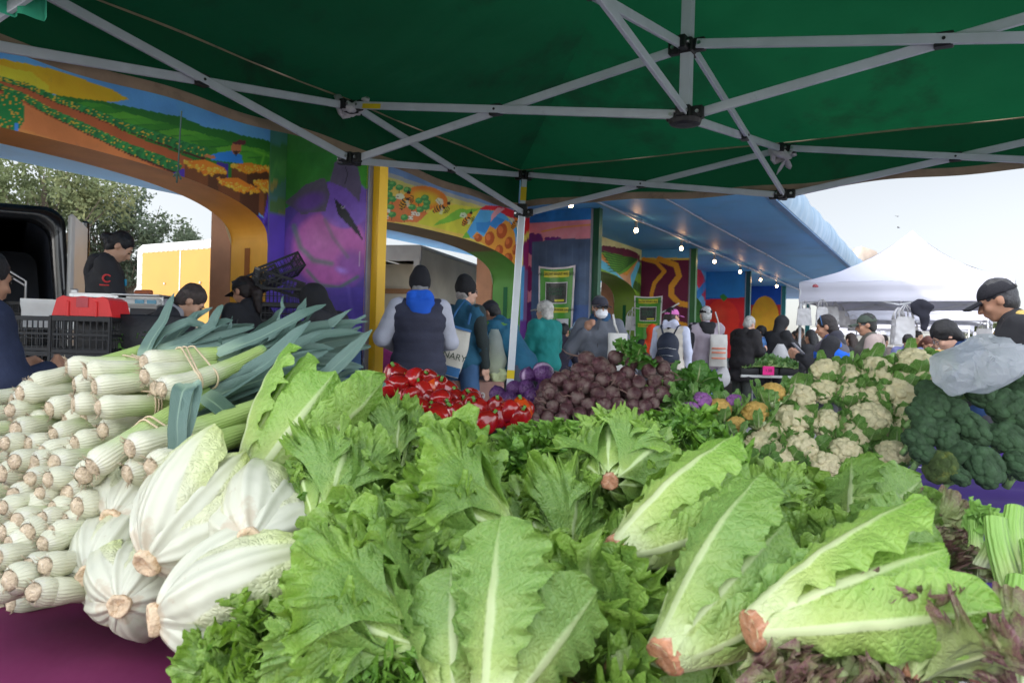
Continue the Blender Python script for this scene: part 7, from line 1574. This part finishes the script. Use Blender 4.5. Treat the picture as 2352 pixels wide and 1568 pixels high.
        if e=='headband':
            q=MB();q.tube([H_((.088*math.cos(a),.03,.035+.096*math.sin(a))) for a in np.linspace(-.1,math.pi+.1,20)],.006,6);q.obj('headband',mat('band_blue',(.03,.1,.25),.3),th)
    th['_k']=k
    return dict(th=th,M=M,up=up,H=H_,ha=ha,sh=sh,el=el,neck=neck,hc=hc,Rh=Rh)
def wpt(P,p): return xf(P['M'],np.asarray(p,float)[None])[0]
def tote(label,top,w_,h_,dp,yaw,m,seed=0,strap=None,name='tote_bag',cat='bag',tilt=0,trim=None,text=None,tcol=None,handm=None):
    """soft bag hanging from the point `top` (world); strap: list of world points"""
    b=MB();n=17;X=np.linspace(-1,1,n);Z=np.linspace(0,1,16)
    for sg in(-1,1):
        wf=(lambda z:(.3+.7*math.sin(min(1,z*1.5)*1.57))*math.sqrt(max(.05,1-max(0,(z-.72)/.3)**2))) if name=='produce_bag' else (lambda z:(.86+.14*math.sin(1.6*z+.2))*(1-.08*z**4))
        G=np.array([[(x*w_/2*wf(z),sg*(.008+dp/2*(1-x*x)**.6*(math.sin(math.pi*min(.12+z*.75,1)))),-z*h_) for x in X] for z in Z]);G[...,1]+=.012*noise(G,11,seed+sg);G[...,0]+=.012*noise(G,7,seed+3)
        b.grid(G if sg<0 else G[:,::-1])
    bot=np.array([[(x*w_/2*(.3 if name=='produce_bag' else .9),y,-h_*.995) for x in X] for y in(-.01,.01)]);b.grid(bot)
    M=TM(np.asarray(top,float),yaw);M[:3,:3]=M[:3,:3]@np.array(Matrix.Rotation(tilt,3,'Y'))
    th=thing(name,label,cat,M=M);b.obj('pouch',m,th);Mi=np.linalg.inv(M)
    if trim is not None:
        q=MB();q.grid(np.array([[(x*w_/2*.92,-(.012+dp/2*(1-x*x)**.6*math.sin(math.pi*(.12+z*.75))+.01),-z*h_) for x in np.linspace(-1,1,n)] for z in np.linspace(.80,.985,5)]));q.obj('trim',trim,th);q=MB();q.grid(np.array([[(x*w_/2*.92,-(.012+dp/2*(1-x*x)**.6*math.sin(math.pi*.14)+.012),-z*h_) for x in np.linspace(-1,1,n)] for z in (0,.05)]));q.obj('top_trim',trim,th)
    if strap is not None:
        q=MB();S=xf(Mi,np.array(strap));q.tube(S,.012,8,sq=.4);q.obj('strap',handm or m,th)
    if text:
        T=np.eye(4);T[:3,:3]=[[1,0,0],[0,0,-1],[0,1,0]];T[:3,3]=(0,-dp/2-.03,-h_*.6);textobj(text,.085,T,tcol or M_INK,th,ext=.002)
    return th
BK=(.022,.022,.026);NV=(.02,.028,.065);DK=(.03,.03,.034)
M_CAN=mat('canvas',(.56,.53,.46),.9,.08,6,.3,60);M_CAW=mat('canvas_white',(.50,.49,.46),.85,.08,6,.3,60);M_BLT=mat('trim_blue_bag',(.03,.12,.28),.8)
P=person('person in dark navy jacket with white bag strap, cut off by left edge',-30,575,2.9,-25,lean=12,skin='m',hair=(.012,.011,.012),hairstyle='long',top=NV,arms=('fwd','fwd'),bulk=1.12,pants=DK)
tote('white shoulder bag on the back of the person at the left edge',wpt(P,P['up']((.13,-.17,1.0))),.2,.42,.06,math.radians(-25),M_CAW,strap=[wpt(P,P['up'](q)) for q in ((-.10,-.02,1.50),(-.02,-.13,1.42),(.08,-.165,1.2),(.13,-.17,1.0))])
P=person('woman in black hooded jacket with tied black hair looking down at the scale',276,533,5.9,-62,hp=38,hy=-6,skin='t',hair=(.008,.008,.01),hairstyle='bun',top=BK,style='coat',arms=(((.05,.10,-.26),(-.06,.27,-.34)),((.05,.10,-.26),(-.04,.30,-.34))),hood=('down',BK),feetz=.30,bulk=1.05)
q=MB();a_=np.linspace(0,2*np.pi,21);e=P['sh'][-1]*[1,1,1]+np.array([0,0,-.12]);
# emblem on the sleeve facing the camera (local -x side after yaw)
wc=wpt(P,P['sh'][1]+[.085,.0,-.13]);v=nrm(np.array([0,0,CH])-wc)
for sg in(1,-1):
    if (rotz(math.radians(-62))@np.array([sg,0,0]))[1]<0: sd_=sg
cpt=P['sh'][sd_]+np.array([sd_*.088,.01,-.10])
q.tube([cpt+[0,.028*math.cos(t_),.028*math.sin(t_)] for t_ in np.linspace(.6,5.6,16)],.007,6);q.box(cpt+[0,0,-.052],(.008,.10,.010));q.obj('sleeve_emblem',mat('emblem_red',(.6,.04,.04),.6),P['th'])
q=MB();cp=P['up']((.06*sd_,.14,1.27));q.box(cp,(.07,.02,.055),bev=.006);q.obj('chest_print',mat('print_blue',(.03,.3,.5),.6),P['th'])
q=MB();q.box((0,0,.14),(.9,.9,.26),bev=.01);tag(q.obj('platform',mat('wood_pallet',(.25,.18,.11),.8),M=TM(at(250,784,6.0)*np.array([1,1,0]))),'low wooden platform the woman at the scale stands on','platform')
P=person('person bending in a black coat with grey fur collar before the yellow truck',440,654,5.3,-70,lean=34,hp=20,skin='t',hair=(.05,.035,.03),top=BK,style='coat',arms=('low','low'),bulk=1.12,scarf=(.30,.30,.33))
P=person('woman in black cap and sunglasses with a dark ponytail and black jacket, facing left',560,637,6.4,62,hp=18,skin='m',hair=(.018,.011,.010),hairstyle='pony',hat=('cap',(.012,.012,.014)),top=BK,arms=('fwd','fwd'),bulk=1.05,extras=('sunglasses',))
tote('black handbag under the arm of the black cap woman',wpt(P,P['up']((-.22,-.05,1.18))),.24,.2,.1,.9,mat('leather_black',(.015,.014,.015),.35),strap=[wpt(P,P['up'](q)) for q in ((-.13,-.02,1.47),(-.20,-.08,1.3),(-.22,-.05,1.18))],name='handbag')
P=person('stooping person in a black hood beside the eggplant mural',722,660,6.1,72,lean=24,hp=22,skin='t',top=BK,hood=('up',(.012,.012,.014)),arms=('low','low'),bulk=1.05)
tote('navy and white tote hanging from the stooping hooded person',wpt(P,P['up']((-.18,-.15,1.10))),.36,.36,.12,-.3,mat('tote_navy',(.02,.05,.12),.8),1,trim=M_CAW,strap=[wpt(P,P['up'](q)) for q in ((-.14,0,1.47),(-.18,-.12,1.3),(-.18,-.15,1.10))])
P=person('person in black beanie, blue neck hood and navy puffer vest over grey sleeves',965,624,6.7,12,skin='l',hair=(.2,.2,.2),hat=('beanie',(.010,.010,.014)),top=(.032,.034,.058),sleeve=(.42,.43,.50),style='vest',arms=(((.13,.02,-.25),(.02,.22,-.34)),((.10,.06,-.27),(-.02,.24,-.34))),hood=('down',(.01,.09,.5)),bulk=1.24,scarf=(.012,.10,.55),pants=(.04,.04,.05))
P=person('person in pink jacket mostly hidden behind the beanie man',892,728,8.0,20,lean=38,skin='l',hair=(.25,.2,.15),top=(.5,.06,.26),arms=('low','low'),bulk=1.05)
P=person('man in black beanie and glasses with jeans, carrying the culinary tote',1073,642,7.7,-38,hy=-22,skin='l',hair=(.3,.28,.26),hat=('beanie',(.012,.012,.014)),top=(.02,.10,.17),sleeve=(.025,.035,.035),arms=('down','down'),pants=(.05,.12,.25),style='sweater',extras=('glasses',))
tote('canvas tote with blue trim printed CULINARY, on the back of the beanie man in jeans',at(1040,746,7.2),.40,.47,.12,.12,M_CAN,2,tilt=.25,trim=M_BLT,strap=[at(1030,748,7.4),at(1050,712,7.5),at(1068,690,7.6),at(1085,705,7.55),at(1075,745,7.4)],text='CULINARY',handm=M_BLT)
P=person('man in dark cap and blue jacket bending to pick squash, behind the tent leg',1128,692,8.0,58,lean=34,hp=14,skin='m',hair=(.02,.02,.02),hat=('cap',(.02,.02,.028)),top=(.015,.10,.17),arms=(((.05,.10,-.24),(-.02,.36,-.22)),('low')),pants=(.06,.07,.10),bulk=1.0)
w_=wpt(P,P['ha'][-1]);q=MB()
for i in range(4): q.tube([np.array([-.26+.02*i,.01*i,.012*i]),np.array([0,0,.02*i-.01]),np.array([.26-.03*i,.02,.01*i+.02])],[.012,.024,.014],10)
tag(q.obj('zucchini',mat('zucchini_green',(.05,.16,.015),.4,.3,20),M=TM(at(1120,754,7.75),.15)),'bunch of long green squash held by the bending man','squash')
tote('thin plastic bag of lettuce hanging from the bending man, left of the tent leg',at(1136,756,7.7),.25,.46,.18,.2,mat('thin_bag',(.62,.66,.58),.3,.08,12,.4,30,trans=.4,alpha=.55),5,name='produce_bag')
q=MB();V,Fq=sdf_mesh([('e',(0,0,0),(.10,.06,.12)),('e',(.03,0,-.1),(.10,.07,.09))],.02,.04,nz=.03,nsc=20);q.add(V,Fq);tag(q.obj('bagged_lettuce',LM_RY,M=TM(at(1138,838,7.72))),'pale lettuce inside the thin plastic bag','lettuce')
P=person('grey haired person in pale cap and teal sweater under the green banner',1250,692,9.2,38,skin='l',hair=(.45,.43,.40),hairstyle='fluffy',hat=('cap',(.45,.42,.36)),top=(.01,.20,.185),style='sweater',arms=('fwd','fwd'),bulk=1.12,pants=(.03,.03,.035),hy=12)
P=person('masked man in grey jacket, dark cap and sunglasses facing the camera',1379,680,7.7,168,hy=24,skin='m',hair=(.1,.1,.1),hat=('cap',(.035,.035,.05)),top=(.115,.125,.15),arms=(((.13,.0,-.26),(.20,.02,-.48)),'strap'),collar=1,extras=('mask','sunglasses'),bulk=1.14,hood=None,scarf=(.02,.07,.15),pants=(.05,.05,.06))
q=MB();q.tube([P['up']((0,.14,1.38)),P['up']((0,.145,1.2)),(0,.15,1.0),(0,.15,.85)],.004,5);q.obj('zip',mat('zip_dark',(.02,.02,.025),.4),P['th'])
tote('white cloth bag hanging from the shoulder of the masked man',at(1420,765,7.45),.22,.36,.1,.3,M_CAW,7,strap=[at(1408,722,7.45),at(1412,745,7.4),at(1420,766,7.45)])
P=person('person in pale blue sun hat behind the masked man',1330,736,10.6,30,lean=10,skin='l',hair=(.1,.08,.07),hat=('bucket',(.30,.46,.62)),top=(.5,.5,.55),arms=('fwd','fwd'),group='shoppers and vendors at the market')
P=person('dark haired person in dark jacket right of the teal sweater',1296,752,10.4,-30,lean=14,skin='m',hair=(.012,.012,.014),top=(.035,.03,.05),arms=('fwd','fwd'))
P=person('bent shopper in dark olive jacket right of the masked man',1442,782,9.9,-120,lean=52,hp=10,skin='m',hair=(.02,.02,.02),top=(.05,.055,.05),arms=('low','low'),bulk=1.1,pants=(.01,.06,.25))
P=person('woman in pink cap with navy backpack over a cream vest and white sleeves',1545,707,10.2,-22,hy=-34,skin='t',hair=(.02,.014,.012),hairstyle='long',hat=('cap',(.62,.16,.45)),top=(.52,.48,.42),sleeve=(.55,.58,.72),style='vest',arms=('down','down'),pants=(.24,.2,.17),scarf=(.55,.56,.7),extras=())
M_PK=mat('backpack_navy',(.014,.02,.04),.6,.15,10,.2);th=thing('backpack','navy backpack worn by the woman in the pink cap','backpack',M=P['M'])
V,Fq=sdf_mesh([('e',(0,-.20,1.20),(.15,.07,.17)),('e',(0,-.21,1.02),(.165,.09,.14)),('e',(0,-.26,1.0),(.11,.06,.09))],.014,.04,nz=.004);q=MB();q.add(V,Fq);q.obj('pack_body',M_PK,th)
for sg in(-1,1):
    q=MB();q.tube([(sg*.07,-.19,1.34),(sg*.11,-.14,1.44),(sg*.12,-.03,1.47),(sg*.13,.11,1.36),(sg*.15,.06,1.1)],.016,8,sq=.5);q.obj('shoulder_strap',M_PK,th)
q=MB();q.tube([(-.09,-.305,1.05),(0,-.325,1.06),(.09,-.305,1.05)],.004,5);q.tube([(-.12,-.255,1.14),(0,-.28,1.16),(.12,-.255,1.14)],.004,5);q.obj('zip',M_AL,th)
P=person('person in bright orange hooded coat behind the pink cap',1499,748,11.4,-10,skin='t',top=(.75,.07,.02),sleeve=(.03,.03,.035),hood=('up',(.8,.07,.015)),arms=('down','down'),pants=(.3,.1,.06))
P=person('man in black cap, grey and black jacket and light jeans with white bag',1621,704,11.4,5,skin='l',hair=(.45,.45,.45),hat=('cap',(.012,.012,.014),(.5,.5,.5)),top=(.36,.31,.36),sleeve=(.022,.022,.028),hood=('down',(.02,.02,.024)),arms=('down',((.08,.04,-.27),(.06,.06,-.5))),pants=(.20,.33,.50),bulk=1.08,h=.0125)
tote('white printed tote on the shoulder of the man in light jeans',at(1651,768,11.1),.27,.46,.12,.1,M_CAW,9,strap=[at(1643,716,11.2),at(1650,740,11.1),at(1652,772,11.1)])
q=MB()
for i,(zz,c_) in enumerate(((.0,0),(.06,0),(.14,0))): q.box((0,0,-zz),(.2,.006,.025))
tag(q.obj('bag_print',mat('print_orange',(.6,.2,.12),.7),M=TM(at(1651,800,10.97))),'orange stripes printed on the white tote of the jeans man','print')
tote('thin plastic bag hanging under the white tote of the jeans man',at(1660,838,11.2),.22,.32,.12,.1,M_GB,11,name='produce_bag')
tote('white plastic bag with a round red print, hanging between jeans and black coat',at(1681,822,12.2),.26,.4,.12,.1,M_GB,12,name='produce_bag')
q=MB();q.tube([(0,0,0),(0,-.006,0)],.075,20);tag(q.obj('bag_print',mat('print_red',(.45,.03,.04),.6),M=TM(at(1685,848,12.08))),'round red printed mark on the white plastic bag','print')
P=person('balding grey haired man in long black coat facing right',1722,727,11.9,-58,lean=8,hp=16,skin='l',hair=(.4,.39,.37),top=(.022,.02,.022),style='coat',arms=('fwd','fwd'),hood=('down',(.02,.018,.02)),bulk=1.28,pants=(.05,.055,.05))
P=person('person in blue striped shirt and sunglasses behind the black coat',1747,748,12.8,60,lean=6,skin='m',hair=(.01,.01,.012),top=(.10,.24,.55),arms=('fwd','fwd'),extras=('sunglasses',))
P=person('person in black hoodie reaching over the greens, hood up',1797,728,12.6,-65,lean=8,hp=10,skin='t',top=BK,hood=('up',BK),arms=('reach','reach'),bulk=1.05)
tote('plastic bag held by the black hoodie person above the greens',at(1793,790,12.3),.32,.42,.2,.1,M_GB,13,name='produce_bag')
tote('smaller plastic bag held by the black coat man',at(1742,792,12.0),.26,.34,.14,.1,M_GB,14,name='produce_bag')
P=person('woman in blue and grey puffer with headband, looking at a phone',1898,724,7.0,66,hp=14,skin='m',hair=(.022,.016,.016),hairstyle='long',top=(.01,.12,.62),sleeve=(.018,.018,.022),style='vest',arms=('phone','phone'),hood=('down',(.045,.045,.06)),bulk=1.28,extras=('headband',),scarf=(.04,.04,.055))
V,Fq=sdf_mesh([('e',P['up']((0,0,1.32)),(.235,.175,.13)),('c',P['up']((-.15,0,1.38)),P['up']((.15,0,1.38)),.10,.10)],.015,.04,nz=.006);q=MB();q.add(V,Fq);q.obj('puffer_yoke',mat('yoke_grey',(.07,.065,.085),.6,.1,8),P['th'])
q=MB();q.box((0,0,0),(.075,.012,.15),bev=.005);Mp=TM(at(1833,800,6.92),.9);Mp[:3,:3]=Mp[:3,:3]@Rx(-.8);tag(q.obj('phone',mat('phone_dark',(.05,.05,.06),.15),M=Mp),'dark phone held by the woman in blue puffer','phone')
P=person('man in olive cap, beige hoodie and grey green puffer vest, facing left',1990,721,7.6,74,hp=8,skin='m',hair=(.02,.02,.02),hat=('cap',(.06,.08,.06)),top=(.10,.095,.08),sleeve=(.42,.33,.30),style='vest',arms=('fwd','fwd'),hood=('down',(.42,.33,.30)),bulk=1.18,extras=('glasses',))
P=person('boy in navy hoodie with short black hair bending over near the plastic bag',2172,738,5.6,74,lean=26,hp=26,skin='l',hair=(.012,.011,.014),hairstyle='fluffy',top=(.018,.05,.14),arms=('low','low'),hood=('down',(.02,.05,.13)),bulk=1.0,extras=('glasses',))
P=person('older man in black cap and black puffer jacket over a yellow collar',2292,642,4.25,62,lean=14,hp=10,skin='m',hair=(.05,.05,.055),hat=('cap',(.014,.014,.02),(.12,.12,.13)),top=(.03,.03,.035),sleeve=(.022,.022,.026),style='vest',arms=('low','low'),bulk=1.18,h=.0095)
V,Fq=sdf_mesh([('c',P['neck']+[-.06,.03,-.0],P['neck']+[.06,.03,-.0],.03,.03),('c',P['neck']+[-.07,-.03,.03],P['neck']+[.07,-.03,.03],.034,.034),('c',P['neck']+[-.075,.02,.01],P['neck']+[-.02,.09,-.09],.022,.02),('c',P['neck']+[.075,.02,.01],P['neck']+[.02,.09,-.09],.022,.02)],.01,.02);q=MB();q.add(V,Fq);q.obj('shirt_collar',mat('collar_yellow',(.55,.40,.12),.8,.3,60),P['th'])
for lab,px,py,D,yaw,kw in [
 ('distant woman in lilac flowered robe with a dark bun, under the tents',2086,771,10.5,150,dict(lean=10,hp=30,hair=(.012,.01,.01),hairstyle='bun',top=(.16,.17,.34),skin='m',arms=('fwd','fwd'))),
 ('distant person in mustard yellow top behind the lilac robe',2109,760,12.5,200,dict(hair=(.015,.012,.01),top=(.5,.28,.04),skin='t')),
 ('distant person with long brown hair beside the cardboard box',2131,776,11.,185,dict(lean=12,hp=30,hair=(.09,.03,.02),hairstyle='long',top=(.04,.035,.04),skin='m',arms=('fwd','fwd'))),
 ('distant person in black with back turned, between puffer woman and olive cap',1954,768,11.5,20,dict(lean=12,hair=(.03,.018,.014),hairstyle='long',top=BK,skin='l')),
 ('distant person with long black hair seen behind the tent leg',1862,758,11.,30,dict(lean=8,hair=(.012,.012,.016),hairstyle='long',top=BK,skin='m')),
 ('distant person in brown behind the tent leg, left of the puffer woman',1838,752,14.5,160,dict(hair=(.06,.04,.03),hairstyle='long',top=(.10,.08,.07),skin='m',arms=('fwd','fwd'))),
 ('distant person in grey, right of the olive cap man',2030,772,12.5,-60,dict(lean=8,hair=(.03,.02,.02),top=(.25,.2,.19),skin='l',arms=('fwd','fwd'))),
 ('distant person in dark clothes behind the boy in navy',2148,782,13.5,170,dict(lean=10,hair=(.02,.015,.015),top=(.05,.04,.045),skin='m')),
 ('distant person in dark clothes behind the black hoodie person',1826,760,15.5,100,dict(hair=(.03,.025,.02),top=(.06,.05,.05),skin='m'))]:
    person(lab,px,py,D,yaw,h=.015,**kw)
